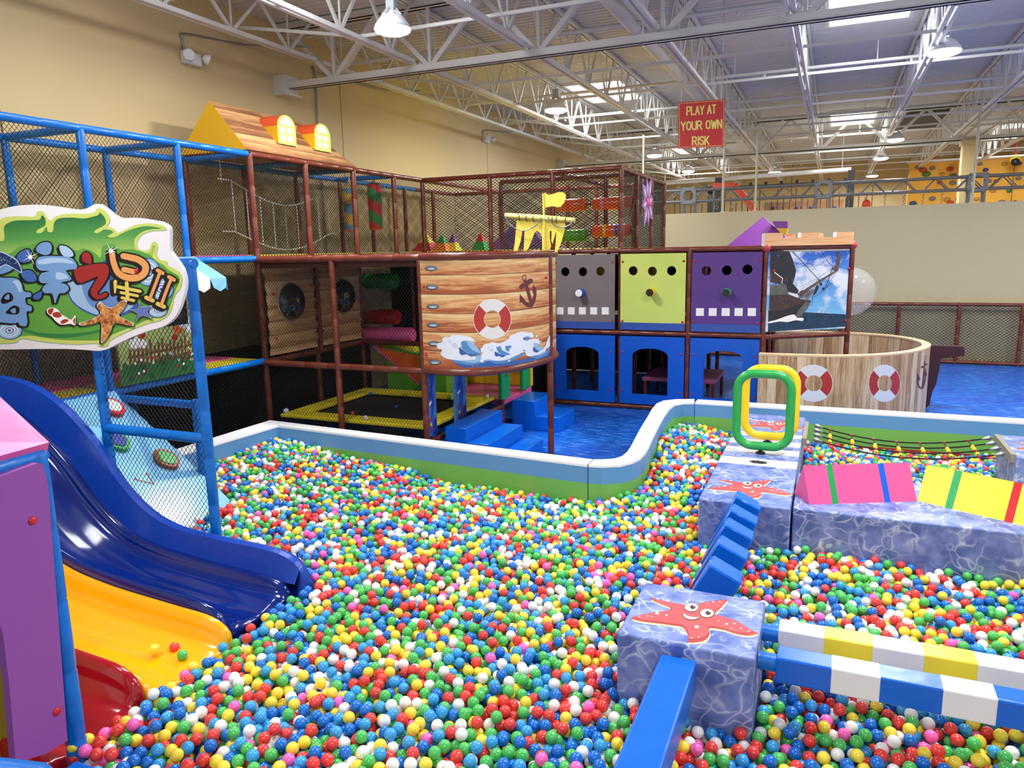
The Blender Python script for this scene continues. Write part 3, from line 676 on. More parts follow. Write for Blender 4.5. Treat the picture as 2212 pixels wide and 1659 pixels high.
# ================================================================ slides
def onPl(x, y, p0, n): d = ray(x, y); n = V(n); p0 = V(p0); return C0 + d * ((p0 - C0).dot(n) / d.dot(n))
def slide(name, label, prof, y0, y1, col, lipr, hw_l, hw_r, t=None):
    """prof: centre line (x, z) of the bed; trough between y0 (near) and y1 (far) with side walls hw"""
    t = thing(name, label, 'slide', (prof[-1][0], (y0 + y1) / 2, 0))
    pr = cr([(a, 0, b) for a, b in prof], 5, False); m = MB(); n = len(pr)
    sec = []
    for i, p in enumerate(pr):
        a = pr[max(i - 1, 0)]; b = pr[min(i + 1, n - 1)]; tg = V((b.x - a.x, 0, b.z - a.z)).normalized(); nn = V((-tg.z, 0, tg.x))
        if nn.z < 0: nn = -nn
        ring = []; w = y1 - y0; hl, hr = hw_l, hw_r
        e = i / (n - 1)
        if e > .88: q = math.sqrt(max(0, 1 - ((e - .88) / .12) ** 2)); hl *= .15 + .85 * q; hr *= .15 + .85 * q
        for (yy, hh) in ((0, hl), (.02, hl + .015), (.05, hl + .0), (.07, hl * .7), (.10, hl * .3), (.17, .05), (.28, .012), (w / 2, 0), (w - .28, .012), (w - .17, .05), (w - .10, hr * .3), (w - .07, hr * .7), (w - .05, hr), (w - .02, hr + .015), (w, hr)):
            ring.append(V((p.x, y0 + yy, p.z)) + nn * hh)
        ring = [V((p.x, y0, p.z)) - nn * .04] + ring + [V((p.x, y1, p.z)) - nn * .04]
        sec.append(ring)
    k = len(sec[0]); vs = [q for r in sec for q in r]; fs = []
    for i in range(n - 1):
        for j in range(k): fs.append((i * k + j, i * k + (j + 1) % k, (i + 1) * k + (j + 1) % k, (i + 1) * k + j))
    fs.append(tuple((n - 1) * k + j for j in range(k))); fs.append(tuple(reversed(range(k))))
    m.raw(vs, fs, None, True); return t, m, sec
m_sblue = P3('slide_blue_gelcoat', 0, 30, 112, 0.12, coat=0.6); m_syel = P3('slide_yellow_gelcoat', 250, 178, 10, 0.16, coat=0.5); m_sred = P3('slide_red_gelcoat', 160, 10, 24, 0.14, coat=0.5)
edge = [(-7.24, 1.90), (-6.85, 1.85), (-6.43, 1.68), (-6.06, 1.38), (-5.76, 1.02), (-5.45, 0.78), (-5.11, 0.67), (-4.66, 0.64), (-4.07, 0.62), (-3.84, 0.55)]
bed = [(-7.9, 1.56), (-7.24, 1.54), (-6.8, 1.40), (-6.4, 1.1), (-6.1, .79), (-5.75, .53), (-5.35, .4), (-4.8, .34), (-4.2, .31), (-3.84, .3)]
t, m, _ = slide('wave_slide', 'dark blue slide chute curving down into the balls, farthest of the three', bed, 3.60, 4.33, m_sblue, 0, .24, .13)
m.build('chute', m_sblue, t)
# padded side wall on the far edge of the blue slide
e2 = cr([(a, 0, b) for a, b in edge] + [(-3.76, 0, .42), (-3.74, 0, .28)], 5, False); lo = cr([(a, 0, b) for a, b in bed] + [(-3.76, 0, .3), (-3.74, 0, .1)], 5, False)
m = MB(); n = min(len(e2), len(lo)); lo2 = [V((p.x, 0, p.z)) for p in lo]
def lowz(x): return float(np.interp(x, [a for a, b in bed], [b for a, b in bed]))
for i in range(len(e2) - 1):
    a, b = e2[i], e2[i + 1]; za, zb = lowz(a.x) - .1, lowz(b.x) - .1
    if a.x > -3.8: za = zb = .1
    za = min(za, a.z - .02); zb = min(zb, b.z - .02)
    la, lb_ = min(lowz(a.x) + .11, a.z - .01), min(lowz(b.x) + .11, b.z - .01)
    if a.x > -3.8: la = lb_ = .2
    m.face([(a.x, 4.31, la), (b.x, 4.31, lb_), (b.x, 4.38, b.z), (a.x, 4.38, a.z)], None, True); m.face([(a.x, 4.46, za), (b.x, 4.46, zb), (b.x, 4.46, b.z), (a.x, 4.46, a.z)], None, True)
    m.face([(a.x, 4.38, a.z), (b.x, 4.38, b.z), (b.x, 4.42, b.z + .015), (a.x, 4.42, a.z + .015)], None, True); m.face([(a.x, 4.42, a.z + .015), (b.x, 4.42, b.z + .015), (b.x, 4.46, b.z), (a.x, 4.46, a.z)], None, True)
m.build('padded_side_wall', P3('slide_pad_blue', 10, 62, 168, 0.35, bump=0.3, bscale=7), t, label='blue padded side wall of the slide')
by = [(-7.9, 1.42), (-7.2, 1.4), (-6.8, 1.22), (-6.4, .95), (-6.0, .64), (-5.5, .42), (-5.0, .33), (-4.4, .29), (-4.0, .27), (-3.76, .24)]
t, m, _ = slide('wave_slide', 'yellow slide chute beside the dark blue one, ending in the balls', by, 2.88, 3.60, m_syel, 0, .16, .2); m.build('chute', m_syel, t)
t, m, _ = slide('wave_slide', 'dark red slide chute, nearest of the three, beside the purple panel', by, 2.12, 2.86, m_sred, 0, .2, .24); m.build('chute', m_sred, t)

# ================================================================ climbing ramp with holds
t = thing('climbing_ramp', 'light blue sloping climbing ramp with coloured holds behind the net', 'climbing ramp', (-6.3, 5.2, 0))
A, B = V((-7.62, 4.6, 1.47)), V((-5.6, 4.6, 0.06)); W_ = V((0, 1.28, 0)); nrm = (B - A).cross(W_).normalized(); nrm = nrm if nrm.z > 0 else -nrm
m = MB(); m.plate([A, B, B + W_, A + W_], -nrm * .07); m.build('ramp_board', P3('ramp_light_blue', 132, 194, 236, 0.22, bump=0.08, bscale=2), t)
for pts, c1, c2, cx_, cy_ in (((0, 0), m_red, m_prw, 240, 883), ((0, 0), P3('hold_green', 50, 165, 80, .35), P3('hold_dark_blue', 20, 50, 150, .4), 250, 957), ((0, 0), P3('hold_brown', 150, 76, 44, .4), P3('hold_green', 50, 165, 80, .35), 358, 996)):
    p = onPl(cx_, cy_, A, nrm); U_ = (B - A).normalized(); m = MB(); n = 20
    for (r, h, q) in ((.14, .05, c1), (.1, .058, c2)):
        loop = [p + U_ * (r * math.cos(2 * PI * i / n) * (1 + .12 * math.sin(2 * i))) + V((0, 1, 0)) * (r * .95 * math.sin(2 * PI * i / n)) for i in range(n)] if 0 else [p + U_ * (r * (1 + .14 * math.sin(4 * PI * i / n + 1)) * math.cos(2 * PI * i / n)) + V((0, 1, 0)) * (r * .9 * math.sin(2 * PI * i / n)) for i in range(n)]
        m.plate(loop, nrm * h, q)
    m.build('climbing_hold', c1, t)
ar = Art(lambda u, v, l: onPl(u, v, A + nrm * l, nrm)); br = P3('print_brown', 120, 72, 60)
ar.stroke([(292, 1035), (300, 1038), (330, 1045)], 3, br, 1); ar.stroke([(318, 1025), (333, 1046)], 3, br, 1); ar.ell((293, 1035), 4, 3, br, 1); ar.ell((318, 1024), 4, 3.5, br, 1)
ar.mb.build('bird_track_print', br, t)

# ================================================================ toy house at the near left
t = thing('toy_house', 'purple padded toy house with pink roof and blue corner pipe at the left edge', 'toy house', (-3.6, 2.0, 0))
Xh = -3.585
def hf(u, v, l): return onX(u, v, Xh + l)
m = MB(); pan = [(-130, 1075), (82, 1000), (94, 1003), (104, 1045), (143, 1560), (146, 1600), (100, 1628), (34, 1648), (20, 1480), (8, 1380), (-14, 1290), (-45, 1230), (-90, 1200), (-130, 1195)]
m.plate([hf(a, b, 0) for a, b in pan], (-.05, 0, 0)); m.build('wall_panel', m_purp, t)
for a, b in ((70, 1125), (123, 1537)):
    m = MB(); p = hf(a, b, .0); m.sphere(p, .022, seg=14, rings=8, sc=(.6, 1, 1)); m.build('button', m_red, t)
m = MB(); a = V((-3.69, 2.36, 0)); pad_tube(a, a + V((0, 0, 2.02)), .052).build('corner_pipe', m_blue, t)
p0 = V((-3.7, 2.40, 2.0)); p1 = V((-3.58, 1.2, 2.0)); pad_tube(p0, p1).build('eaves_pipe', m_blue, t)
pad_tube(p0, (-4.9, 2.4, 2.03)).build('back_pipe', m_blue, t)
ap = onY(0, 857, 2.42); dx = (ap - V((-3.66, 2.42, 2.07))); far = V((-3.66, 2.42, 2.07)) + dx * 1.25; R0 = V((-3.66, 2.42, 2.07)); R1 = V((-3.56, 1.2, 2.07)); sh = V((0, -1.22, 0))
m = MB(); m.plate([R0, R1, far + sh, far], (-.03, 0, -.06)); m.face([R0, far, far + V((0, 0, -1.0)), V((far.x, 2.42, 2.07))]) if 0 else None
m.build('roof_cover', m_pink, t)
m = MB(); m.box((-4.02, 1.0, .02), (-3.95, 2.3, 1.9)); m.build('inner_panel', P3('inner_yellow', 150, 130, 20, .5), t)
t = thing('foam_step', 'blue foam step at the foot of the purple toy house', 'foam step', (-3.4, 1.9, 0))
m = MB(); m.box((-3.58, 1.5, 0), (-3.32, 2.28, .36), bev=.02); m.build('step_cover', m_bluev, t)
t = thing('padded_rail', 'bright blue padded rail end in the near bottom left corner', 'rail', (-1.4, .8, 1.6))
q0, q1 = onY(-260, 1668, .62), onY(78, 1700, .82); m = MB(); d_ = (q1 - q0).normalized()
m.tube([q0, q1, q1 + d_ * .02, q1 + d_ * .035], [.045, .045, .035, .01], 20); m.build('rail_sleeve', m_blue, t)

# ================================================================ the balls
R_B = 0.0352; D_B = 2 * R_B; CELL = 0.0117
GX0, GX1, GY0, GY1 = -7.15, 3.6, 1.7, 11.25
nx, ny_ = int((GX1 - GX0) / CELL), int((GY1 - GY0) / CELL)
gx = GX0 + (np.arange(nx) + .5) * CELL; gy = GY0 + (np.arange(ny_) + .5) * CELL
XX, YY = np.meshgrid(gx, gy, indexing='ij')
ctl = [(-7, 7.7, .47), (-6.5, 7.2, .42), (-5.5, 7.6, .33), (-4.1, 7.7, .21), (-3.0, 7.5, .20), (-2.4, 7.4, .24), (-1.8, 7.6, .34), (-1.7, 9.8, .5), (-1.6, 10.9, .36), (-1.2, 10.9, .2), (-1.4, 8.5, .42), (-.6, 10.8, .17), (1, 10.9, .15), (2.4, 10.9, .2), (.8, 9.4, .3), (1, 8.3, .38), (2.6, 8.3, .36),
       (-6, 6.4, .42), (-5.6, 5.3, .44), (-4.7, 5.0, .44), (-3.6, 4.4, .40), (-3.4, 3.4, .37), (-3.3, 2.4, .37), (-4, 6.3, .38), (-2.5, 5.5, .38), (-1.2, 5.6, .36), (-1.5, 3.5, .38), (-2.2, 2.5, .4), (0, 5.3, .37), (1.2, 5.3, .38), (2.6, 5.8, .36), (0.3, 3.2, .36), (1.5, 3.2, .35), (-.3, 4.2, .3)]
num = np.zeros_like(XX); den = np.zeros_like(XX)
for a, b, c in ctl:
    wgt = 1 / (((XX - a) ** 2 + (YY - b) ** 2) + .12) ** 1.6; num += wgt * c; den += wgt
TGT = num / den
for _ in range(60):
    a, b, s_, h = rng.uniform(GX0, GX1), rng.uniform(GY0, GY1), rng.uniform(.2, .55), rng.uniform(-.045, .05)
    TGT += h * np.exp(-((XX - a) ** 2 + (YY - b) ** 2) / (2 * s_ * s_))
ok = np.zeros_like(XX, bool)
# inner pit outline
wall_poly = [(-7.1, 5.9), (-7.1, 7.83)] + [c_in] + [(p[0], p[1]) for p in inn] + [(r2[0], r2[1]), (3.6, 1.7), (-3.5, 1.7), (-3.5, 2.3), (-3.72, 2.3), (-3.72, 4.5), (-5.75, 4.5), (-5.75, 5.9)]
def inpoly(X, Y, poly):
    r = np.zeros(X.shape, bool); j = len(poly) - 1
    for i in range(len(poly)):
        xi, yi = poly[i]; xj, yj = poly[j]
        if yi != yj:
            c = ((yi > Y) != (yj > Y)) & (X < (xj - xi) * (Y - yi) / (yj - yi) + xi); r ^= c
        j = i
    return r
ok = inpoly(XX, YY, wall_poly)
def erode(mask, r):
    k = int(round(r / CELL)); m_ = mask.copy()
    for dx_ in range(-k, k + 1):
        h = int(math.sqrt(max(0, k * k - dx_ * dx_)))
        for dy_ in (-h, 0, h): m_ &= np.roll(np.roll(mask, dx_, 0), dy_, 1)
    return m_
for (x0, x1, y0, y1) in ((-1.06, -.275, 3.93, 4.66), (-1.0, -.215, 6.5, 10.2), (-.2, 3.6, 6.53, 7.62), (1.9, 2.75, 8.95, 9.95)):
    ok &= ~((XX > x0) & (XX < x1) & (YY > y0) & (YY < y1))
ok &= ~((np.abs(XX + 4.88) < .05) & (np.abs(YY - 4.6) < .05))
ok = erode(ok, R_B * .98)
BIG = 99.0
E_ = TGT - 1.75 * D_B                                  # lowest allowed centre height
RAMPZ = 1.47 + (XX + 7.62) * (0.06 - 1.47) / 2.02      # nothing inside the ramp
E_ = np.where((YY > 4.55) & (YY < 5.95) & (XX < -5.55), np.maximum(E_, RAMPZ + .05), E_)
E_ = np.where(ok, E_, BIG)
kk = int(D_B / CELL) + 1
offs = []
for dx_ in range(-kk, kk + 1):
    for dy_ in range(-kk, kk + 1):
        offs.append((dx_, dy_))
balls = []
T = int(0.27 / CELL); inner = T - kk - 1
sub = rng.normal(0, .012, E_.shape)
for it in range(1500):
    ox, oy = rng.integers(0, T), rng.integers(0, T)
    mx, my = (nx - ox - kk) // T, (ny_ - oy - kk) // T
    if mx < 1 or my < 1: continue
    blk = (E_ - TGT + sub)[ox:ox + mx * T, oy:oy + my * T].reshape(mx, T, my, T).transpose(0, 2, 1, 3)[:, :, :inner, :inner].reshape(mx * my, -1)
    am = blk.argmin(1); ii = np.arange(mx * my)
    bx = (ii // my) * T + ox + am // inner; by_ = (ii % my) * T + oy + am % inner
    # remove the dither before testing
    val = E_[bx, by_] - TGT[bx, by_]
    g = val < (.0 if it < 900 else .012)
    bx, by_ = bx[g], by_[g]
    if not len(bx):
        if it > 400: break
        continue
    z = E_[bx, by_]; balls.append(np.stack([gx[bx], gy[by_], z], 1))
    for dx_, dy_ in offs:
        d2 = (dx_ * dx_ + dy_ * dy_) * CELL * CELL
        if d2 >= D_B * D_B: continue
        X_, Y_ = bx + dx_, by_ + dy_
        q = (X_ >= 0) & (X_ < nx) & (Y_ >= 0) & (Y_ < ny_); X_, Y_ = X_[q], Y_[q]
        E_[X_, Y_] = np.where(E_[X_, Y_] > 50, E_[X_, Y_], np.maximum(E_[X_, Y_], z[q] + math.sqrt(D_B * D_B - d2)))
BL = np.concatenate(balls); BL[:, :2] += rng.uniform(-.002, .002, (len(BL), 2))
print('balls', len(BL), 'iters', it)
PAL = [('red', (232, 64, 58), .165), ('dark blue', (18, 110, 206), .165), ('light blue', (56, 160, 224), .13), ('green', (78, 190, 92), .20), ('yellow', (250, 222, 66), .17), ('white', (244, 243, 240), .165), ('pink', (255, 104, 190), .035)]
pw = np.array([p[2] for p in PAL]); pw /= pw.sum()
cidx = rng.choice(len(PAL), len(BL), p=pw)
# slight clumping of colours: copy a neighbour's colour now and then
order = np.lexsort((np.round(BL[:, 0] / .15), np.round(BL[:, 1] / .15)))
for a, b in zip(order[:-1], order[1:]):
    if rng.random() < .16 and cidx[a] != 6: cidx[b] = cidx[a]
# which balls show, and how large: coarse depth-buffer over the picture
Pc = (BL - np.array([0, 0, CAMZ])) @ RM
pz = Pc[:, 2]; pu = CX + FPX * Pc[:, 0] / pz; pv = CY + FPX * Pc[:, 1] / pz; pr_ = FPX * R_B / pz
infr = (pu > 2) & (pu < 2210) & (pv < 1657) & (pv > 850)
buf = {}
near = np.where(infr & (pz < 5.6))[0]; near = near[np.argsort(pz[near])]
zb_ = np.full((830, 1106), -1, int)
for i in near:
    r = pr_[i] / 2; u, v_ = pu[i] / 2, pv[i] / 2
    x0, x1, y0, y1 = int(max(0, u - r)), int(min(1105, u + r)), int(max(0, v_ - r)), int(min(829, v_ + r))
    if x1 < x0 or y1 < y0: continue
    yy, xx = np.mgrid[y0:y1 + 1, x0:x1 + 1]; inn_ = (xx - u) ** 2 + (yy - v_) ** 2 <= r * r
    w_ = zb_[y0:y1 + 1, x0:x1 + 1]; w_[inn_ & (w_ < 0)] = i
def pix(*p):  # blank out what stands in front (near boxes and bars)
    pass
ids, cnt = np.unique(zb_[zb_ >= 0], return_counts=True)
hid = inpoly(pu, pv, [(1333, 1370), (1393, 1258), (1655, 1300), (1680, 1335), (2212, 1400), (2212, 1575), (1660, 1480), (1625, 1540), (1500, 1520), (1450, 1659), (1340, 1659), (1425, 1470), (1333, 1470)]) | inpoly(pu, pv, [(0, 800), (110, 960), (180, 1659), (0, 1659)])
score = sorted([(c, i) for c, i in zip(cnt, ids) if not hid[i]], reverse=True)
N_IND = 288
chosen = [i for c, i in score[:N_IND]]
mask = np.ones(len(BL), bool); mask[chosen] = False
# individual balls
bmats, bmesh_ = [], []
for nm, c, _ in PAL: bmats.append(mat('ball_plastic_' + nm.replace(' ', '_'), srgb(*c), 0.22, coat=0.25))
def ball_mesh(ci):
    m = MB(); m.sphere((0, 0, 0), R_B, seg=32, rings=20)
    me = bpy.data.meshes.new('ball'); me.from_pydata(m.v, [], m.f); me.polygons.foreach_set('use_smooth', [True] * len(m.f)); me.materials.append(bmats[ci]); me.update(); return me
BM = [ball_mesh(i) for i in range(7)]
def ball(p, ci, label, group=None):
    o = bpy.data.objects.new('ball', BM[ci]); COL.objects.link(o); o.location = p
    return tag(o, label, 'ball', group)
for i in chosen:
    nm = PAL[cidx[i]][0]
    ball(BL[i], cidx[i], 'shiny %s plastic ball on top of the ball pit, among those nearest the camera' % nm, 'nearest %s balls' % nm)
# the loose ones
ball((-4.16, 3.28, .3 + R_B), 4, 'lone yellow ball lying on the yellow slide'); 
p = onZ(377, 1400, .31); ball((p.x, p.y, .278 + R_B), 0, 'red ball on the yellow slide next to a green ball')
p = onZ(394, 1417, .30); ball((p.x, p.y, .272 + R_B), 3, 'green ball on the yellow slide next to a red ball')
# the mass of the balls: points carrying an instanced sphere
me = bpy.data.meshes.new('ball_mass'); me.from_pydata([tuple(p) for p in BL[mask]], [], [])
at = me.attributes.new('ball_colour', 'FLOAT_COLOR', 'POINT')
cc = np.array([srgb(*PAL[i][1]) for i in cidx[mask]]); cc[:, :3] *= rng.uniform(.92, 1.04, (len(cc), 1))
at.data.foreach_set('color', cc.clip(0, 1).astype('f').ravel())
bo = bpy.data.objects.new('ball_mass', me); COL.objects.link(bo)
tag(bo, 'sea of small red, blue, green, yellow, white and pink balls filling the pit', 'balls', kind='stuff')
mbm = mat('ball_plastic_mixed', (0.5, 0.5, 0.5, 1), 0.22, coat=0.25); k = N(mbm)
an = k.add('ShaderNodeAttribute', attribute_type='INSTANCER', attribute_name='ball_colour'); k.link(an.outputs['Color'], k.b.inputs['Base Color'])
ng = bpy.data.node_groups.new('ball_scatter', 'GeometryNodeTree'); ng.interface.new_socket('Geometry', in_out='INPUT', socket_type='NodeSocketGeometry'); ng.interface.new_socket('Geometry', in_out='OUTPUT', socket_type='NodeSocketGeometry')
gi = ng.nodes.new('NodeGroupInput'); go = ng.nodes.new('NodeGroupOutput'); ic = ng.nodes.new('GeometryNodeMeshIcoSphere'); ic.inputs['Radius'].default_value = R_B; ic.inputs['Subdivisions'].default_value = 4
ss = ng.nodes.new('GeometryNodeSetShadeSmooth'); sm_ = ng.nodes.new('GeometryNodeSetMaterial'); sm_.inputs['Material'].default_value = mbm; ip = ng.nodes.new('GeometryNodeInstanceOnPoints')
L_ = ng.links.new
L_(ic.outputs[0], ss.inputs[0]); L_(ss.outputs[0], sm_.inputs[0]); L_(gi.outputs[0], ip.inputs['Points']); L_(sm_.outputs[0], ip.inputs['Instance']); L_(ip.outputs[0], go.inputs[0])
md = bo.modifiers.new('scatter', 'NODES'); md.node_group = ng; me.materials.append(mbm)
# liner under the balls
mb = MB(); mb.box((-7.0, 6.0, 0.0), (-1.6, 7.6, .02)); mb.box((-5.4, 1.8, 0), (3.6, 7.6, .021)); mb.box((-1.8, 7.6, 0), (3.6, 11.1, .02))
struct('floor_pit_liner', mb, P3('pit_liner_blue', 30, 90, 170, .6))
m_hy0 = P3('pole_yellow', 240, 190, 40, .4)
# ================================================================ play structure frames
Z1, Z2, Z3 = 1.44, 2.94, 4.41
def frame(name, label, cat, loc, posts, rails, nets, m, mesh_net=None):
    t = thing(name, label, cat, loc)
    for (x, y, z0, z1) in posts: pad_tube((x, y, z0), (x, y, z1)).build('post', m, t)
    for a, b in rails: pad_tube(a, b).build('rail', m, t)
    for (o, u, v, cu, cv) in nets:
        mb = MB(); net(mb, o, u, v, cu, cv, .0027 if o[1] < 7 and o[0] > XB + .1 else (.0060 if o[1] > 13 else .0042 if o[2] > 2 else (.0025 if o[0] < XB + .1 else .0024))); mb.build('net', m_net, t)
    return t
XB, XF = -8.98, -7.7
YP = [4.55, 5.9, 7.22, 8.5, 9.72, 11.0, 12.3, 13.38]
# blue netted frame at left
posts = [(XF, y, 0, Z3) for y in YP[:3]] + [(XB, y, 0, Z3) for y in YP[:3]] + [(XF, 3.2, 1.0, Z3), (XB, 3.2, 0, Z3)]
rails = []
for z in (Z1, Z2, Z3):
    rails += [((XF, 2.0, z), (XF, 8.46, z)), ((XB, 2.0, z), (XB, 8.5, z))]
    for y in YP[:3]: rails.append(((XB, y, z), (XF, y, z)))
rails += [((XF, 5.9, Z1 - .06), (-6.36, 5.9, Z1 - .06)), ((XB, 8.5, Z3), (XF, 8.5, Z3))]
rails += [((XB, 8.5, Z3), (XB, 15.2, Z3)), ((XB, 9.72, Z3), (XF, 9.72, Z3)), ((XB, 11.0, Z3), (XF, 11.0, Z3)), ((XB, 12.3, Z3), (XF, 12.3, Z3))]
N1 = (.05, .06); N2 = (.062, .052)
nets = [((XF, 2, Z2), (0, 6.5, 0), (0, 0, Z3 - Z2)) + N1, ((XB + .02, 2, 0), (0, 6.5, 0), (0, 0, Z3)) + N1, ((XF, 7.22, Z1), (0, 1.28, 0), (0, 0, Z2 - Z1)) + N1,
        ((XF, 5.9, 0), (0, 2.6, 0), (0, 0, Z1)) + N1, ((XB, 8.48, 0), (1.28, 0, 0), (0, 0, Z1)) + N1, ((XF, 2, Z1), (0, 3.9, 0), (0, 0, Z2 - Z1)) + N1]
frame('netted_play_frame', 'tall blue padded pipe frame with black nets along the left wall', 'play frame', (XF, 4.5, 0), posts, rails, nets, m_blue)
# near blue gate frame in front of the climbing ramp
YN = 4.6
posts = [(-4.88, YN, 0, Z2 + .03), (-6.12, YN, 0, Z2)]
rails = [((-7.7, YN, Z2), (-4.83, YN, Z2)), ((-6.12, YN, Z1), (-4.88, YN, Z1)), ((-4.88, YN, Z2), (-4.88, YN - .0, Z2)), ((-6.38, 5.9, 0), (-6.38, 5.9, Z1))]
nets = [((-6.12, YN, .45), (1.24, 0, 0), (0, 0, Z2 - .45)) + N1, ((-7.66, YN, Z1), (1.54, 0, 0), (0, 0, Z2 - Z1)) + N1]
frame('netted_play_frame', 'blue padded post frame with net in front of the climbing ramp, carrying the cartoon sign', 'play frame', (-4.88, YN, 0), posts, rails[:2] + rails[3:], nets, m_blue)
# decks
def deck(x0, x1, y0, y1, z, lab, front=None, c1=m_yel, c2=m_pink):
    t = thing('play_deck', lab, 'deck', (x0, y0, z)); m = MB(); m.box((x0, y0, z - .09), (x1, y1, z + .01), bev=.015); m.build('deck_mat', c1, t)
    if front: m = MB(); m.box(front[0], front[1], bev=.008); m.build('mat_panel', c2, t)
deck(XB + .05, XF - .04, 2, 8.4, Z1 + .03, 'lower yellow and pink padded deck behind the blue frame', ((XB + .05, 2, Z1 + .03), (-8.2, 8.38, Z1 + .05)))
deck(XB + .05, XF - .04, 2, 8.4, Z2 + .03, 'upper pink and yellow padded deck of the blue frame', ((XB + .1, 7.26, Z2 + .03), (XF - .05, 8.38, Z2 + .06)))
deck(XB + .05, XF - .04, 8.5, 17.2, Z2 + .05, 'upper yellow deck inside the brown cage along the left wall')
deck(-7.66, -4.98, 8.5, 13.3, Z2 - .05, 'brown deck over the trampoline bay beneath the cage', None, P3('deck_brown', 96, 48, 36, .5))
deck(-7.66, -3.65, 13.42, 17.15, Z2 + .05, 'upper yellow deck of the brown cage above the coloured panels')
deck(-3.6, -1.05, 13.4, 17.15, Z2 - .04, 'flat brown roof deck right of the cage, under the purple tent', None, P3('deck_brown', 96, 48, 36, .5))
# brown upper cage
posts = [(XF, y, Z2, Z3) for y in YP[4:]] + [(XF, 8.5, 0, Z3)] + [(XB + .05, y, Z2, Z3) for y in YP[3:] + [14.7, 16]]
posts += [(x, 13.38, Z2, Z3) for x in (-6.2, -4.9)] + [(-3.58, 13.38, 0, Z3)]
posts += [(-3.6, y, Z2, Z3) for y in (14.65, 15.9, 17.2)] + [(x, 17.2, Z2, Z3) for x in (-7.7, -6.4, -5.2, -4.3)] + [(x, 14.7, Z2, Z3) for x in (-6.55, -4.25)] + [(-5.5, 16.0, Z2, Z3)]
rails = [((XF, 8.5, Z3), (XF, 13.38, Z3)), ((XF, 13.38, Z3), (-3.56, 13.38, Z3)), ((-3.6, 13.38, Z3), (-3.6, 17.2, Z3)), ((-3.6, 17.2, Z3), (XB, 17.2, Z3)), ((-6.55, 14.7, Z3 - .0), (-3.62, 14.7, Z3)), ((XF, 13.38, Z3), (XF, 17.2, Z3)), ((-4.9, 13.38, Z3), (-4.9, 17.2, Z3)),
         ((XF, 8.5, Z2), (XF, 13.38, Z2)), ((XF, 13.38, Z2), (-4.95, 13.38, Z2)), ((XB, 15.2, Z3), (XB, 17.2, Z3))]
N3 = (.085, .056)
nets = [((XF, 8.5, Z2), (0, 4.88, 0), (0, 0, Z3 - Z2)) + N2, ((XB + .02, 8.5, 0), (0, 8.7, 0), (0, 0, Z3)) + N2, ((XF, 13.38, Z2), (4.12, 0, 0), (0, 0, Z3 - Z2)) + N3, ((-3.6, 13.38, Z2), (0, 3.82, 0), (0, 0, Z3 - Z2)) + N3,
        ((XB, 17.2, Z2), (5.38, 0, 0), (0, 0, Z3 - Z2)) + N3, ((-6.55, 14.7, Z2), (2.3, 0, 0), (0, 0, Z3 - Z2)) + N3]
frame('play_cage', 'brown padded pipe cage with black nets forming the upper play level', 'play frame', (XF, 13.4, Z2), posts, rails, nets, m_brown)
# trampoline bay
YB = 8.45
posts = [(-6.35, YB, 0, Z2), (-4.95, YB, 0, Z2 - .05), (-4.95, 10.95, 0, Z2), (-3.67, 9.85, 0, Z2 - .03), (XF, 9.72, 0, Z2), (XF, 11.0, 0, Z2), (-6.0, 13.3, 0, Z2), (-7.7, 12.8, 0, Z2), (-6.9, 11.9, 0, Z2)]
rails = [((XF, YB, Z2 - .02), (-4.95, YB, Z2 - .02)), ((XF, YB, Z1 - .02), (-4.95, YB, Z1 - .02)), ((XF, YB, .42), (-4.95, YB, .42)), ((XF, 8.5, Z1 - .02), (XF, 11.0, Z1 - .02)), ((XF, 11.0, Z1 - .02), (-4.95, 11.0, Z1 - .02)),
         ((-4.95, YB, .42), (-4.95, 10.95, .42)), ((-4.95, YB, .05), (-4.95, 10.95, .05)), ((XF, 11.0, Z2 - .02), (-4.95, 11.0, Z2 - .02))]
nets = [((XF, YB, .42), (2.75, 0, 0), (0, 0, Z2 - .45)) + N1, ((-4.95, 10.25, .45), (0, .7, 0), (0, 0, .95)) + N2, ((XF + .02, 8.5, 0), (0, 2.5, 0), (0, 0, Z1 - .02)) + N2]
t = frame('trampoline_bay_frame', 'brown padded pipe bay with nets around the yellow edged trampoline', 'play frame', (-6.3, YB, 0), posts, rails, nets, m_brown)
# facade
FX = [-4.9, -3.6, -2.31, -1.03]
posts = [(FX[0], 13.3, 0, Z2), (FX[2], 13.3, 0, Z2), (FX[3], 13.3, 0, Z2 + .02), (.31, 14.2, 0, Z2 + .02)]
posts += [(x, y, 0, Z2) for x in (-4.9, -3.6, -2.31, -1.03) for y in (14.6, 15.9, 17.2)]
rails = [((FX[0], 13.3, z), (FX[3], 13.3, z)) for z in (.05, Z1, Z2)] + [((-1.03, 13.3, z), (.31, 14.2, z)) for z in (Z1 - .02, Z2)] + [((.31, 14.2, Z2), (.31, 15.6, Z2)), ((.31, 14.2, Z1), (.31, 15.6, Z1))]
rails += [((x, 13.3, Z2), (x, 17.2, Z2)) for x in (-4.9, -2.31, -1.03)] + [((-3.6, 17.2, Z2), (-1.0, 17.2, Z2)), ((-3.6, 15.9, .3), (-2.31, 15.9, .3))]
nets = [((-4.9, 17.2, Z1), (3.9, 0, 0), (0, 0, 1.5)) + N2, ((-3.4, 15.9, 0), (1.0, 0, 0), (0, 0, 1.44)) + N2]
t = frame('panel_play_frame', 'brown padded pipe frame holding the grey, lime, purple and blue panels', 'play frame', (-3, 13.3, 0), posts, rails, nets, m_brown)
m = MB(); m.sphere((.31, 14.2, Z2 + .02), .075, seg=16, rings=10); m.sphere((-1.03, 13.27, Z2), .07, seg=16, rings=10); m.build('joint_wrap', P3('red_tape', 190, 60, 60, .35), t)
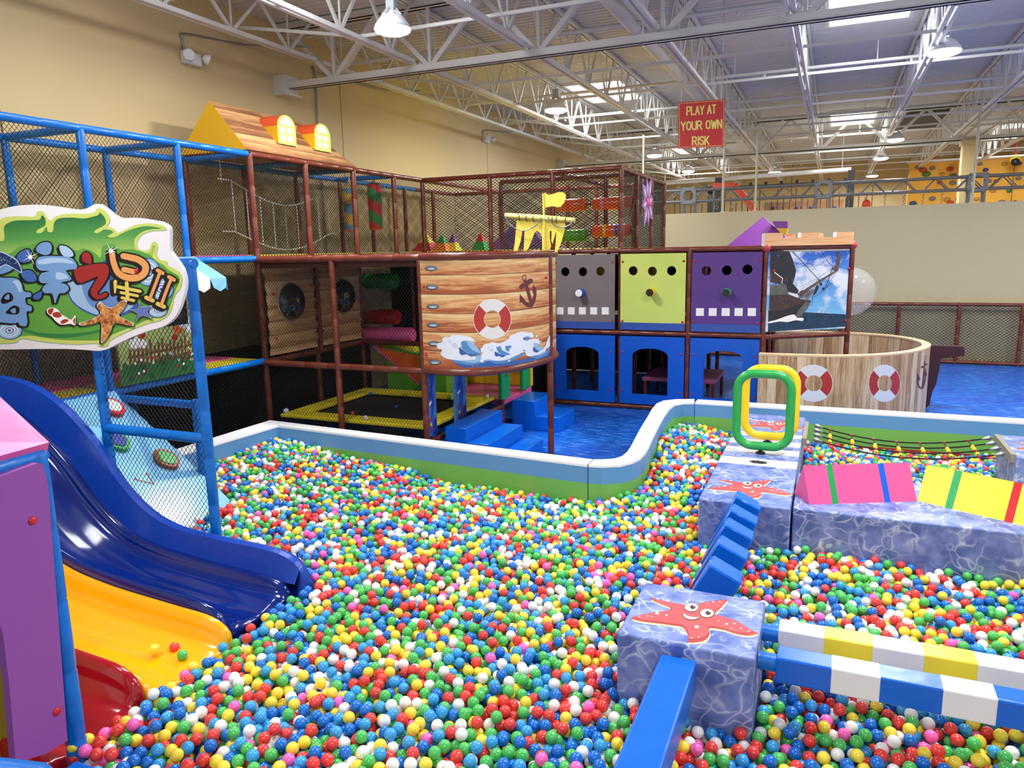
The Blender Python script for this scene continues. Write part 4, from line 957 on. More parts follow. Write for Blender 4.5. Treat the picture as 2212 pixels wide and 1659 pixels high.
deck(-4.85, -1.08, 13.4, 17.1, Z1 - .02, 'inner lower deck behind the coloured panels', None, P3('deck_dark_blue', 30, 60, 120, .5))
for i, (u, q, lb) in enumerate(((1297, m_hy0, 'yellow padded pole seen through the right hole of the grey board'), (1372, m_orange, 'orange padded pole seen through the left hole of the lime board'), (1409, m_hy0, 'yellow padded pole seen through the middle hole of the lime board'), (1520, m_pink, 'pink padded pole seen through the left hole of the purple board'))):
    p = onY(u, 586, 15.3); m = MB(); m.tube([(p.x, 15.3, Z1 - .02), (p.x, 15.3, Z2 - .14)], .08, 14); tag(m.build('padded_pole', q), lb, 'padded pole')
t = thing('foam_mat', 'dull pink foam mat table seen through the middle blue archway', 'foam mat', (-2.6, 14.5, .3)); m = MB(); m.box((-3.3, 14.0, .42), (-1.9, 15.3, .5), bev=.01); m.build('mat', P3('dull_pink', 170, 90, 130, .5), t)
m = MB()
for x, y in ((-3.25, 14.05), (-1.95, 14.05), (-3.25, 15.25), (-1.95, 15.25)): m.box((x - .03, y - .03, 0), (x + .03, y + .03, .42))
m.build('legs', m_brown, t)

# ---- facade panels

def rect_px(u0, v0, u1, v1, Y): return [onY(u0, v0, Y), onY(u1, v0, Y), onY(u1, v1, Y), onY(u0, v1, Y)]
def circ(c, r, n=24): return [V((c.x + r * math.cos(2 * PI * i / n), c.y, c.z + r * math.sin(2 * PI * i / n))) for i in range(n)]
YF = 13.25
m_navy = P3('panel_band_blue', 52, 84, 165, .45)
def facade_panel(i, col, holes, knob, kc, kf, squares, label, band=None):
    x0, x1 = FX[i] + .055, FX[i + 1] - .055; z0, z1 = Z1 + .06, Z2 - .06
    t = thing('activity_board', label, 'play panel', ((x0 + x1) / 2, YF, z0))
    o = [V((x0, YF, z0)), V((x1, YF, z0)), V((x1, YF, z1)), V((x0, YF, z1))]
    m = MB(); m.plate([o] + [circ(onY(a, b, YF), .083) for a, b in holes], (0, .03, 0)); m.build('board', col, t)
    m = MB(); e = .003; m.plate([V((x0 - .001, YF - e, z0)), V((x1 + .001, YF - e, z0)), V((x1 + .001, YF - e, z0 + .135)), V((x0 - .001, YF - e, z0 + .135))], (0, e, 0)); m.build('bottom_band', m_navy, t)
    k = onY(*knob, YF); m = MB(); d_ = V((.0, -1, 0)); m.tube([k + V((.04, 0, .02)), k + V((.04, 0, .02)) + d_ * .2], .07, 20); m.build('knob', kc, t)
    m = MB(); c = k + V((.04, 0, .02)) + d_ * .201; m.tube([c, c + d_ * .006], .066, 20); m.build('knob_face', kf, t)
    for a, b in squares:
        m = MB(); c = onY(a, b, YF); m.plate([c + V((-.068, -.004, -.068)), c + V((.068, -.004, -.068)), c + V((.068, -.004, .068)), c + V((-.068, -.004, .068))], (0, .004, 0)); m.build('white_square', m_prw, t)
    for x in (x0 + .04, x1 - .04):
        for z in (z0 + .16, z1 - .14):
            m = MB(); m.sphere((x, YF - .005, z), .022, seg=12, rings=8, sc=(1, .6, 1)); m.build('button', m_redbtn, t)
facade_panel(0, P3('panel_grey', 122, 112, 112, .5, vary=.03), [(1221, 587), (1259, 587), (1297, 586)], (1253, 634), m_bs, m_prw, [(x, 671.5) for x in (1210, 1234, 1258, 1282.5, 1307.5)], 'grey play panel with three holes, a blue knob and five white squares')
facade_panel(1, P3('panel_lime', 204, 220, 108, .5), [(1367.5, 585), (1409, 586), (1450.6, 585)], (1404, 633), m_hy, m_prk, [], 'lime yellow play panel with three holes and a yellow knob with black face')
facade_panel(2, P3('panel_purple', 88, 52, 130, .5), [(1525.5, 585), (1570, 584), (1614.5, 582)], (1566, 634), P3('knob_green', 60, 190, 120, .4), m_prk, [(x, 674) for x in (1512, 1539.5, 1567.5, 1595.5, 1624)], 'purple play panel with three holes, a green knob and five white squares')
m_pblue = P3('panel_blue', 0, 88, 200, .42, vary=.04, bump=.08, bscale=3)
for i, (u0, u1, vt, vs, vb, lb) in enumerate(((1222, 1293, 749, 766, 843, 'left, under the grey panel'), (1365, 1442, 753, 772, 853, 'middle, under the lime panel'), (1519, 1604, 758, 778, 862, 'right, under the purple panel'))):
    x0, x1 = FX[i] + .05, FX[i + 1] - .05; z0, z1 = .11, Z1 - .06
    t = thing('archway_board', 'blue wall panel with an arched doorway, %s' % lb, 'play panel', ((x0 + x1) / 2, YF, z0), 'blue archway panels')
    a, b, c, d_ = onY(u0, vb, YF), onY(u1, vb, YF), onY(u1, vs, YF), onY(u0, vs, YF); tp = onY((u0 + u1) / 2, vt, YF).z; zs = (c.z + d_.z) / 2; xb0, xb1 = (a.x + d_.x) / 2, (b.x + c.x) / 2; zb = max((a.z + b.z) / 2, z0 + .1)
    arc = [V(((xb0 + xb1) / 2 + (xb1 - xb0) / 2 * math.cos(q), YF, zs + (tp - zs) * math.sin(q) ** .8)) for q in [PI * k / 14 for k in range(15)]]
    m = MB(); m.plate([[V((x0, YF, z0)), V((x1, YF, z0)), V((x1, YF, z1)), V((x0, YF, z1))], [V((xb0, YF, zb)), V((xb1, YF, zb))] + arc], (0, .05, 0)); m.build('board', m_pblue, t)
    for x in (x0 + .06, x1 - .06):
        for z in (z0 + .25, z1 - .3):
            m = MB(); m.sphere((x, YF - .005, z), .02, seg=12, rings=8, sc=(1, .6, 1)); m.build('button', m_redbtn, t)

# ---- ship picture bay, battlement, tent, dome
PA, PB = V((-.99, 13.26, 0)), V((.27, 14.13, 0)); Sd = (PB - PA).normalized(); Sn = V((Sd.y, -Sd.x, 0)); SL = (PB - PA).length
def shp(u, v, l=0): return onPl(u, v, PA, Sn) + Sn * l
t = thing('ship_picture', 'printed picture panel of an old sailing ship bow on a blue sea under clouds', 'picture panel', (-.4, 13.6, 1.5))
m = MB(); z0, z1 = Z1 + .08, Z2 - .07; m.plate([PA + V((0, 0, z0)), PB + V((0, 0, z0)), PB + V((0, 0, z1)), PA + V((0, 0, z1))], -Sn * .03)
def f_sky(k):
    g = k.add('ShaderNodeNewGeometry'); sp = k.add('ShaderNodeSeparateXYZ'); k.link(g.outputs['Position'], sp.inputs[0])
    mp = k.add('ShaderNodeMapping'); mp.inputs['Scale'].default_value = (1, 1, 1.3); k.link(g.outputs['Position'], mp.inputs[0])
    n = k.add('ShaderNodeTexNoise', i_Scale=2.3, i_Detail=6.0, i_Roughness=.6); k.link(mp.outputs[0], n.inputs['Vector'])
    blue = k.ramp(k.math('MULTIPLY', k.math('SUBTRACT', sp.outputs[2], 1.75), .9), [(0, srgb(120, 190, 235)), (1, srgb(40, 96, 196))])
    k.link(k.mix(k.ramp(n.outputs[0], [(.46, (0, 0, 0, 1)), (.6, (1, 1, 1, 1))]), blue, srgb(226, 230, 240)), k.b.inputs['Base Color'])
m.build('board', tex_mat('picture_sky_print', f_sky, .4), t)
Z = lambda x, y: (1640 + x / 6.912, 500 + y / 6.912)
ar = Art(shp); ar.lift = .0012
def zp(L): return [Z(a, b) for a, b in L]
m_sea = P3('print_sea', 30, 62, 92, .4, vary=.45, vscale=14); m_hull = P3('print_hull', 74, 52, 48, .5, vary=.35, vscale=18); m_hulld = P3('print_hull_dark', 38, 38, 42, .5, vary=.3, vscale=14); m_spar = P3('print_spar', 96, 76, 68, .5); m_hgrey = P3('print_hull_grey', 98, 98, 92, .5, vary=.3, vscale=16)
ar.p(zp([(135, 1180), (1322, 1238), (1305, 1418), (130, 1498)]), m_sea, 1)
ar.p(zp([(155, 930), (420, 930), (620, 1010), (770, 1030), (750, 1100), (660, 1200), (600, 1275), (400, 1300), (140, 1350)]), m_hull, 2)
ar.p(zp([(150, 1200), (350, 1180), (560, 1100), (690, 1060), (560, 1270), (400, 1300), (138, 1350)]), m_hulld, 3); ar.p(zp([(690, 1050), (760, 1070), (720, 1150), (610, 1280), (540, 1265), (580, 1180)]), m_hgrey, 4)
ar.p(zp([(160, 800), (380, 800), (420, 900), (420, 940), (155, 950)]), m_hgrey, 3)
ar.p(zp([(168, 292), (445, 292), (500, 420), (550, 580), (530, 680), (500, 780), (590, 880), (560, 930), (430, 900), (380, 780), (240, 780), (160, 640)]), m_hulld, 4)
ar.p(zp([(170, 560), (240, 620), (330, 700), (330, 760), (162, 760)]), m_hull, 5)
ar.stroke(zp([(660, 900), (900, 740), (1170, 575)]), (6, 3), m_spar, 5, False); ar.stroke(zp([(660, 890), (900, 745), (1170, 570)]), (1.2, .8), m_prbr, 6, False)
ar.p(zp([(1080, 570), (1150, 480), (1160, 290), (1185, 290), (1190, 380), (1225, 330), (1200, 460), (1175, 590)]), m_spar, 6)
for L, w_ in (([(490, 300), (620, 430), (900, 735)], 1.2), ([(925, 292), (1050, 490)], .9), ([(1100, 510), (1040, 700), (985, 830)], 1.1), ([(985, 840), (1100, 765)], .7), ([(670, 470), (870, 500), (1100, 512)], .4), ([(600, 830), (860, 700), (1100, 540)], .4), ([(620, 860), (900, 700)], .35), ([(740, 435), (1130, 330)], .35), ([(820, 980), (985, 860), (1130, 630)], .6), ([(780, 1100), (800, 960)], .8), ([(660, 480), (760, 740)], .35), ([(540, 420), (560, 560)], .3)):
    ar.stroke(zp(L), w_, m_prk, 7, False)
for a, b in ((740, 435), (820, 470), (795, 497), (860, 510), (745, 530), (960, 630), (990, 495), (1040, 470)): ar.ell(Z(a, b), 1.1, .8, m_prk, 8, n=8)
ar.p(zp([(560, 930), (640, 870), (690, 900), (620, 980)]), m_spar, 6)
for i in range(9):
    a = 640 + i * 22; ar.stroke(zp([(a, 900 - i * 4), (a - 60, 1010 - i * 6)]), 1.5, m_spar if i % 2 else m_hulld, 6, False)
ar.p(zp([(770, 850), (790, 880), (770, 950), (700, 1040), (670, 1030), (740, 940)]), P3('print_figurehead', 132, 100, 70, .5), 7)
ar.ell(Z(915, 785), 3.3, 3.6, m_hulld, 8); ar.ell(Z(955, 855), 2.8, 3, m_hulld, 8); ar.p(zp([(860, 790), (890, 820), (850, 920), (800, 960), (830, 860)]), m_hulld, 8)
ar.stroke(zp([(225, 610), (345, 700), (335, 770)]), 1.8, m_prw, 8, False); ar.stroke(zp([(245, 770), (410, 805)]), 2, m_spar, 8, False)
for a in (380, 410, 485): ar.stroke(zp([(a, 700), (a + 5, 760)]), 1.4, m_hgrey, 8, False)
for o_ in (0, 12, 26): ar.stroke(zp([(410, 860 + o_), (450, 980 + o_), (560, 1030 + o_), (640, 1010 + o_)]), .8, m_spar, 8)
ar.p(zp([(140, 1345), (230, 1325), (330, 1290), (430, 1255), (520, 1240), (560, 1285), (650, 1290), (645, 1335), (540, 1325), (420, 1352), (300, 1345), (138, 1370)]), m_prw, 8, True, 3)
ar.p(zp([(265, 335), (285, 350), (295, 370), (285, 385), (268, 360)]), m_bs, 6)
ar.mb.build('ship_print', m_prw, t)
m = MB()
for a, b in ((215, 592), (1338, 555), (1285, 1330)): m.sphere(shp(*Z(a, b), .005), .022, seg=12, rings=8)
m.build('button', m_redbtn, t)
t = thing('battlement_trim', 'light wooden battlement board on top of the ship picture bay', 'battlement', (-.4, 13.6, 3))
def batt(p0, p1, nm):
    d = (p1 - p0); n_ = V((d.y, -d.x, 0)).normalized(); zb, zm, zt = Z2 + .03, Z2 + .16, Z2 + .245
    pr = [(0, zb), (1, zb), (1, zt), (.8, zt), (.8, zm), (.6, zm), (.6, zt), (.4, zt), (.4, zm), (.2, zm), (.2, zt), (0, zt)]
    m = MB(); m.plate([p0 + d * a + V((0, 0, z)) for a, z in pr], -n_ * .1, None, m_prw); m.build(nm, m_wd, t)
def f_wd(k):
    g = k.add('ShaderNodeNewGeometry'); mp = k.add('ShaderNodeMapping'); mp.inputs['Scale'].default_value = (1.2, 1.2, 22); k.link(g.outputs['Position'], mp.inputs[0])
    n = k.add('ShaderNodeTexNoise', i_Scale=1.2, i_Detail=4.0); k.link(mp.outputs[0], n.inputs['Vector'])
    k.link(k.ramp(n.outputs[0], [(.3, srgb(236, 190, 138)), (.55, srgb(224, 164, 112)), (.72, srgb(190, 120, 76))]), k.b.inputs['Base Color'])
m_wd = tex_mat('light_wood_print', f_wd, .45)
batt(V((-1.06, 13.2, 0)), V((.32, 14.1, 0)), 'front_board'); batt(V((-.9, 14.9, 0)), V((.3, 15.3, 0)), 'rear_board')
t = thing('clear_dome', 'clear plastic bubble dome bulging out beside the ship picture', 'bubble dome', (.33, 14.9, 2.1))
m_clear = mat('clear_plastic', (.9, .92, .94, 1), .04, coat=1.0); m_clear.node_tree.nodes['Principled BSDF'].inputs['Alpha'].default_value = .16
m = MB(); m.lathe((0, 0, 0), [(.44 * math.cos(a), .44 * math.sin(a)) for a in [PI / 2 * k / 12 for k in range(13)]], seg=40)
bm_ = [(v[2] * 1.0 + .33, v[1] + 14.9, -v[0] + 2.12) for v in m.v]; m.v = bm_; m.build('dome', m_clear, t)
m = MB(); m.tube([(.33, 14.9 + .45 * math.cos(a), 2.12 + .45 * math.sin(a)) for a in [2 * PI * k / 32 for k in range(32)]], .012, 6, closed=True); m.build('rim', m_clear, t)
t = thing('dome_board', 'purple side panel carrying the clear bubble dome', 'play panel', (.3, 15, 1.5)); m = MB()
m.plate([[V((.32, 14.28, 1.5)), V((.32, 15.55, 1.5)), V((.32, 15.55, 2.88)), V((.32, 14.28, 2.88))], [V((.32, 14.9 + .43 * math.cos(a), 2.12 + .43 * math.sin(a))) for a in [2 * PI * k / 24 for k in range(24)]]], (-.03, 0, 0)); m.build('board', P3('panel_purple', 88, 52, 130, .5), t)
t = thing('play_tent', 'purple pyramid tent roof with a small dormer on the upper deck', 'tent', (-1.2, 14.5, Z2))
m = MB(); b0 = [V((-1.78, 13.9, Z2 + .03)), V((-.62, 13.9, Z2 + .03)), V((-.62, 15.0, Z2 + .03)), V((-1.78, 15.0, Z2 + .03))]; ap = V((-1.2, 14.4, 3.5))
for i in range(4): m.face([b0[i], b0[(i + 1) % 4], ap])
m.build('tent_roof', P3('tent_purple', 126, 60, 150, .45), t)
m = MB(); c0 = onY(1666, 478, 14.1); m.plate([onY(1668, 478, 14.1), onY(1701, 478, 14.1), onY(1701, 493, 14.1), onY(1676, 493, 14.1)], (0, .3, 0)); m.build('dormer_top', P3('tent_purple', 126, 60, 150, .45), t)
m = MB(); m.plate([onY(1676, 493, 14.1), onY(1701, 493, 14.1), onY(1699, 507, 14.1), onY(1690, 507, 14.1)], (0, .3, 0)); m.build('dormer_side', P3('tent_yellow', 220, 184, 30, .45), t)

# ---- curved surfaces
class Path:
    def __init__(s, pts, n=6, closed=False):
        s.p = cr([(a, b, 0) for a, b in pts], n, closed); s.L = [0]
        for a, b in zip(s.p, s.p[1:]): s.L.append(s.L[-1] + (b - a).length)
        c = sum(s.p, V()) / len(s.p); s.c = c
    def at(s, t, lift=0):
        t = min(max(t, 0), s.L[-1] - 1e-6); i = max(j for j in range(len(s.L) - 1) if s.L[j] <= t + 1e-9); a, b = s.p[i], s.p[i + 1]
        q = a.lerp(b, (t - s.L[i]) / (s.L[i + 1] - s.L[i])); d = (b - a).normalized(); n = V((d.y, -d.x, 0))
        if n.dot(q - s.c) < 0: n = -n
        return q + n * lift
    def hit(s, u, v):
        d = ray(u, v); best = None
        for i, (a, b) in enumerate(zip(s.p, s.p[1:])):
            ex, ey = b.x - a.x, b.y - a.y; det = d.x * (-ey) + ex * d.y
            if abs(det) < 1e-9: continue
            k = (a.x * (-ey) + ex * a.y) / det; w = (d.x * a.y - d.y * a.x) / det
            if k > 0 and -1e-6 <= w <= 1 + 1e-6 and (best is None or k < best[0]): best = (k, s.L[i] + w * (s.L[i + 1] - s.L[i]))
        if best is None: return None
        return best[1], CAMZ + d.z * best[0]
    def wall(s, mb, z0, z1, lift=0, m=None, t0=0, t1=None, ds=.06):
        t1 = t1 or s.L[-1]; n = max(2, int((t1 - t0) / ds))
        for i in range(n):
            a, b = t0 + (t1 - t0) * i / n, t0 + (t1 - t0) * (i + 1) / n; p, q = s.at(a, lift), s.at(b, lift)
            mb.face([(p.x, p.y, z0), (q.x, q.y, z0), (q.x, q.y, z1), (p.x, p.y, z1)], m, True, [(a, z0), (b, z0), (b, z1), (a, z1)])
class CArt(Art):
    def __init__(s, path, ds=.07):
        s.path = path; s.ds = ds; s.last = (0, 0); super().__init__(s.g)
    def g(s, u, v, l):
        h = s.path.hit(u, v) or s.last; s.last = h; q = s.path.at(h[0], l); return V((q.x, q.y, h[1]))
    def p(s, pts, m, layer=1, smooth=False, n=5):
        if smooth: pts = [(q.x, q.y) for q in cr([(a, b, 0) for a, b in pts], n)]
        H = []
        for a, b in pts: h = s.path.hit(a, b) or s.last; s.last = h; H.append(h)
        k0, k1 = int(min(h[0] for h in H) / s.ds), int(max(h[0] for h in H) / s.ds) + 1
        for k in range(k0, k1):
            P_ = H
            for lim, sg in ((k * s.ds, 1), ((k + 1) * s.ds, -1)):
                Q = []
                for i in range(len(P_)):
                    a, b = P_[i - 1], P_[i]; ia, ib = sg * (a[0] - lim) >= 0, sg * (b[0] - lim) >= 0
                    if ia != ib: w = (lim - a[0]) / (b[0] - a[0]); Q.append((lim, a[1] + (b[1] - a[1]) * w))
                    if ib: Q.append(b)
                P_ = Q
                if not P_: break
            if len(P_) >= 3:
                tr = tessellate_polygon([[V((a, b, 0)) for a, b in P_]]); vs = []
                for a, b in P_: q = s.path.at(a, s.lift * layer); vs.append((q.x, q.y, b))
                s.mb.raw(vs, [tuple(x) for x in tr], m)
    def ell(s, c, rx, ry, m, layer=1, rot=0, n=24, a0=0, a1=2 * PI, rin=None):
        if rin is None:
            ca, sa = math.cos(rot), math.sin(rot); s.p([(c[0] + rx * math.cos(q) * ca - ry * math.sin(q) * sa, c[1] + rx * math.cos(q) * sa + ry * math.sin(q) * ca) for q in [2 * PI * j / n for j in range(n)]], m, layer)
        else: super().ell(c, rx, ry, m, layer, rot, n, a0, a1, rin)
m_lbw = P3('lifebuoy_white', 232, 228, 222, .4); m_lbr = P3('lifebuoy_red', 184, 52, 44, .4); m_anch = P3('anchor_brown', 104, 44, 44, .4)
def lifebuoy(ar, c, rx, ry, rin, ly=2):
    ar.ell(c, rx * 1.03, ry * 1.03, m_prw, ly, n=40, rin=rin * .94)
    for k, (a0, a1, q) in enumerate(((45, 135, m_lbw), (135, 225, m_lbr), (225, 315, m_lbw), (-45, 45, m_lbr))):
        ar.ell(c, rx, ry, q, ly + 1, n=14, a0=math.radians(a0), a1=math.radians(a1), rin=rin)
def anchor(ar, pts_ring, poly, r, m, ly=2):
    ar.ell(pts_ring, r[0], r[1], m, ly, n=20, rin=.72); ar.p(poly, m, ly)
def anchor2(ar, Zz, ring, shank, sw, stock, arms, aw, f1, f2, r, m, ly=2):
    ar.ell(Zz(*ring[0]), r[0], r[1], m, ly, n=20, rin=.72); q = lambda L: [Zz(*p) for p in L]
    ar.stroke(q(shank), sw, m, ly, False); ar.stroke(q(stock), sw * 1.5, m, ly, False); ar.stroke(q(arms), (aw * .5, aw, aw * .5), m, ly); ar.p(q(f1), m, ly); ar.p(q(f2), m, ly)
hull = Path([(-4.92, 8.40), (-4.55, 8.35), (-4.15, 8.44), (-3.88, 8.78), (-3.72, 9.3), (-3.66, 9.82), (-3.72, 10.25), (-4.0, 10.68), (-4.5, 10.95), (-4.9, 11.0)])
t = thing('hull_panel', 'curved wooden ship hull panel with lifebuoy, anchor and blue waves', 'hull panel', (-4, 9, 1.5))
m = MB(); hull.wall(m, Z1 + .02, Z2 - .05, 0, m_plankh); m.build('panel_front', m_plankh, t)
m = MB(); hull.wall(m, Z1 + .02, Z2 - .05, -.02); m.build('panel_back', m_brown, t)
for z, nm in ((Z2 - .01, 'top_rail'), (Z1, 'bottom_rail')):
    m = MB(); pts = [hull.at(hull.L[-1] * i / 60, -.01) + V((0, 0, z)) for i in range(61)]; R = [.052 if i % 8 else .047 for i in range(61)]; m.tube(pts, R, 14); m.build(nm, m_brown, t)
ar = CArt(hull); ar.lift = .0015; Zh = lambda x, y: (900 + x / 6.145, 540 + y / 6.145)
zh = lambda L: [Zh(a, b) for a, b in L]
m_bolt = P3('print_bolt_grey', 120, 132, 142, .35); m_boltl = P3('print_bolt_light', 206, 212, 218, .35); m_boltd = P3('print_bolt_dark', 58, 50, 50, .4)
for a, b in ((197, 242), (207, 492), (220, 750), (223, 993), (236, 1240), (246, 1490)):
    ar.ell(Zh(a - 4, b + 2), 13.5, 5.8, m_boltd, 1); ar.ell(Zh(a, b), 12, 4.8, m_bolt, 2); ar.ell(Zh(a, b + 8), 7.5, 1.8, m_boltl, 3, n=14)
lifebuoy(ar, Zh(1003, 918), 39.8, 42, .46)
anchor2(ar, Zh, [(1428, 368)], ((1440, 410), (1515, 690)), 7, ((1390, 490), (1510, 410)), ((1378, 640), (1420, 690), (1510, 735), (1560, 640), (1575, 540)), 9.5, ((1366, 704), (1370, 585), (1440, 668)), ((1535, 580), (1548, 460), (1596, 530)), (4.8, 6.6), m_anch)
wv = P3('wave_white', 232, 236, 246, .4); w1 = P3('wave_pale_blue', 148, 188, 226, .4); w2 = P3('wave_blue', 88, 140, 198, .4); w3 = P3('wave_deep_blue', 46, 98, 172, .4); w4 = P3('wave_shadow', 204, 210, 228, .4)
ar.p(zh([(430, 1440), (560, 1540), (640, 1562), (900, 1555), (1200, 1535), (1500, 1500), (1740, 1440), (1800, 1390), (1808, 1290), (1700, 1330), (1560, 1420), (1300, 1470), (1000, 1440), (800, 1440), (600, 1450)]), w3, 1)
ar.p(zh([(430, 1440), (520, 1500), (700, 1530), (900, 1500), (960, 1470), (1050, 1510), (1200, 1500), (1350, 1430), (1440, 1370), (1500, 1420), (1600, 1450), (1720, 1400), (1790, 1300), (1700, 1280), (1500, 1340), (1300, 1400), (1100, 1430), (900, 1400), (600, 1420)]), w2, 2)
ar.p(zh([(435, 1440), (600, 1480), (760, 1500), (900, 1470), (1080, 1470), (1250, 1430), (1400, 1350), (1520, 1400), (1640, 1400), (1750, 1330), (1700, 1290), (1400, 1300), (1100, 1380), (800, 1400)]), w1, 3)
wh = [(270, 1270), (290, 1235), (345, 1225), (342, 1180), (375, 1155), (440, 1155), (470, 1130), (540, 1125), (640, 1140), (720, 1160), (770, 1200), (775, 1240), (740, 1220), (680, 1205), (590, 1215), (610, 1235), (590, 1260), (610, 1280), (560, 1300), (575, 1340), (570, 1370), (610, 1395), (660, 1380), (700, 1400), (720, 1420), (800, 1405), (860, 1380), (880, 1370), (850, 1350), (835, 1320), (870, 1290), (900, 1250), (960, 1240), (1000, 1225), (1100, 1235), (1180, 1200), (1220, 1180), (1235, 1140), (1300, 1115), (1330, 1095), (1400, 1082), (1470, 1095), (1530, 1100), (1548, 1150), (1520, 1165), (1470, 1150), (1420, 1160), (1410, 1190), (1500, 1190), (1560, 1180), (1620, 1190), (1625, 1240), (1590, 1240), (1550, 1230), (1560, 1270), (1540, 1300), (1545, 1350), (1600, 1360), (1640, 1330), (1700, 1280), (1740, 1170), (1770, 1130), (1800, 1190), (1810, 1290), (1760, 1280), (1700, 1340), (1620, 1380), (1520, 1410), (1450, 1400), (1430, 1350), (1300, 1410), (1180, 1460), (1060, 1470), (960, 1450), (900, 1460), (850, 1440), (760, 1455), (600, 1465), (500, 1460), (400, 1440), (345, 1410), (320, 1370), (340, 1325), (290, 1310)]
ar.p(zh(wh), wv, 4, True, 3)
for L, q, ly in (([(590, 1215), (640, 1200), (680, 1210), (740, 1225), (775, 1260), (830, 1320), (860, 1370), (760, 1390), (700, 1400), (620, 1330), (570, 1290), (610, 1280), (600, 1250)], w1, 5), ([(590, 1215), (660, 1205), (680, 1260), (740, 1330), (850, 1375), (740, 1395), (650, 1350), (600, 1290)], w2, 6), ([(565, 1300), (620, 1340), (700, 1380), (840, 1385), (720, 1405), (660, 1380), (610, 1395), (575, 1370)], w3, 7),
                 ([(1050, 1290), (1110, 1275), (1130, 1330), (1220, 1370), (1240, 1390), (1150, 1400), (1080, 1360)], w2, 5), ([(1035, 1345), (1100, 1380), (1180, 1405), (1130, 1425), (1090, 1405), (1050, 1415), (1030, 1380)], w3, 6), ([(1170, 1275), (1240, 1265), (1260, 1280), (1230, 1310), (1220, 1350), (1180, 1330)], w2, 5), ([(1420, 1160), (1470, 1145), (1500, 1165), (1470, 1200), (1430, 1200)], w2, 6),
                 ([(1545, 1225), (1600, 1240), (1640, 1300), (1690, 1310), (1620, 1345), (1560, 1300)], w1, 5), ([(1540, 1290), (1590, 1330), (1620, 1345), (1590, 1360), (1560, 1350), (1540, 1330)], w3, 6), ([(1400, 1320), (1440, 1330), (1420, 1350)], w2, 5)):
    ar.p(zh(L), q, ly)
for a, b, r in ((510, 1262, 6), (440, 1207, 3.2), (990, 1325, 4.2), (950, 1285, 2)): ar.ell(Zh(a, b), r, r * .75, w4, 6, n=16)
for a, b, r in ((1585, 1143, 2.2), (1640, 1218, 1.6), (865, 1468, 4), (1222, 1468, 2.4), (1566, 1470, 2), (1605, 1185, 1.5)): ar.ell(Zh(a, b), r, r, wv, 6, n=12)
ar.mb.build('hull_artwork', wv, t)
m = MB()
for a, b in ((100, 485), (132, 1388), (1710, 368), (1722, 1320)): h = hull.hit(*Zh(a, b)); q = hull.at(h[0], .01); m.sphere((q.x, q.y, h[1]), .018, seg=10, rings=7)
m.build('button', m_redbtn, t)

# ---- round wooden tub (ship bow) with prow
tub = Path([(-1.05, 12.86), (-.4, 12.86), (.3, 12.97), (.9, 13.3), (1.4, 13.9), (1.68, 14.75), (1.55, 15.6), (1.1, 16.2), (.44, 16.48), (-.4, 16.55), (-1.05, 16.5)])
t = thing('wooden_tub', 'round ship bow tub of upright light planks with two lifebuoys and an anchor', 'play tub', (0, 14.7, 0))
m = MB(); tub.wall(m, 0, 1.19, 0, m_plankv); m.build('outer_wall', m_plankv, t)
m = MB(); tub.wall(m, 0, 1.19, -.13, m_plankv); m.build('inner_wall', m_plankv, t)
m = MB(); n = 70
for i in range(n):
    a, b = tub.L[-1] * i / n, tub.L[-1] * (i + 1) / n; p, q, r_, s_ = tub.at(a, .004), tub.at(b, .004), tub.at(b, -.134), tub.at(a, -.134)
    m.face([(p.x, p.y, 1.2), (q.x, q.y, 1.2), (r_.x, r_.y, 1.2), (s_.x, s_.y, 1.2)]); m.face([(p.x, p.y, 1.17), (q.x, q.y, 1.17), (q.x, q.y, 1.2), (p.x, p.y, 1.2)]); m.face([(s_.x, s_.y, 1.17), (r_.x, r_.y, 1.17), (r_.x, r_.y, 1.2), (s_.x, s_.y, 1.2)])
m.build('rim', m_wood, t)
ar = CArt(tub); lifebuoy(ar, (1757.5, 828), 40.5, 39, .46, 1); lifebuoy(ar, (1910.5, 828), 33.5, 39, .46, 1)
Zt = lambda x, y: (1600 + x / 3.319, 430 + y / 3.319)
anchor2(ar, Zt, [(1325, 1140)], ((1320, 1165), (1302, 1350)), 3.2, ((1300, 1205), (1330, 1185)), ((1266, 1290), (1275, 1340), (1300, 1355), (1318, 1310), (1326, 1250)), 4.5, ((1260, 1320), (1264, 1240), (1288, 1290)), ((1312, 1270), (1328, 1205), (1335, 1265)), (1.6, 5), m_anch, 1)
ar.mb.build('hull_artwork', m_lbw, t)
t = thing('ship_prow', 'dark maroon wooden prow beam sticking out of the round tub', 'prow', (1.7, 14.9, 0))
Zq = lambda x, y: onY(1600 + x / 3.319, 430 + y / 3.319, 15.0)
m = MB(); m.plate([Zq(a, b) for a, b in ((1360, 1050), (1590, 1058), (1605, 1065), (1605, 1118), (1595, 1126), (1460, 1140), (1432, 1150), (1425, 1220), (1400, 1330), (1375, 1380), (1360, 1440), (1355, 1475), (1325, 1498), (1328, 1440), (1345, 1300))], (0, .13, 0)); m.build('prow_board', P3('prow_maroon', 66, 24, 30, .4), t)
# ---- low net fence on the far side of the blue floor
posts = [(x, 20.72, 0, 1.47) for x in (-3.5, -2.3, -1.0, .3, 1.6, 2.9, 4.2, 5.5)]
t = frame('net_fence', 'low brown padded pipe fence with black net along the tan half wall', 'fence', (1, 20.7, 0), posts, [((-3.5, 20.72, 1.47), (6.5, 20.72, 1.47)), ((-3.5, 20.72, .06), (6.5, 20.72, .06))], [((-3.5, 20.72, .06), (10, 0, 0), (0, 0, 1.41), .09, .07)], m_brown)
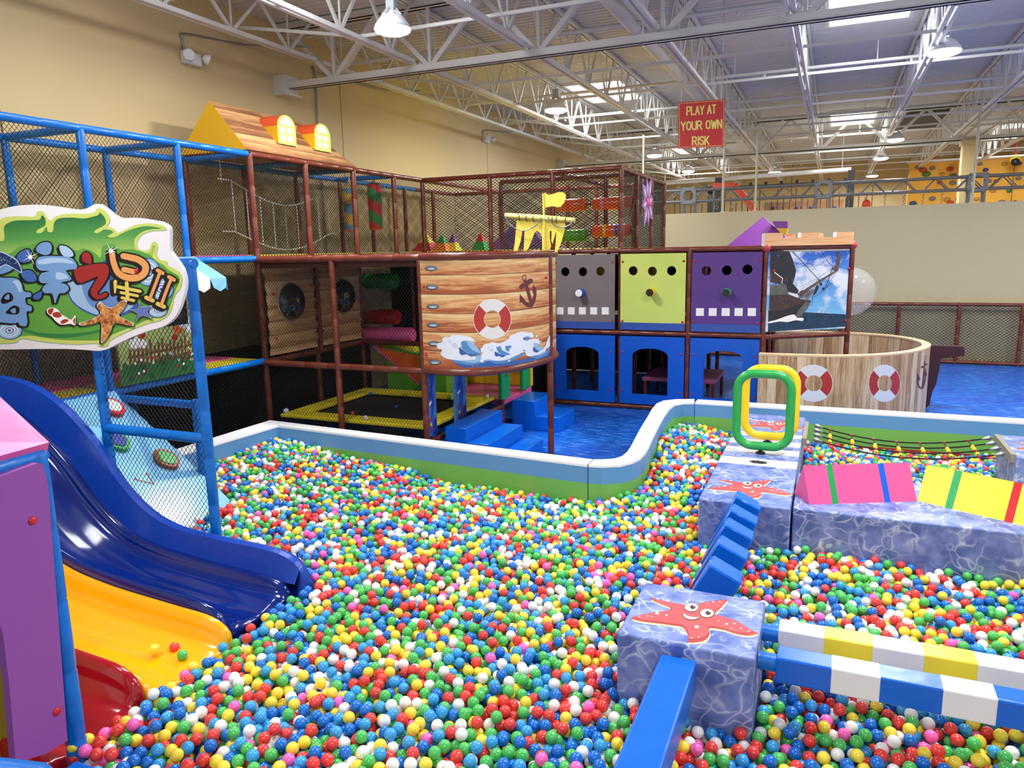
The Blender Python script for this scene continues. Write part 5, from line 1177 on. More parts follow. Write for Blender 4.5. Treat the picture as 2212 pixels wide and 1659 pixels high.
# ================================================================ cartoon sign
t = thing('cartoon_sign', 'big cut-out sign with blue, red and orange Chinese characters on green flames', 'sign', (-5.8, 4.4, 2.8))
YS = 4.42
Zs = lambda x, y: (x / 4.879, 430 + y / 4.879)
zs = lambda L: [Zs(a, b) for a, b in L]
fS = lambda u, v, l: onY(u, v, YS - l)
outl = cr([(a, b, 0) for a, b in zs([(-300, 300), (-240, 180), (-120, 135), (0, 110), (60, 95), (180, 70), (330, 60), (440, 62), (600, 80), (720, 100), (850, 110), (920, 95), (1000, 55), (1060, 60), (1130, 110), (1220, 180), (1290, 200), (1400, 197), (1500, 205), (1620, 225), (1700, 240), (1760, 275), (1790, 320), (1790, 430), (1795, 540), (1830, 600), (1890, 680), (1930, 750), (1955, 850), (1950, 950), (1915, 1080), (1870, 1200), (1800, 1290), (1700, 1350), (1560, 1390), (1400, 1450), (1270, 1510), (1150, 1570), (1050, 1600), (900, 1590), (700, 1580), (400, 1580), (0, 1585), (-200, 1570), (-300, 1450), (-330, 900)])], 3)
m = MB(); m.plate([fS(p.x, p.y, 0) for p in outl], (0, .03, 0)); m.build('board', P3('sign_white', 232, 232, 236, .35), t)
ar = Art(fS); ar.lift = .0009
s_lime = P3('sign_lime', 196, 212, 108, .4); s_green = P3('sign_green', 92, 158, 66, .4); s_shadow = P3('sign_edge_green', 150, 184, 160, .4); s_dk = P3('sign_dark_green', 44, 128, 66, .4)
flame = [(-300, 330), (-100, 230), (0, 215), (60, 190), (200, 180), (330, 185), (380, 175), (385, 140), (430, 125), (470, 150), (500, 200), (540, 225), (580, 185), (700, 155), (850, 155), (950, 150), (1000, 135), (1020, 100), (1080, 105), (1140, 160), (1160, 230), (1130, 290), (1180, 300), (1220, 330), (1225, 360), (1300, 330), (1420, 275), (1560, 255), (1680, 270), (1745, 300), (1745, 325), (1600, 335), (1500, 370), (1450, 440), (1450, 500), (1500, 545), (1570, 530), (1600, 460), (1640, 450), (1665, 500), (1650, 570), (1690, 640), (1760, 655), (1770, 700), (1830, 730), (1900, 780), (1920, 850), (1900, 940), (1860, 990), (1830, 1050), (1820, 1110), (1800, 1180), (1740, 1250), (1650, 1290), (1560, 1310), (1400, 1370), (1250, 1440), (1150, 1500), (1130, 1550), (1040, 1550), (1010, 1520), (800, 1530), (500, 1510), (230, 1470), (170, 1510), (0, 1520), (-300, 1500)]
ar.p(zs([(a + 3, b + 9) for a, b in flame]), s_shadow, 1, True, 3); ar.p(zs(flame), s_lime, 2, True, 3)
def f_sg(k):
    g = k.add('ShaderNodeNewGeometry'); sp = k.add('ShaderNodeSeparateXYZ'); k.link(g.outputs['Position'], sp.inputs[0])
    k.link(k.ramp(k.math('SUBTRACT', sp.outputs[2], 2.4), [(0, srgb(92, 160, 64)), (.5, srgb(92, 160, 64)), (.64, srgb(160, 196, 96)), (.78, srgb(80, 152, 74)), (.95, srgb(36, 112, 60))]), k.b.inputs['Base Color'])
inner_g = [(-250, 480), (-100, 420), (40, 440), (40, 300), (90, 250), (180, 225), (330, 222), (420, 215), (440, 170), (475, 205), (480, 260), (460, 290), (400, 320), (380, 350), (420, 360), (455, 340), (490, 290), (500, 340), (540, 350), (560, 330), (570, 250), (620, 205), (750, 195), (880, 205), (980, 185), (1040, 165), (1050, 140), (1100, 190), (1115, 250), (1090, 280), (1000, 330), (1000, 355), (1040, 355), (1100, 320), (1170, 330), (1190, 355), (1135, 385), (1150, 400), (1210, 400), (1330, 340), (1450, 300), (1560, 285), (1700, 310), (1580, 320), (1490, 350), (1420, 420), (1415, 490), (1440, 540), (1500, 570), (1580, 560), (1610, 490), (1635, 500), (1600, 600), (1640, 650), (1720, 690), (1780, 750), (1880, 810), (1890, 870), (1850, 950), (1800, 1000), (1790, 1090), (1760, 1170), (1680, 1240), (1560, 1270), (1400, 1340), (1200, 1420), (1080, 1480), (900, 1490), (600, 1480), (250, 1430), (0, 1450), (-250, 1430)]
ar.p(zs(inner_g), tex_mat('sign_green_fade', f_sg, .4), 3, True, 3)
ar.p(zs([(-100, 700), (0, 620), (130, 560), (200, 500), (340, 480), (440, 420), (520, 420), (640, 460), (800, 540), (880, 520), (990, 560), (1060, 620), (1080, 500), (1180, 470), (1260, 530), (1400, 530), (1560, 580), (1640, 650), (1750, 740), (1870, 820), (1870, 880), (1800, 1100), (1740, 1190), (1500, 1280), (1200, 1400), (900, 1450), (400, 1430), (-100, 1400)]), s_green, 4, True, 3)
ar.stroke(zs([(250, 1380), (450, 1430), (700, 1440), (950, 1410), (1230, 1345)]), (6, 8, 3), s_dk, 5)
rb, rl, rw = P3('ripple_blue', 60, 90, 160, .4), P3('ripple_pale', 150, 186, 218, .4), P3('ripple_white', 214, 226, 240, .4)
ar.p(zs([(700, 900), (760, 860), (880, 870), (980, 850), (1080, 660), (1170, 660), (1200, 900), (1300, 1000), (1440, 1090), (1420, 1170), (1250, 1240), (1040, 1240), (860, 1170), (740, 1060)]), rb, 5, True, 4)
ar.p(zs([(708, 900), (760, 868), (868, 880), (890, 990), (990, 1090), (1150, 1110), (1300, 1080), (1410, 1120), (1250, 1220), (1050, 1225), (880, 1160), (760, 1060)]), rl, 6, True, 4)
ar.p(zs([(870, 880), (1000, 850), (1080, 700), (1170, 900), (1290, 1050), (1180, 1140), (1000, 1150), (900, 1040)]), P3('ripple_mid', 96, 136, 194, .4), 7, True, 4)
for cx_, cy_, rx, ry in ((100, 1385, 135, 95), (1560, 770, 130, 150), (1700, 950, 130, 120), (1660, 1170, 105, 80)):
    for j, (k, q) in enumerate(((1, rb), (.93, rl), (.72, rw), (.62, rl), (.46, rw), (.36, rb), (.26, rw), (.14, rb))): ar.ell(Zs(cx_, cy_), rx * k / 4.879, ry * k / 4.879, q, 7 + j * .5, n=24)
K = P3('sign_black', 24, 20, 22, .4); B1 = P3('sign_char_blue', 112, 156, 206, .35); B2 = P3('sign_char_deep_blue', 62, 104, 176, .35); B3 = P3('sign_char_light', 170, 202, 232, .35)
R1 = P3('sign_char_red', 156, 40, 36, .35); O1 = P3('sign_char_orange', 226, 160, 92, .35); Y1 = P3('sign_char_yellow', 222, 200, 92, .35)
def cp(L, q, ly=14, w=5.5, sh=(-30, 18)):      # coloured shape with a heavy black outline and drop shadow
    pts = zs(L); ar.p(pts, q, ly, True, 4)
    cl = pts + pts[:1]
    ar.p(zs([(a + sh[0], b + sh[1]) for a, b in L]), K, ly - 2, True, 4)
    sm = [(p.x, p.y) for p in cr([(a, b, 0) for a, b in pts], 4)]; ar.stroke(sm + sm[:1], w, K, ly - 1, False)
def cs(L, w, q, ly=14, ow=7):
    ar.stroke(zs(L), w, q, ly); W = tuple(x + ow for x in w) if isinstance(w, tuple) else w + ow
    ar.stroke(zs(L), W, K, ly - 1); ar.stroke(zs([(a - 25, b + 14) for a, b in L]), W, K, ly - 2)
# hai (left, cut by the frame)
cp([(-150, 640), (0, 600), (140, 720), (20, 790), (-150, 800)], B1); cp([(-120, 860), (60, 830), (180, 840), (230, 900), (250, 970), (320, 985), (325, 1030), (270, 1040), (280, 1110), (330, 1130), (330, 1180), (280, 1190), (290, 1290), (270, 1340), (210, 1330), (190, 1300), (150, 1310), (20, 1300), (-140, 1260)], B1, 14)
for L in ([(10, 1060), (50, 1000), (100, 985), (135, 1020), (130, 1070), (60, 1100), (20, 1100)], [(60, 1200), (100, 1150), (150, 1120), (205, 1150), (190, 1210), (120, 1215)]): ar.p(zs(L), K, 15, True, 4)
for L in ([(45, 1040), (90, 1000), (100, 1050), (70, 1060)], [(110, 1170), (160, 1150), (165, 1195), (140, 1205)]): ar.p(zs(L), B1, 16, True, 4)
ar.p(zs([(130, 870), (200, 860), (235, 960), (205, 980), (160, 900)]), B3, 15, True, 4)
# whale tail print
ar.p(zs([(-80, 560), (0, 550), (100, 590), (190, 650), (235, 780), (150, 740), (60, 700), (0, 730), (-80, 700)]), B3, 17, True, 3); ar.p(zs([(-80, 570), (0, 562), (95, 602), (180, 660), (222, 765), (150, 728), (60, 685), (0, 710), (-80, 690)]), P3('whale_navy', 28, 48, 96, .4), 18, True, 3)
for i in range(26): ar.ell(Zs(random.uniform(0, 190), random.uniform(610, 690)), .8, .8, B3, 19, n=6)
# yang
cp([(180, 600), (230, 550), (300, 530), (330, 580), (335, 640), (260, 670), (200, 650)], B2); cp([(225, 770), (280, 750), (340, 760), (385, 820), (370, 865), (290, 870), (235, 820)], B2); cp([(350, 1020), (400, 985), (440, 975), (430, 1040), (390, 1060), (355, 1050)], B2)
cp([(380, 520), (430, 465), (510, 455), (545, 500), (530, 570), (470, 590), (400, 560)], B1); cp([(625, 495), (700, 500), (760, 550), (770, 600), (700, 610), (650, 580)], B3)
cp([(380, 700), (385, 640), (440, 605), (600, 600), (740, 615), (805, 680), (800, 735), (700, 750), (720, 790), (750, 850), (640, 880), (700, 900), (725, 950), (680, 990), (620, 1000), (580, 1100), (550, 1000), (470, 990), (445, 950), (480, 900), (520, 890), (430, 880), (410, 830), (440, 780), (520, 760), (420, 750)], B1)
ar.p(zs([(400, 650), (520, 620), (700, 630), (780, 680), (600, 670), (430, 690)]), B3, 15, True, 4); ar.p(zs([(600, 770), (680, 790), (720, 830), (650, 850), (590, 840)]), B3, 15, True, 4)
# zhi
cp([(865, 640), (870, 580), (910, 557), (955, 590), (965, 660), (945, 685), (890, 665)], R1)
cp([(780, 760), (800, 735), (900, 700), (1080, 680), (1140, 710), (1145, 780), (1110, 870), (1060, 940), (1025, 990), (1050, 1015), (1105, 985), (1135, 1000), (1100, 1040), (1020, 1055), (965, 1010), (960, 950), (1000, 880), (1030, 820), (990, 830), (870, 880), (830, 880), (800, 840)], R1)
# xing
cs([(1180, 560), (1195, 660), (1240, 770), (1330, 825), (1440, 830), (1520, 780), (1530, 700), (1460, 640), (1370, 615), (1300, 600)], (12, 15, 13), O1); cs([(1305, 742), (1405, 765)], 11.5, O1)
cs([(1215, 870), (1212, 985)], (8, 4), Y1); cs([(1335, 885), (1345, 1055)], 8, Y1); cs([(1245, 925), (1475, 972)], 7, Y1); cs([(1275, 985), (1450, 1020)], 6, Y1); cs([(1285, 1040), (1410, 1070)], 6, Y1)
ar.stroke(zs([(1335, 885), (1345, 1055)]), 8, Y1, 15); 
for L in ([(1690, 760), (1645, 880), (1580, 1050)], [(1810, 830), (1760, 950), (1700, 1115)]): cs(L, (6.5, 7), O1, 16); cs([(L[0][0] - 30, L[0][1] - 10), (L[0][0] + 25, L[0][1] + 22)], 8, O1, 16); cs([(L[2][0] - 40, L[2][1] - 12), (L[2][0] + 30, L[2][1] + 20)], 8.5, Y1, 16); ar.stroke(zs(L), (6.5, 7), O1, 17)
# sparkles
for a, b in ((1170, 545), (320, 610)):
    for k in range(4): an_ = k * PI / 4 + .3; r = (90 if k % 2 else 55); ar.stroke(zs([(a - r * math.cos(an_), b - r * math.sin(an_)), (a, b), (a + r * math.cos(an_), b + r * math.sin(an_))]), (.3, 2.2, .3), m_prw, 18, False)
    ar.ell(Zs(a, b), 4.5, 4.5, m_prw, 18)
# starfish, small star, striped fish
def f_sf(k):
    tc = k.add('ShaderNodeTexCoord'); n = k.add('ShaderNodeTexNoise', i_Scale=10.0, i_Detail=8.0, i_Roughness=.85); k.link(tc.outputs['Object'], n.inputs['Vector'])
    k.link(k.ramp(n.outputs[0], [(.42, srgb(228, 190, 112)), (.5, srgb(190, 120, 60)), (.58, srgb(124, 52, 34))]), k.b.inputs['Base Color'])
st = [(1030, 1115), (1065, 1090), (1110, 1130), (1180, 1150), (1260, 1090), (1310, 1075), (1330, 1095), (1290, 1170), (1250, 1230), (1320, 1270), (1390, 1300), (1400, 1320), (1380, 1335), (1300, 1320), (1200, 1310), (1170, 1380), (1130, 1450), (1080, 1505), (1065, 1490), (1070, 1400), (1065, 1300), (1000, 1310), (900, 1330), (850, 1325), (850, 1305), (930, 1280), (1040, 1230), (1060, 1190), (1030, 1150)]
ar.p(zs([(1130 + (a - 1130) * 1.08 - 14, 1270 + (b - 1270) * 1.08 + 8) for a, b in st]), K, 17, True, 4); ar.p(zs([(1130 + (a - 1130) * 1.04, 1270 + (b - 1270) * 1.04) for a, b in st]), m_prw, 18, True, 4); ar.p(zs(st), tex_mat('starfish_speckle', f_sf, .5), 19, True, 4)
s2 = [(1460, 1085), (1495, 1140), (1595, 1125), (1545, 1185), (1590, 1255), (1500, 1225), (1430, 1275), (1450, 1205), (1365, 1165), (1455, 1160)]
ar.p(zs([(1480 + (a - 1480) * 1.12 - 8, 1180 + (b - 1180) * 1.12 + 6) for a, b in s2]), K, 19, True, 3); ar.p(zs([(1480 + (a - 1480) * 1.06, 1180 + (b - 1180) * 1.06) for a, b in s2]), m_prw, 20, True, 3); ar.p(zs(s2), P3('small_star_blue', 92, 118, 182, .4), 21, True, 3)
fi = [(495, 1165), (530, 1145), (580, 1150), (620, 1175), (645, 1210), (700, 1245), (750, 1270), (790, 1225), (800, 1260), (790, 1330), (740, 1315), (650, 1325), (590, 1290), (545, 1240), (500, 1205)]
ar.p(zs([(a - 16, b + 14) for a, b in fi]), K, 16, True, 3); ar.p(zs(fi), m_prw, 17, True, 3)
for L in ([(505, 1170), (540, 1150), (565, 1160), (540, 1215), (510, 1205)], [(560, 1200), (620, 1190), (650, 1230), (610, 1250), (560, 1235)], [(640, 1290), (680, 1265), (725, 1275), (690, 1305), (650, 1315)], [(770, 1280), (795, 1250), (785, 1320)]): ar.p(zs(L), P3('fish_red', 168, 56, 44, .4), 18, True, 3)
ar.mb.build('sign_artwork', s_green, t)
m = MB(); m.sphere(fS(*Zs(1445, 760), .012), .022, seg=14, rings=9); m.build('button', m_red, t)

# ================================================================ left structure details
m_sb, m_sw = P3('awning_blue', 120, 178, 226, .45), P3('awning_white', 228, 232, 238, .45)
t = thing('striped_awning', 'small light blue and white striped awning over the farm picture panel', 'awning', (-7.4, 6.6, 2.8)); m = MB()
y = 5.95
for i in range(5):
    q = m_sw if i % 2 else m_sb; y1 = y + .27
    a, b, c, d_ = V((-7.66, y, 2.99)), V((-7.66, y1, 2.99)), V((-7.15, y1, 2.72)), V((-7.15, y, 2.72))
    m.plate([a, b, c, d_], (0, 0, -.015), q); m.face([d_, c, c + V((.02, -.03, -.12)), c + V((.02, -.135, -.17)), d_ + V((.02, .03, -.12))], q); y = y1
m.face([(-7.66, y, 2.99), (-7.15, y, 2.72), (-7.13, y, 2.56), (-7.66, y, 2.7)], m_sb)
m.build('awning_cover', m_sb, t)
t = thing('farm_picture', 'printed farm picture panel with fence, flowers and black framed window behind the net', 'picture panel', (-7.64, 6.5, 1.5))
XP = -7.62; y0, y1, z0, z1 = 6.0, 7.14, 1.5, 2.86
m = MB(); m.box((XP - .03, y0, z0), (XP, y1, z1)); m.build('board', P3('farm_lime', 176, 190, 112, .5, vary=.12, vscale=4), t)
ar = Art(lambda u, v, l: V((XP + l, y0 + (y1 - y0) * u, z0 + (z1 - z0) * v))); ar.lift = .0015
g1, g2, bw = P3('farm_green', 40, 110, 52, .5), P3('farm_dark_green', 24, 78, 44, .5), P3('farm_brown', 116, 76, 48, .5)
ar.p([(0, 0), (1, 0), (1, .2), (.8, .17), (.6, .22), (.4, .16), (.2, .2), (0, .14)], g1, 1)
for i in range(22): ar.ell((random.uniform(.03, .97), random.uniform(.04, .18)), .035, .03, g2 if i % 2 else g1, 2, n=7)
for i in range(17): x = .12 + i * .052; ar.stroke([(x, .17), (x + .01, .3 + .03 * (i % 3))], .028, bw, 2, False)
ar.stroke([(.1, .24), (1, .27)], .018, bw, 3, False)
for i in range(26): a, b = random.uniform(.1, .95), random.uniform(.06, .24); ar.ell((a, b), .016, .014, m_prw if i % 3 else m_redbtn, 4, n=7)
for a, b, q, r in ((.2, .36, m_prw, .07), (.3, .34, m_prw, .05), (.16, .43, P3('farm_navy', 30, 40, 90, .5), .045), (.3, .42, m_redbtn, .04), (.78, .44, m_orange, .07), (.86, .5, m_sw, .09), (.93, .42, m_sw, .05), (.72, .36, m_redbtn, .04), (.9, .9, m_red, .09), (.95, .78, m_sb, .07), (.8, .93, m_orange, .08), (.1, .8, g1, .1)): ar.ell((a, b), r, r * .8, q, 3, n=12)
ar.p([(.18, .47), (.92, .47), (.92, .94), (.18, .94)], m_black, 6); ar.p([(.24, .53), (.84, .53), (.84, .88), (.24, .88)], P3('dark_window', 70, 62, 54, .3), 7)
for i in range(14): ar.ell((random.uniform(.3, .8), random.uniform(.56, .85)), .03, .03, (g1, m_orange, m_sb, bw)[i % 4], 8, n=8)
ar.mb.build('farm_print', g1, t)

# toy roof on top of the cage
t = thing('toy_roof', 'wooden pitched toy roof with yellow gable and two dormers on the cage top', 'toy roof', (-8.3, 9, 4.47))
gl, gr, ga = V((-8.97, 8.45, 4.47)), V((-7.68, 8.45, 4.47)), V((-8.35, 8.5, 5.19)); fl, fr, fa = V((-8.97, 11.1, 4.47)), V((-7.68, 11.1, 4.45)), V((-8.35, 10.45, 5.19))
m = MB(); m.face([gl, gr, ga]); m.build('gable', P3('gable_yellow', 246, 190, 30, .5, bump=.2, bscale=3), t)
m = MB()
L1 = (ga - gr).length
m.face([gr, fr, fa, ga], None, False, [(0, 0), (2.65, 0), (2.0, L1), (0.05, L1)]); m.face([gl, ga, fa, fl], None, False, [(0, 0), (0, L1), (2.0, L1), (2.65, 0)]); m.face([fr, fl, fa], None, False, [(0, 0), (1.3, 0), (.6, .9)])
m.build('roof_cover', m_roofw, t)
for i, (ya, yb) in enumerate(((9.3, 9.72), (10.18, 10.6))):
    Xd = -7.83; zb = 4.66; zt = 4.92; hw = (yb - ya) / 2; yc = (ya + yb) / 2
    prof = [V((Xd, ya, zb)), V((Xd, yb, zb)), V((Xd, yb, zt))] + [V((Xd, yc + hw * math.cos(a), zt + hw * .85 * math.sin(a))) for a in [PI * k / 12 for k in range(1, 12)]] + [V((Xd, ya, zt))]
    m = MB(); m.poly(prof); fa_ = m.build('dormer_front', P3('dormer_lime', 206, 222, 110, .5), t)
    m = MB(); off = V((-.46, 0, 0))
    for k in range(2, len(prof) - 1): m.face([prof[k], prof[k + 1], prof[k + 1] + off, prof[k] + off], None, True)
    m.build('dormer_roof', P3('dormer_orange', 236, 96, 50, .5), t)
    m = MB(); m.face([prof[0], prof[-1], prof[-1] + off]); m.face([prof[1], prof[2], prof[2] + off]); m.build('dormer_side', P3('gable_yellow', 246, 190, 30, .5), t)
    a2 = Art(lambda u, v, l: V((Xd + l, yc + u * hw, zb + v * (zt + hw * .85 - zb))))
    for u in (-.42, .36):
        for v in (.12, .38): a2.p([(u - .28, v), (u + .28, v), (u + .28, v + .19), (u - .28, v + .19)], m_prw)
    a2.p([(-.65, .66)] + [(.65 * math.cos(a), .66 + .26 * math.sin(a)) for a in [PI - PI * k / 10 for k in range(11)]] + [(.65, .66)], m_prw)
    a2.mb.build('window_print', m_prw, t)

# log cabin panel with two bubble windows
XC = -7.66
t = thing('log_cabin_wall_board', 'moulded wooden log panel with two dark bubble windows behind the net', 'play panel', (XC, 9.8, 1.5))
m = MB(); y0, y1, z0, z1 = 8.58, 10.93, Z1 + .06, Z2 - .07
DOM = [(onX(627, 652, XC).y, onX(627, 652, XC).z), (onX(739, 640, XC).y, onX(739, 640, XC).z)]
def surf(nY, nZ):
    for i in range(nY):
        for j in range(nZ):
            a, b = y0 + (y1 - y0) * i / nY, y0 + (y1 - y0) * (i + 1) / nY; c, d_ = z0 + (z1 - z0) * j / nZ, z0 + (z1 - z0) * (j + 1) / nZ
            if any((((a + b) / 2 - p) ** 2 + ((c + d_) / 2 - q) ** 2) < .27 ** 2 for p, q in DOM): continue
            f = lambda y, z: XC + .012 * math.sin(z * 31.4 + .5 * math.sin(y * 3)) + .006 * math.sin(y * 7 + z * 5)
            m.face([(f(a, c), a, c), (f(b, c), b, c), (f(b, d_), b, d_), (f(a, d_), a, d_)], None, True, [(a, c), (b, c), (b, d_), (a, d_)])
surf(90, 54); m.build('board', m_cabin, t, weld=True)
m_dkclear = mat('dome_dark_behind', (.03, .03, .03, 1), .04, coat=1.0)  # clear domes coloured black for the dark space behind them
for p, q in DOM:
    m = MB(); m.lathe((0, 0, 0), [(.285 * math.cos(a), .16 * math.sin(a)) for a in [PI / 2 * k / 12 for k in range(13)]], seg=40)
    m.v = [(v[2] + XC + .015, v[1] + p, -v[0] + q) for v in m.v]; m.build('bubble_window', m_dkclear, t)
    m = MB(); m.tube([(XC + .015, p + .29 * math.cos(a), q + .29 * math.sin(a)) for a in [2 * PI * k / 32 for k in range(32)]], .014, 6, closed=True); m.build('window_ring', P3('clear_ring', 170, 160, 140, .2), t)
m = MB(); m.tube([(XC + .05, 9.72, Z1), (XC + .05, 9.72, Z2 - .03)], .03, 10); m.build('divider', m_brown, t)
for y, z in ((8.7, 2.42), (8.7, 1.75), (9.3, 2.45), (9.6, 2.5), (9.8, 2.5), (9.62, 1.75), (9.82, 1.75), (10.8, 2.5), (10.8, 1.8)):
    m = MB(); m.sphere((XC + .03, y, z), .018, seg=10, rings=7); m.build('button', m_redbtn, t)

# chain ladder net
t = thing('chain_ladder', 'silver chain climbing net hanging in the upper brown cage', 'chain net', (-8.4, 9.5, 3.2)); m_ch = P3('chain_silver', 206, 208, 210, .35, metal=.3)
def chain(pts, r=.0075):
    m = MB(); m.tube(pts, r, 5); n = int(sum((V(a) - V(b)).length for a, b in zip(pts, pts[1:])) / .05)
    for i in range(n):
        k = i / n * (len(pts) - 1); a, b = V(pts[int(k)]), V(pts[int(k) + 1]); p = a.lerp(b, k - int(k)); m.sphere(p, .0125, seg=6, rings=5, sc=(1, 1, 1.3))
    return m
XK = -8.3
zt = lambda s: 4.1 - .35 * math.sin(PI * min(1, s * 1.0)) * .9; zbm = lambda s: 3.35 - .28 * math.sin(PI * s)
for i in range(9):
    s = i / 8; y = 8.75 + 2.3 * s; chain([(XK, y, zt(s)), (XK, y, (zt(s) + zbm(s)) / 2), (XK, y, zbm(s))]).build('chain', m_ch, t)
for f in (zt, zbm): chain([(XK, 8.5 + 2.75 * (i / 12), f(min(1, max(0, (8.5 + 2.75 * i / 12 - 8.75) / 2.3)))) for i in range(13)]).build('chain', m_ch, t)
m = MB()
for y in (8.55, 11.25): m.tube([(XK, y, 4.05), (XK, y, Z3)], .006, 5)
m.build('suspension', m_ch, t)

# punching bags
def bag(x, y, z0, z1, c1, c2, lb):
    t = thing('punching_bag', lb, 'punching bag', (x, y, z0), None); m = MB(); n, k = 24, 16; r = .135
    for j in range(k):
        for i in range(n):
            a, b = 2 * PI * i / n, 2 * PI * (i + 1) / n; za, zb_ = z0 + (z1 - z0) * j / k, z0 + (z1 - z0) * (j + 1) / k
            q = c1 if int((j + i * 8 / n) // 4) % 2 else c2
            m.face([(x + r * math.cos(a), y + r * math.sin(a), za), (x + r * math.cos(b), y + r * math.sin(b), za), (x + r * math.cos(b), y + r * math.sin(b), zb_), (x + r * math.cos(a), y + r * math.sin(a), zb_)], q)
    m.build('bag_body', c1, t, weld=True)
    m = MB(); m.lathe((x, y, z1), [(r, 0), (r * .9, .02), (0, .03)], c2, 24); m.lathe((x, y, z0), [(r, 0), (r * .9, -.02), (0, -.03)], m_orange, 24); m.build('bag_cap', c2, t)
    m = MB()
    for a in (0, 2.1, 4.2): m.bar((x + .11 * math.cos(a), y + .11 * math.sin(a), z1 - .25), (x, y, z1 + .2), .035, .006)
    m.tube([(x, y, z1 + .18), (x, y, Z3 + .02)], .01, 6); m.build('strap', P3('cream_strap', 214, 196, 150, .7), t)
p = onX(810, 440, -8.3); bag(p.x, p.y, onX(812, 494, -8.3).z, onX(806, 398, -8.3).z, P3('bag_red', 200, 34, 40, .5), P3('bag_green', 40, 140, 60, .5), 'red and green spiral striped punching bag hanging in the brown cage')
p = onX(757, 440, -8.45); bag(p.x, p.y, onX(760, 497, -8.45).z, onX(757, 408, -8.45).z, P3('bag_blue', 90, 140, 180, .5), P3('bag_yellow', 214, 170, 50, .5), 'blue and yellow spiral striped punching bag behind a cage post')

# foam pyramids on the upper deck
def pyr(u, v, Y, w, h, c1, c2, lb):
    p = onY(u, v, Y); z = Z2 + .035; t = thing('foam_pyramid', lb, 'foam pyramid', (p.x, Y, z)); b = [V((p.x - w, Y - w, z)), V((p.x + w, Y - w, z)), V((p.x + w, Y + w, z)), V((p.x - w, Y + w, z))]; a = V((p.x, Y, z + h))
    m = MB(); m2 = MB()
    for i in range(4):
        q0, q1 = b[i], b[(i + 1) % 4]; m.face([q0, q1, q1.lerp(a, .5), q0.lerp(a, .5)]); m2.face([q0.lerp(a, .5), q1.lerp(a, .5), a])
    m.face(b[::-1]); m.build('base', c1, t); m2.build('tip', c2, t)
cR, cG, cO, cY, cP = P3('pyr_red', 200, 40, 40, .5), P3('pyr_green', 40, 150, 70, .5), P3('pyr_orange', 236, 130, 40, .5), P3('pyr_yellow', 226, 206, 60, .5), P3('pyr_purple', 120, 60, 150, .5)
pyr(922, 530, 14.4, .26, .42, cR, cY, 'small foam pyramid, red below and yellow above, on the cage deck')
pyr(956, 530, 14.4, .2, .38, cO, cG, 'small foam pyramid, orange below and green above, on the cage deck')
pyr(979, 530, 14.6, .16, .4, cY, cP, 'small foam pyramid, yellow below and purple above, on the cage deck')
pyr(1039, 530, 14.6, .17, .42, cG, cR, 'small foam pyramid, green below and red above, on the cage deck')
t = thing('play_tent', 'dark purple pointed tent seen through the cage behind the yellow sail', 'tent', (-5.2, 15.5, Z2)); m = MB(); c = onY(1130, 535, 15.5); b = [V((c.x - .75, 15.0, Z2 + .03)), V((c.x + .75, 15.0, Z2 + .03)), V((c.x + .75, 16.3, Z2 + .03)), V((c.x - .75, 16.3, Z2 + .03))]
for i in range(4): m.face([b[i], b[(i + 1) % 4], V((c.x, 15.6, 3.75))])
m.build('tent_roof', P3('dark_purple', 84, 44, 96, .5), t)
# rollers
def roller(x0, x1, y, z, r, col, lb, bands=()):
    t = thing('padded_roller', lb, 'roller', (x0, y, z)); m = MB(); m.tube([(x0, y, z), (x0 + .02, y, z), (x0 + .05, y, z), (x1 - .05, y, z), (x1 - .02, y, z), (x1, y, z)], [r * .75, r * .92, r, r, r * .92, r * .75], 24); m.build('roller_body', col, t)
    for a, q in bands: m = MB(); xx = x0 + (x1 - x0) * a; m.tube([(xx, y, z), (xx + .06, y, z)], r + .004, 24); m.build('band', q, t)
    m = MB(); m.tube([(x0 - .1, y, z), (x1 + .1, y, z)], .02, 8); m.build('axle', m_brown, t)
m_ora = P3('roller_orange', 244, 104, 40, .25); m_rgr = P3('roller_green', 96, 176, 50, .3); m_rp = P3('band_pink', 240, 140, 190, .3)
YR_ = 14.65
a, b = onY(1281, 436, YR_), onY(1398, 434, YR_); roller(a.x, -3.68, YR_, 3.87, .125, m_ora, 'upper long orange padded roller in the right part of the cage', ((.22, m_rp), (.75, m_hy)))
roller(a.x, -3.72, YR_, 3.33, .125, m_ora, 'lower long orange padded roller in the right part of the cage', ((.3, m_hy), (.62, m_bs), (.8, m_rp)))
a = onY(1195, 433, YR_); roller(a.x, -4.64, YR_, 3.87, .13, m_ora, 'orange padded roller behind the yellow flag'); roller(a.x, -4.64, YR_, 3.26, .125, m_rgr, 'green padded roller behind the yellow sail')
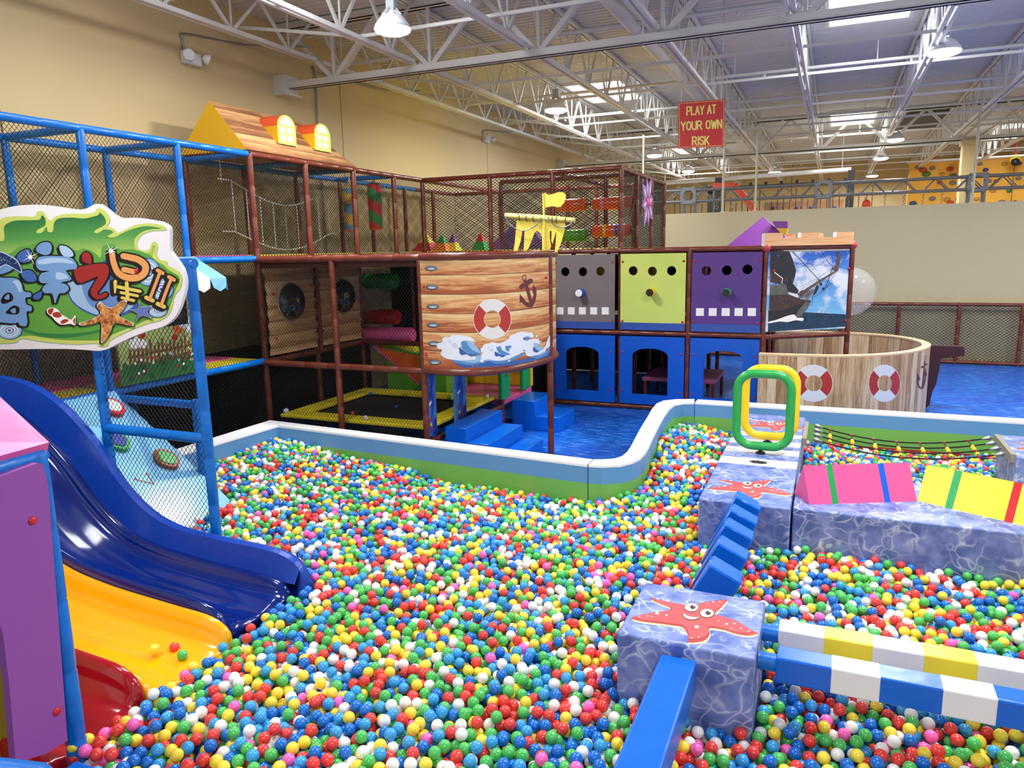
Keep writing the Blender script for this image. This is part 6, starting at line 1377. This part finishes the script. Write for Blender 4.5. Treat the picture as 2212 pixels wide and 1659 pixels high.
# flower
t = thing('flower_sign', 'purple and pink plastic flower cut-out on the side net of the cage', 'flower', (-3.52, 15.4, 3.7)); m = MB(); m2 = MB()
cF = onX(1398, 437, -3.52)
for k in range(8):
    a = k * PI / 4 + .2; L = .62 if k % 2 else .5; d = V((0, math.cos(a), math.sin(a))); n_ = V((0, -math.sin(a), math.cos(a)))
    m.plate([cF + d * .05, cF + d * L * .55 + n_ * .13, cF + d * L, cF + d * L * .55 - n_ * .13], (.015, 0, 0)); m2.plate([cF + d * .1 + V((.016, 0, 0)), cF + d * L * .5 + n_ * .05 + V((.016, 0, 0)), cF + d * L * .8 + V((.016, 0, 0)), cF + d * L * .5 - n_ * .05 + V((.016, 0, 0))], (.004, 0, 0))
m.build('petals', P3('petal_purple', 150, 96, 176, .4), t); m2.build('petal_highlights', P3('petal_white', 220, 200, 226, .4), t); m = MB(); m.lathe((0, 0, 0), [(.1, 0), (.08, .03), (0, .04)], seg=20); m.v = [(v[2] + cF.x + .02, v[1] + cF.y, v[0] + cF.z) for v in m.v]; m.build('flower_centre', m_pink, t)

# yellow sail and flag
YSL = 9.9; Zf = lambda x, y: onY(860 + x / 3.318, 400 + y / 3.318, YSL)
t = thing('toy_sail', 'yellow toy ship mast with torn sail and flag above the hull panel', 'toy sail', (-3.8, YSL, Z2)); m_sail = P3('sail_yellow', 236, 214, 84, .55, bump=.1, bscale=5)
m = MB(); a, b = Zf(1040, 60), Zf(1046, 235); m.tube([a, b], .014, 10); m.tube([b, V((b.x, YSL, Z2))], .03, 12); m.build('mast', m_sail, t)
m = MB(); a, b = Zf(770, 218), Zf(1265, 252); a.z += .0; m.tube([a, a.lerp(b, .5), b], [.04, .045, .035], 14); m.build('yard', P3('yard_cream', 222, 206, 120, .5), t)
m = MB(); m.plate([Zf(*p) for p in ((1045, 55), (1075, 68), (1105, 64), (1150, 50), (1180, 50), (1198, 62), (1202, 85), (1190, 125), (1165, 155), (1140, 158), (1110, 150), (1045, 162))], (0, .012, 0)); m.build('flag', m_sail, t)
m = MB(); m.plate([Zf(*p) for p in ((850, 240), (842, 340), (838, 400), (825, 485), (852, 478), (878, 400), (888, 330), (905, 328), (903, 400), (900, 480), (930, 460), (955, 400), (975, 345), (998, 325), (1020, 345), (1040, 390), (1062, 450), (1075, 478), (1095, 440), (1085, 380), (1085, 330), (1100, 325), (1098, 400), (1105, 420), (1125, 350), (1135, 325), (1130, 400), (1122, 478), (1140, 478), (1165, 420), (1190, 330), (1200, 265))], (0, .012, 0)); m.build('sail', m_sail, t)
for L in (((775, 225), (800, 270), (850, 312), (905, 326), (960, 310), (1010, 275), (1035, 235)), ((1080, 228), (1110, 270), (1150, 298), (1190, 303), (1235, 285), (1265, 250))):
    m = MB(); m.tube([Zf(*p) + V((0, -.04, 0)) for p in cr([(a, b, 0) for a, b in L], 4, False) for p in [(p.x, p.y)]], .008, 6); m.build('chain', m_steel, t)
m = MB()
for x in (875, 925, 975, 1110, 1140, 1205): q = Zf(x, 225 + (x - 770) * .07); m.tube([q + V((0, .05 * math.cos(k), .05 * math.sin(k))) for k in [2 * PI * j / 12 for j in range(12)]], .005, 5, closed=True)
m.build('ties', m_black, t)

# ================================================================ trampoline bay contents
t = thing('trampoline', 'rectangular trampoline with black mat and yellow padded edge in the brown bay', 'trampoline', (-6.3, 9.7, 0))
X0, X1, Y0, Y1, ZT = -7.58, -5.0, 8.58, 10.85, .62; w_ = .3
m = MB(); m.box((X0 + .1, Y0 + .1, ZT - .1), (X1 - .1, Y1 - .1, ZT - .08)); m.build('jump_mat', P3('black_mat', 28, 28, 28, .75), t)
for a, b in (((X0, Y0), (X1, Y0 + w_)), ((X0, Y1 - w_), (X1, Y1)), ((X0, Y0 + w_), (X0 + w_, Y1 - w_)), ((X1 - w_, Y0 + w_), (X1, Y1 - w_))):
    m = MB(); m.box((a[0], a[1], ZT - .06), (b[0], b[1], ZT), bev=.02); m.build('edge_pad', m_yel, t)
m = MB()
for x in (X0 + .1, X1 - .1):
    for y in (Y0 + .1, Y1 - .1): m.tube([(x, y, 0), (x, y, ZT - .06)], .03, 8)
m.build('legs', m_black, t)
for u, v, ci, lb, z in ((801, 851, 1, 'blue ball on the trampoline mat, nearest its back edge', ZT - .045), (856, 879, 1, 'blue ball in the middle of the trampoline mat', ZT - .045), (762, 893, 0, 'red ball on the trampoline mat', ZT - .045), (970, 858, 3, 'green ball on the back yellow edge of the trampoline', ZT + .036), (759, 914, 5, 'white ball on the front trampoline edge beside the brown post', ZT + .036), (898, 922, 5, 'white ball at the right end of the front trampoline edge', ZT + .036), (1083, 858, 5, 'white ball at the far right corner of the trampoline', ZT + .036),
                        (592, 896, 5, 'leftmost white ball on the front left corner of the trampoline', ZT + .036), (600, 893, 5, 'second white ball on the front left corner of the trampoline', ZT + .036), (608, 888, 1, 'blue ball among white ones on the front left corner of the trampoline', ZT + .036), (617, 886, 5, 'rightmost white ball on the front left corner of the trampoline', ZT + .036)):
    p = onZ(u, v, z); ball((min(max(p.x, X0 + .05), X1 - .05), max(p.y, Y0 + .05), z), ci, lb)
# fish pillars
t = thing('sea_print_post', 'blue undersea printed board beside the left of the trampoline entry', 'printed board', (-4.9, 8.6, .5))
def seapost(t, ya, yb):
    m = MB(); X = -4.93; m.box((X - .04, ya, .5), (X, yb, Z1 - .02)); m.build('board', P3('sea_print_blue', 84, 140, 206, .45), t)
    ar = Art(lambda u, v, l: V((X + l, ya + (yb - ya) * u, .5 + (Z1 - .52) * v))); d1 = P3('sea_print_deep', 32, 84, 176, .45)
    ar.p([(.25, 1), (.75, 1), (.8, .85), (.6, .7), (.75, .5), (.65, .3), (.9, .15), (.9, 0), (.3, 0), (.2, .2), (.35, .4), (.15, .6), (.35, .8)], d1, 1, True, 4); ar.p([(.5, 0), (.95, 0), (.95, .3), (.7, .2)], P3('sea_print_navy', 24, 48, 130, .45), 2)
    for a, b in ((.2, .85), (.25, .7), (.3, .78)): ar.ell((a, b), .07, .02, m_sb, 2, rin=.6, n=14)
    ar.p([(.1, .5), (.4, .55), (.45, .5), (.2, .46)], m_prw, 3)
    for a, b, q in ((.3, .18, m_hy), (.6, .1, m_redbtn), (.35, .25, m_redbtn)):
        ar.p([(a + .16 * (1 if k % 2 else .4) * math.cos(k * PI / 5), b + .045 * (1 if k % 2 else .4) * math.sin(k * PI / 5)) for k in range(10)], q, 3)
    ar.mb.build('sea_print', d1, t)
seapost(t, onX(923, 860, -4.93).y, onX(942, 860, -4.93).y)
t = thing('sea_print_post', 'blue undersea printed board beside the right of the trampoline entry', 'printed board', (-4.9, 9.8, .5)); seapost(t, onX(984, 850, -4.93).y, onX(1007, 850, -4.93).y)
# steps
def steps(x, dx, n, y0, y1, ztop, lb):
    t = thing('foam_steps', lb, 'foam steps', (x, y0, 0)); prof = []; h = ztop / n; m = MB()
    for i in range(n):
        m.box((x + dx * i, y0, 0.0), (x + dx * (i + 1), y1, ztop - h * i), bev=.012)
    m.build('step_cover', m_bluev, t)
steps(-4.82, .33, 3, 8.72, 9.95, .6, 'blue three step foam staircase leading up to the trampoline entry')
steps(-4.85, .42, 2, 11.15, 11.95, .5, 'blue two step foam staircase by the green door boards')
# green door boards and small room
for i, (u0, u1, v0, v1, lb) in enumerate(((1082, 1100, 803, 866, 'left green padded door board above the far blue steps'), (1128, 1143, 800, 842, 'right green padded door board above the far blue steps'))):
    t = thing('door_pad', lb, 'padded board', (-4.9, 11, .6)); m = MB(); X = -4.9; ya, yb = onX(u0, 830, X).y, onX(u1, 830, X).y; m.box((X - .05, ya, .55), (X + .02, yb, 1.38), bev=.015); m.build('board', m_green, t)
    m = MB(); m.sphere((X + .03, (ya + yb) / 2, .95), .02, seg=10, rings=7); m.build('button', m_redbtn, t)
t = thing('play_deck', 'pink padded low deck of the small room behind the green door boards', 'deck', (-6, 12, .5)); m = MB(); m.box((-6.9, 11.05, .42), (-4.95, 12.3, .52), bev=.015); m.build('deck_mat', m_pink, t)
t = thing('padded_screen', 'yellow padded back wall panel of the small room behind the green door boards', 'padded board', (-5.6, 13.1, .6)); m = MB(); m.box((-6.9, 12.3, .52), (-4.95, 12.38, 1.4), bev=.015); m.build('board', m_hy, t)
t = thing('foam_roll', 'green foam slope seen behind the trampoline', 'foam shape', (-6.4, 11.3, .5)); m = MB(); m.plate([(-7.3, 11.15, .53), (-6.1, 11.15, .53), (-6.1, 11.15, 1.1), (-7.3, 11.15, 1.35)], (0, .8, 0)); m.build('cover', m_rgr, t)
t = thing('padded_roller', 'green scalloped padded roller high in the dark inner room', 'roller', (-7, 11.5, 2.4))
def rollpx(u0, u1, v, Y, r, q, name='roller_body'):
    a, b = onY(u0, v, Y), onY(u1, v, Y); m = MB(); z = (a.z + b.z) / 2; m.tube([(a.x, Y, z), (a.x + .03, Y, z), (b.x - .03, Y, z), (b.x, Y, z)], [r * .8, r, r, r * .8], 22); m.build(name, q, t)
rollpx(788, 856, 607, 11.6, .14, P3('deep_green', 20, 140, 60, .3))
t = thing('padded_roller', 'red padded roller in the middle of the dark inner room', 'roller', (-7, 11.4, 1.9)); rollpx(787, 860, 684, 11.4, .14, P3('deep_red', 190, 24, 36, .35))
t = thing('foam_roll', 'thick pink foam roll at the lip of the inner room', 'foam roll', (-7, 11.1, 1.6)); rollpx(789, 893, 722, 11.12, .13, m_pink, 'roll_cover')
t = thing('foam_roll', 'yellow padded hump below the pink foam roll', 'foam roll', (-6.6, 10.95, 1.2)); rollpx(820, 900, 757, 11.3, .11, m_yel, 'hump_cover')
t = thing('foam_roll', 'blue padded hump below the yellow one in the inner room', 'foam roll', (-6.4, 10.9, 1.0)); rollpx(848, 902, 781, 11.3, .13, m_bs, 'hump_cover')
t = thing('slide_side_net', 'pink edged diagonal slide side in the inner room above the trampoline', 'slide edge', (-7, 11, 1)); m = MB(); m.bar(onY(808, 748, 11.05), onY(905, 830, 11.05), .03, .03); m.build('edge_tube', m_pink, t)
m = MB(); m.plate([onY(812, 750, 11.1), onY(903, 770, 11.1), onY(905, 826, 11.1)], (0, .05, 0)); m.build('side_panel', m_orange, t)

# added black sheets that deepen the shade behind and below the decks
m_shade = P3('shade_sheet_black', 30, 28, 26, .9)
for a, b, lb in (((-9.2, 4.6, 0), (-9.19, 13.4, Z1), 'added black sheet keeping the wall below the lower deck dark at left'), ((-8.9, 13.9, 0), (-5.1, 13.92, Z2 - .1), 'added black sheet keeping the back of the trampoline rooms dark'), ((-8.95, 8.55, 0), (-7.76, 8.56, Z1 - .1), 'added black sheet darkening the gap between the blue frame and the trampoline bay'), ((-7.0, 17.3, 1.5), (-1.0, 17.31, Z2 - .1), 'added black sheet blocking light behind the round holes of the coloured boards'), ((-7.0, 17.3, .01), (-2.75, 17.31, 1.4), 'added black sheet blocking light low behind the two left archways')):
    m = MB(); m.box(a, b); tag(m.build('shade_sheet', m_shade), lb, 'added shade sheet')

# ================================================================ beyond the half wall
def boxtruss(Y, xs, lb):
    t = thing('box_truss_rig', lb, 'truss rig', (xs[0], Y, 0)); d = .34; zt, zb = 4.62, 4.3
    for y in (Y, Y + d):
        for z in (zt, zb): m = MB(); m.tube([(-5.5, y, z), (12, y, z)], .034, 8); m.build('chord', m_truss, t)
    m = MB(); x = -5.4
    while x < 12:
        for y in (Y, Y + d): m.tube([(x, y, zb), (x + .3, y, zt), (x + .6, y, zb)], .02, 6)
        m.tube([(x, Y, zb), (x + .3, Y + d, zb)], .012, 6); x += .75
    m.build('lacing', m_truss, t)
    for x in xs:
        m = MB(); e = .2
        for sx in (-e, e):
            for y in (Y - .03, Y + d + .03): m.bar((x + sx, y, zb - .05), (x + sx, y, zt + .05), .05, .05)
        for z in (zb - .05, zt + .05):
            for y in (Y - .03, Y + d + .03): m.bar((x - e, y, z), (x + e, y, z), .05, .05)
        ring = [V((x + .16 * math.cos(a), Y - .05, (zb + zt) / 2 + .16 * math.sin(a))) for a in [2 * PI * k / 14 for k in range(14)]]
        sq = [V((x - e, Y - .05, zb - .05)), V((x + e, Y - .05, zb - .05)), V((x + e, Y - .05, zt + .05)), V((x - e, Y - .05, zt + .05))]
        m.plate([sq, ring], (0, .02, 0)); m.build('corner_block', m_truss, t)
        m = MB()
        for sx in (-.17, .17):
            for y in (Y, Y + d): m.tube([(x + sx, y, 0), (x + sx, y, zb)], .03, 8)
        for k in range(6):
            z = k * .7; m.tube([(x - .17, Y, z), (x + .17, Y, z + .5)], .012, 6)
        m.build('tower', m_truss, t)
YT = 22.6
xs = [onY(1487, 421, YT).x, onY(1779, 410, YT).x, onY(2112, 396, YT).x]
boxtruss(YT, xs, 'grey box truss rig on towers behind the tan half wall')
def hang(u, kind, lb, grp):
    p = onY(u, 440, YT + .3); t = thing('hanging_' + kind, lb, 'hanging hold', (p.x, YT + .3, 4.0), grp); m = MB(); x = p.x; y = YT + .17
    if kind == 'ring':
        m.tube([(x, y, 4.3), (x, y, 4.16)], .01, 6)
        m.tube([(x + .055 * math.cos(a), y, 4.1 + .055 * math.sin(a)) for a in [2 * PI * k / 14 for k in range(14)]], .01, 6, closed=True); m.build('ring', m_steel, t); m = MB(); m.bar((x, y, 4.05), (x, y, 3.8), .03, .02); m.build('strap', m_black, t)
    elif kind == 'chain':
        for k in range(9): m.sphere((x + (.012 if k % 2 else -.012), y, 4.27 - k * .05), .022, seg=7, rings=5, sc=(.7, .7, 1.3))
        m.build('chain', m_steel, t)
    else:
        m.tube([(x, y, 4.3), (x, y, 4.15)], .01, 6); m.build('cord', m_black, t); m = MB(); m.sphere((x, y, 4.02), .13, seg=18, rings=12, sc=(.9, .9, 1)); m.build('ball', P3('hold_orange', 226, 84, 56, .4), t)
for i, u in enumerate((1549, 1583, 1617, 1654, 1692, 1730)): hang(u, 'ring', 'small steel ring with black strap hanging from the grey truss, %s from the left' % ['first', 'second', 'third', 'fourth', 'fifth', 'sixth'][i], 'rings under the grey truss')
for i, u in enumerate((1832, 1910, 1951, 1992, 2032)): hang(u, 'chain', 'short chain hanging from the grey truss above the half wall, %s from the left' % ['first', 'second', 'third', 'fourth', 'fifth'][i], 'chains under the grey truss')
hang(1871, 'ball', 'orange ball hold hanging from the grey truss', None)
# black obstacle rig
YK = 27.5
t = thing('obstacle_rig', 'black steel obstacle rig with red braces behind the grey truss', 'obstacle rig', (-3, YK, 0)); m = MB()
for u, z in ((1552, 5.35), (1838, 5.35)):
    x = onY(u, 400, YK).x; m.box((x - .11, YK - .11, 0), (x + .11, YK + .11, z))
x = onY(1545, 400, YK).x; m.box((x - .3, YK + .3, 0), (x - .12, YK + .5, 5.1)); m.build('post', m_black, t)
a, b = onY(1436, 409, YK), onY(1862, 393, YK); m = MB(); m.bar((a.x, YK, 4.98), (b.x, YK, 4.98), .1, .1)
for i in range(14): xx = a.x + (b.x - a.x) * i / 13; m.box((xx - .05, YK - .08, 5.0), (xx + .05, YK + .08, 5.12))
m.build('beam', m_black, t)
m = MB(); a, b, c = onY(1540, 402, YK - .3), onY(1588, 401, YK - .3), onY(1660, 452, YK - .3); m.bar(a, b, .12, .2); m.bar(b, (c.x, c.y, 3.6), .12, .2); m.build('brace', P3('brace_red', 190, 60, 40, .5), t)
m = MB()
for i in range(34): xx = a.x - 1.5 + i * .2; m.bar((xx, YK + .6, 3.2), (xx + random.uniform(-.01, .01), YK + .6, 4.9 - (i % 3) * .2), .025, .025)
m.build('hanging_ropes', P3('dark_rope', 60, 44, 34, .8), t)
t = thing('white_duct', 'long white fabric duct running above the black obstacle rig', 'duct', (-6, 30, 5.3)); a, b = onY(1436, 395, 30), onY(1838, 374, 30); m = MB(); m.tube([(a.x - 1.5, 30, 5.45), (b.x, 30, 5.6)], .08, 14); m.tube([(a.x, 30, 5.5), (a.x, 30, 7.0)], .01, 5); m.tube([(b.x - .3, 30, 5.6), (b.x - .3, 30, 7.0)], .01, 5); m.build('duct_tube', m_lampshade, t)
t = thing('climbing_board', 'light plywood climbing board with blue holds behind the grey truss', 'climbing board', (-1.4, 29, 4)); a, b = onY(1655, 440, 29), onY(1822, 440, 29); m = MB(); m.box((a.x, 29, 0), (b.x, 29.06, 4.5)); m.build('board', P3('plywood', 170, 122, 82, .6, vary=.2, vscale=5), t)
for u, v in ((1670, 449), (1721, 449), (1752, 448), (1803, 448)): m = MB(); m.sphere(onY(u, v, 28.97), .07, seg=10, rings=7, sc=(1, .6, .8)); m.build('climbing_hold', P3('hold_navy', 50, 70, 130, .5), t)
# orange climbing wall
YW = 36.0; a = onY(1962, 400, YW)
t = thing('climbing_wall_board', 'orange climbing wall with coloured holds at far right behind the column', 'climbing wall', (a.x, YW, 0)); m = MB(); m.box((a.x, YW, 0), (13.5, YW + .3, 6.22)); m.build('board', P3('climbing_orange', 240, 176, 56, .6, vary=.08, vscale=1.5, bump=.3, bscale=1), t)
HC = [P3('hold_grey', 120, 116, 120, .5), P3('hold_red2', 190, 60, 44, .5), P3('hold_green2', 70, 120, 60, .5), P3('hold_navy', 50, 70, 130, .5), P3('hold_tan', 190, 140, 60, .5)]
for u, v, c, r in ((1982, 362, 0, .1), (1994, 367, 1, .14), (2014, 363, 0, .1), (2052, 365, 1, .12), (2001, 376, 2, .15), (2035, 376, 4, .1), (2059, 381, 2, .14), (2117, 354, 0, .09), (2129, 367, 3, .1), (2030, 394, 1, .1), (2058, 395, 0, .12), (2136, 391, 0, .1), (2152, 391, 1, .09), (1972, 440, 3, .14), (2014, 429, 0, .12), (2045, 431, 4, .12), (2053, 438, 1, .12), (2072, 430, 2, .13), (2164, 437, 0, .13), (2192, 437, 3, .1), (2170, 354, 4, .1), (2201, 353, 3, .1), (2180, 412, 2, .1), (2200, 385, 0, .1), (2110, 430, 4, .1), (2145, 412, 4, .1)):
    m = MB(); m.sphere(onY(u, v, YW - .02), r, seg=9, rings=6, sc=(1.1, .5, .8)); m.build('climbing_hold', HC[c], t)
m = MB(); m.box((a.x - .1, YW - .1, 6.22), (13.5, YW + .2, 6.3)); m.build('top_rail', m_white, t)
for i, u in enumerate((2083, 2192)):
    p = onY(u, 352, YW - .7); t = thing('belay_device', 'yellow and black auto belay device with red sling on the orange climbing wall, %s one' % ('left', 'right')[i], 'belay device', (p.x, p.y, 6)); m = MB(); m.bar((p.x, p.y, 6.25), (p.x, p.y, 7.0), .1, .08); m.build('sling', m_red, t)
    m = MB(); m.sphere((p.x, p.y, 6.1), .2, seg=14, rings=10, sc=(1, .7, 1)); m.build('housing', m_hy, t); m = MB(); m.sphere((p.x, p.y - .1, 5.98), .15, seg=14, rings=10, sc=(1, .7, 1)); m.build('cover', m_black, t)
    m = MB(); m.tube([(p.x, p.y, 5.9), (p.x, p.y, 3)], .012, 5); m.build('belay_line', m_black, t)
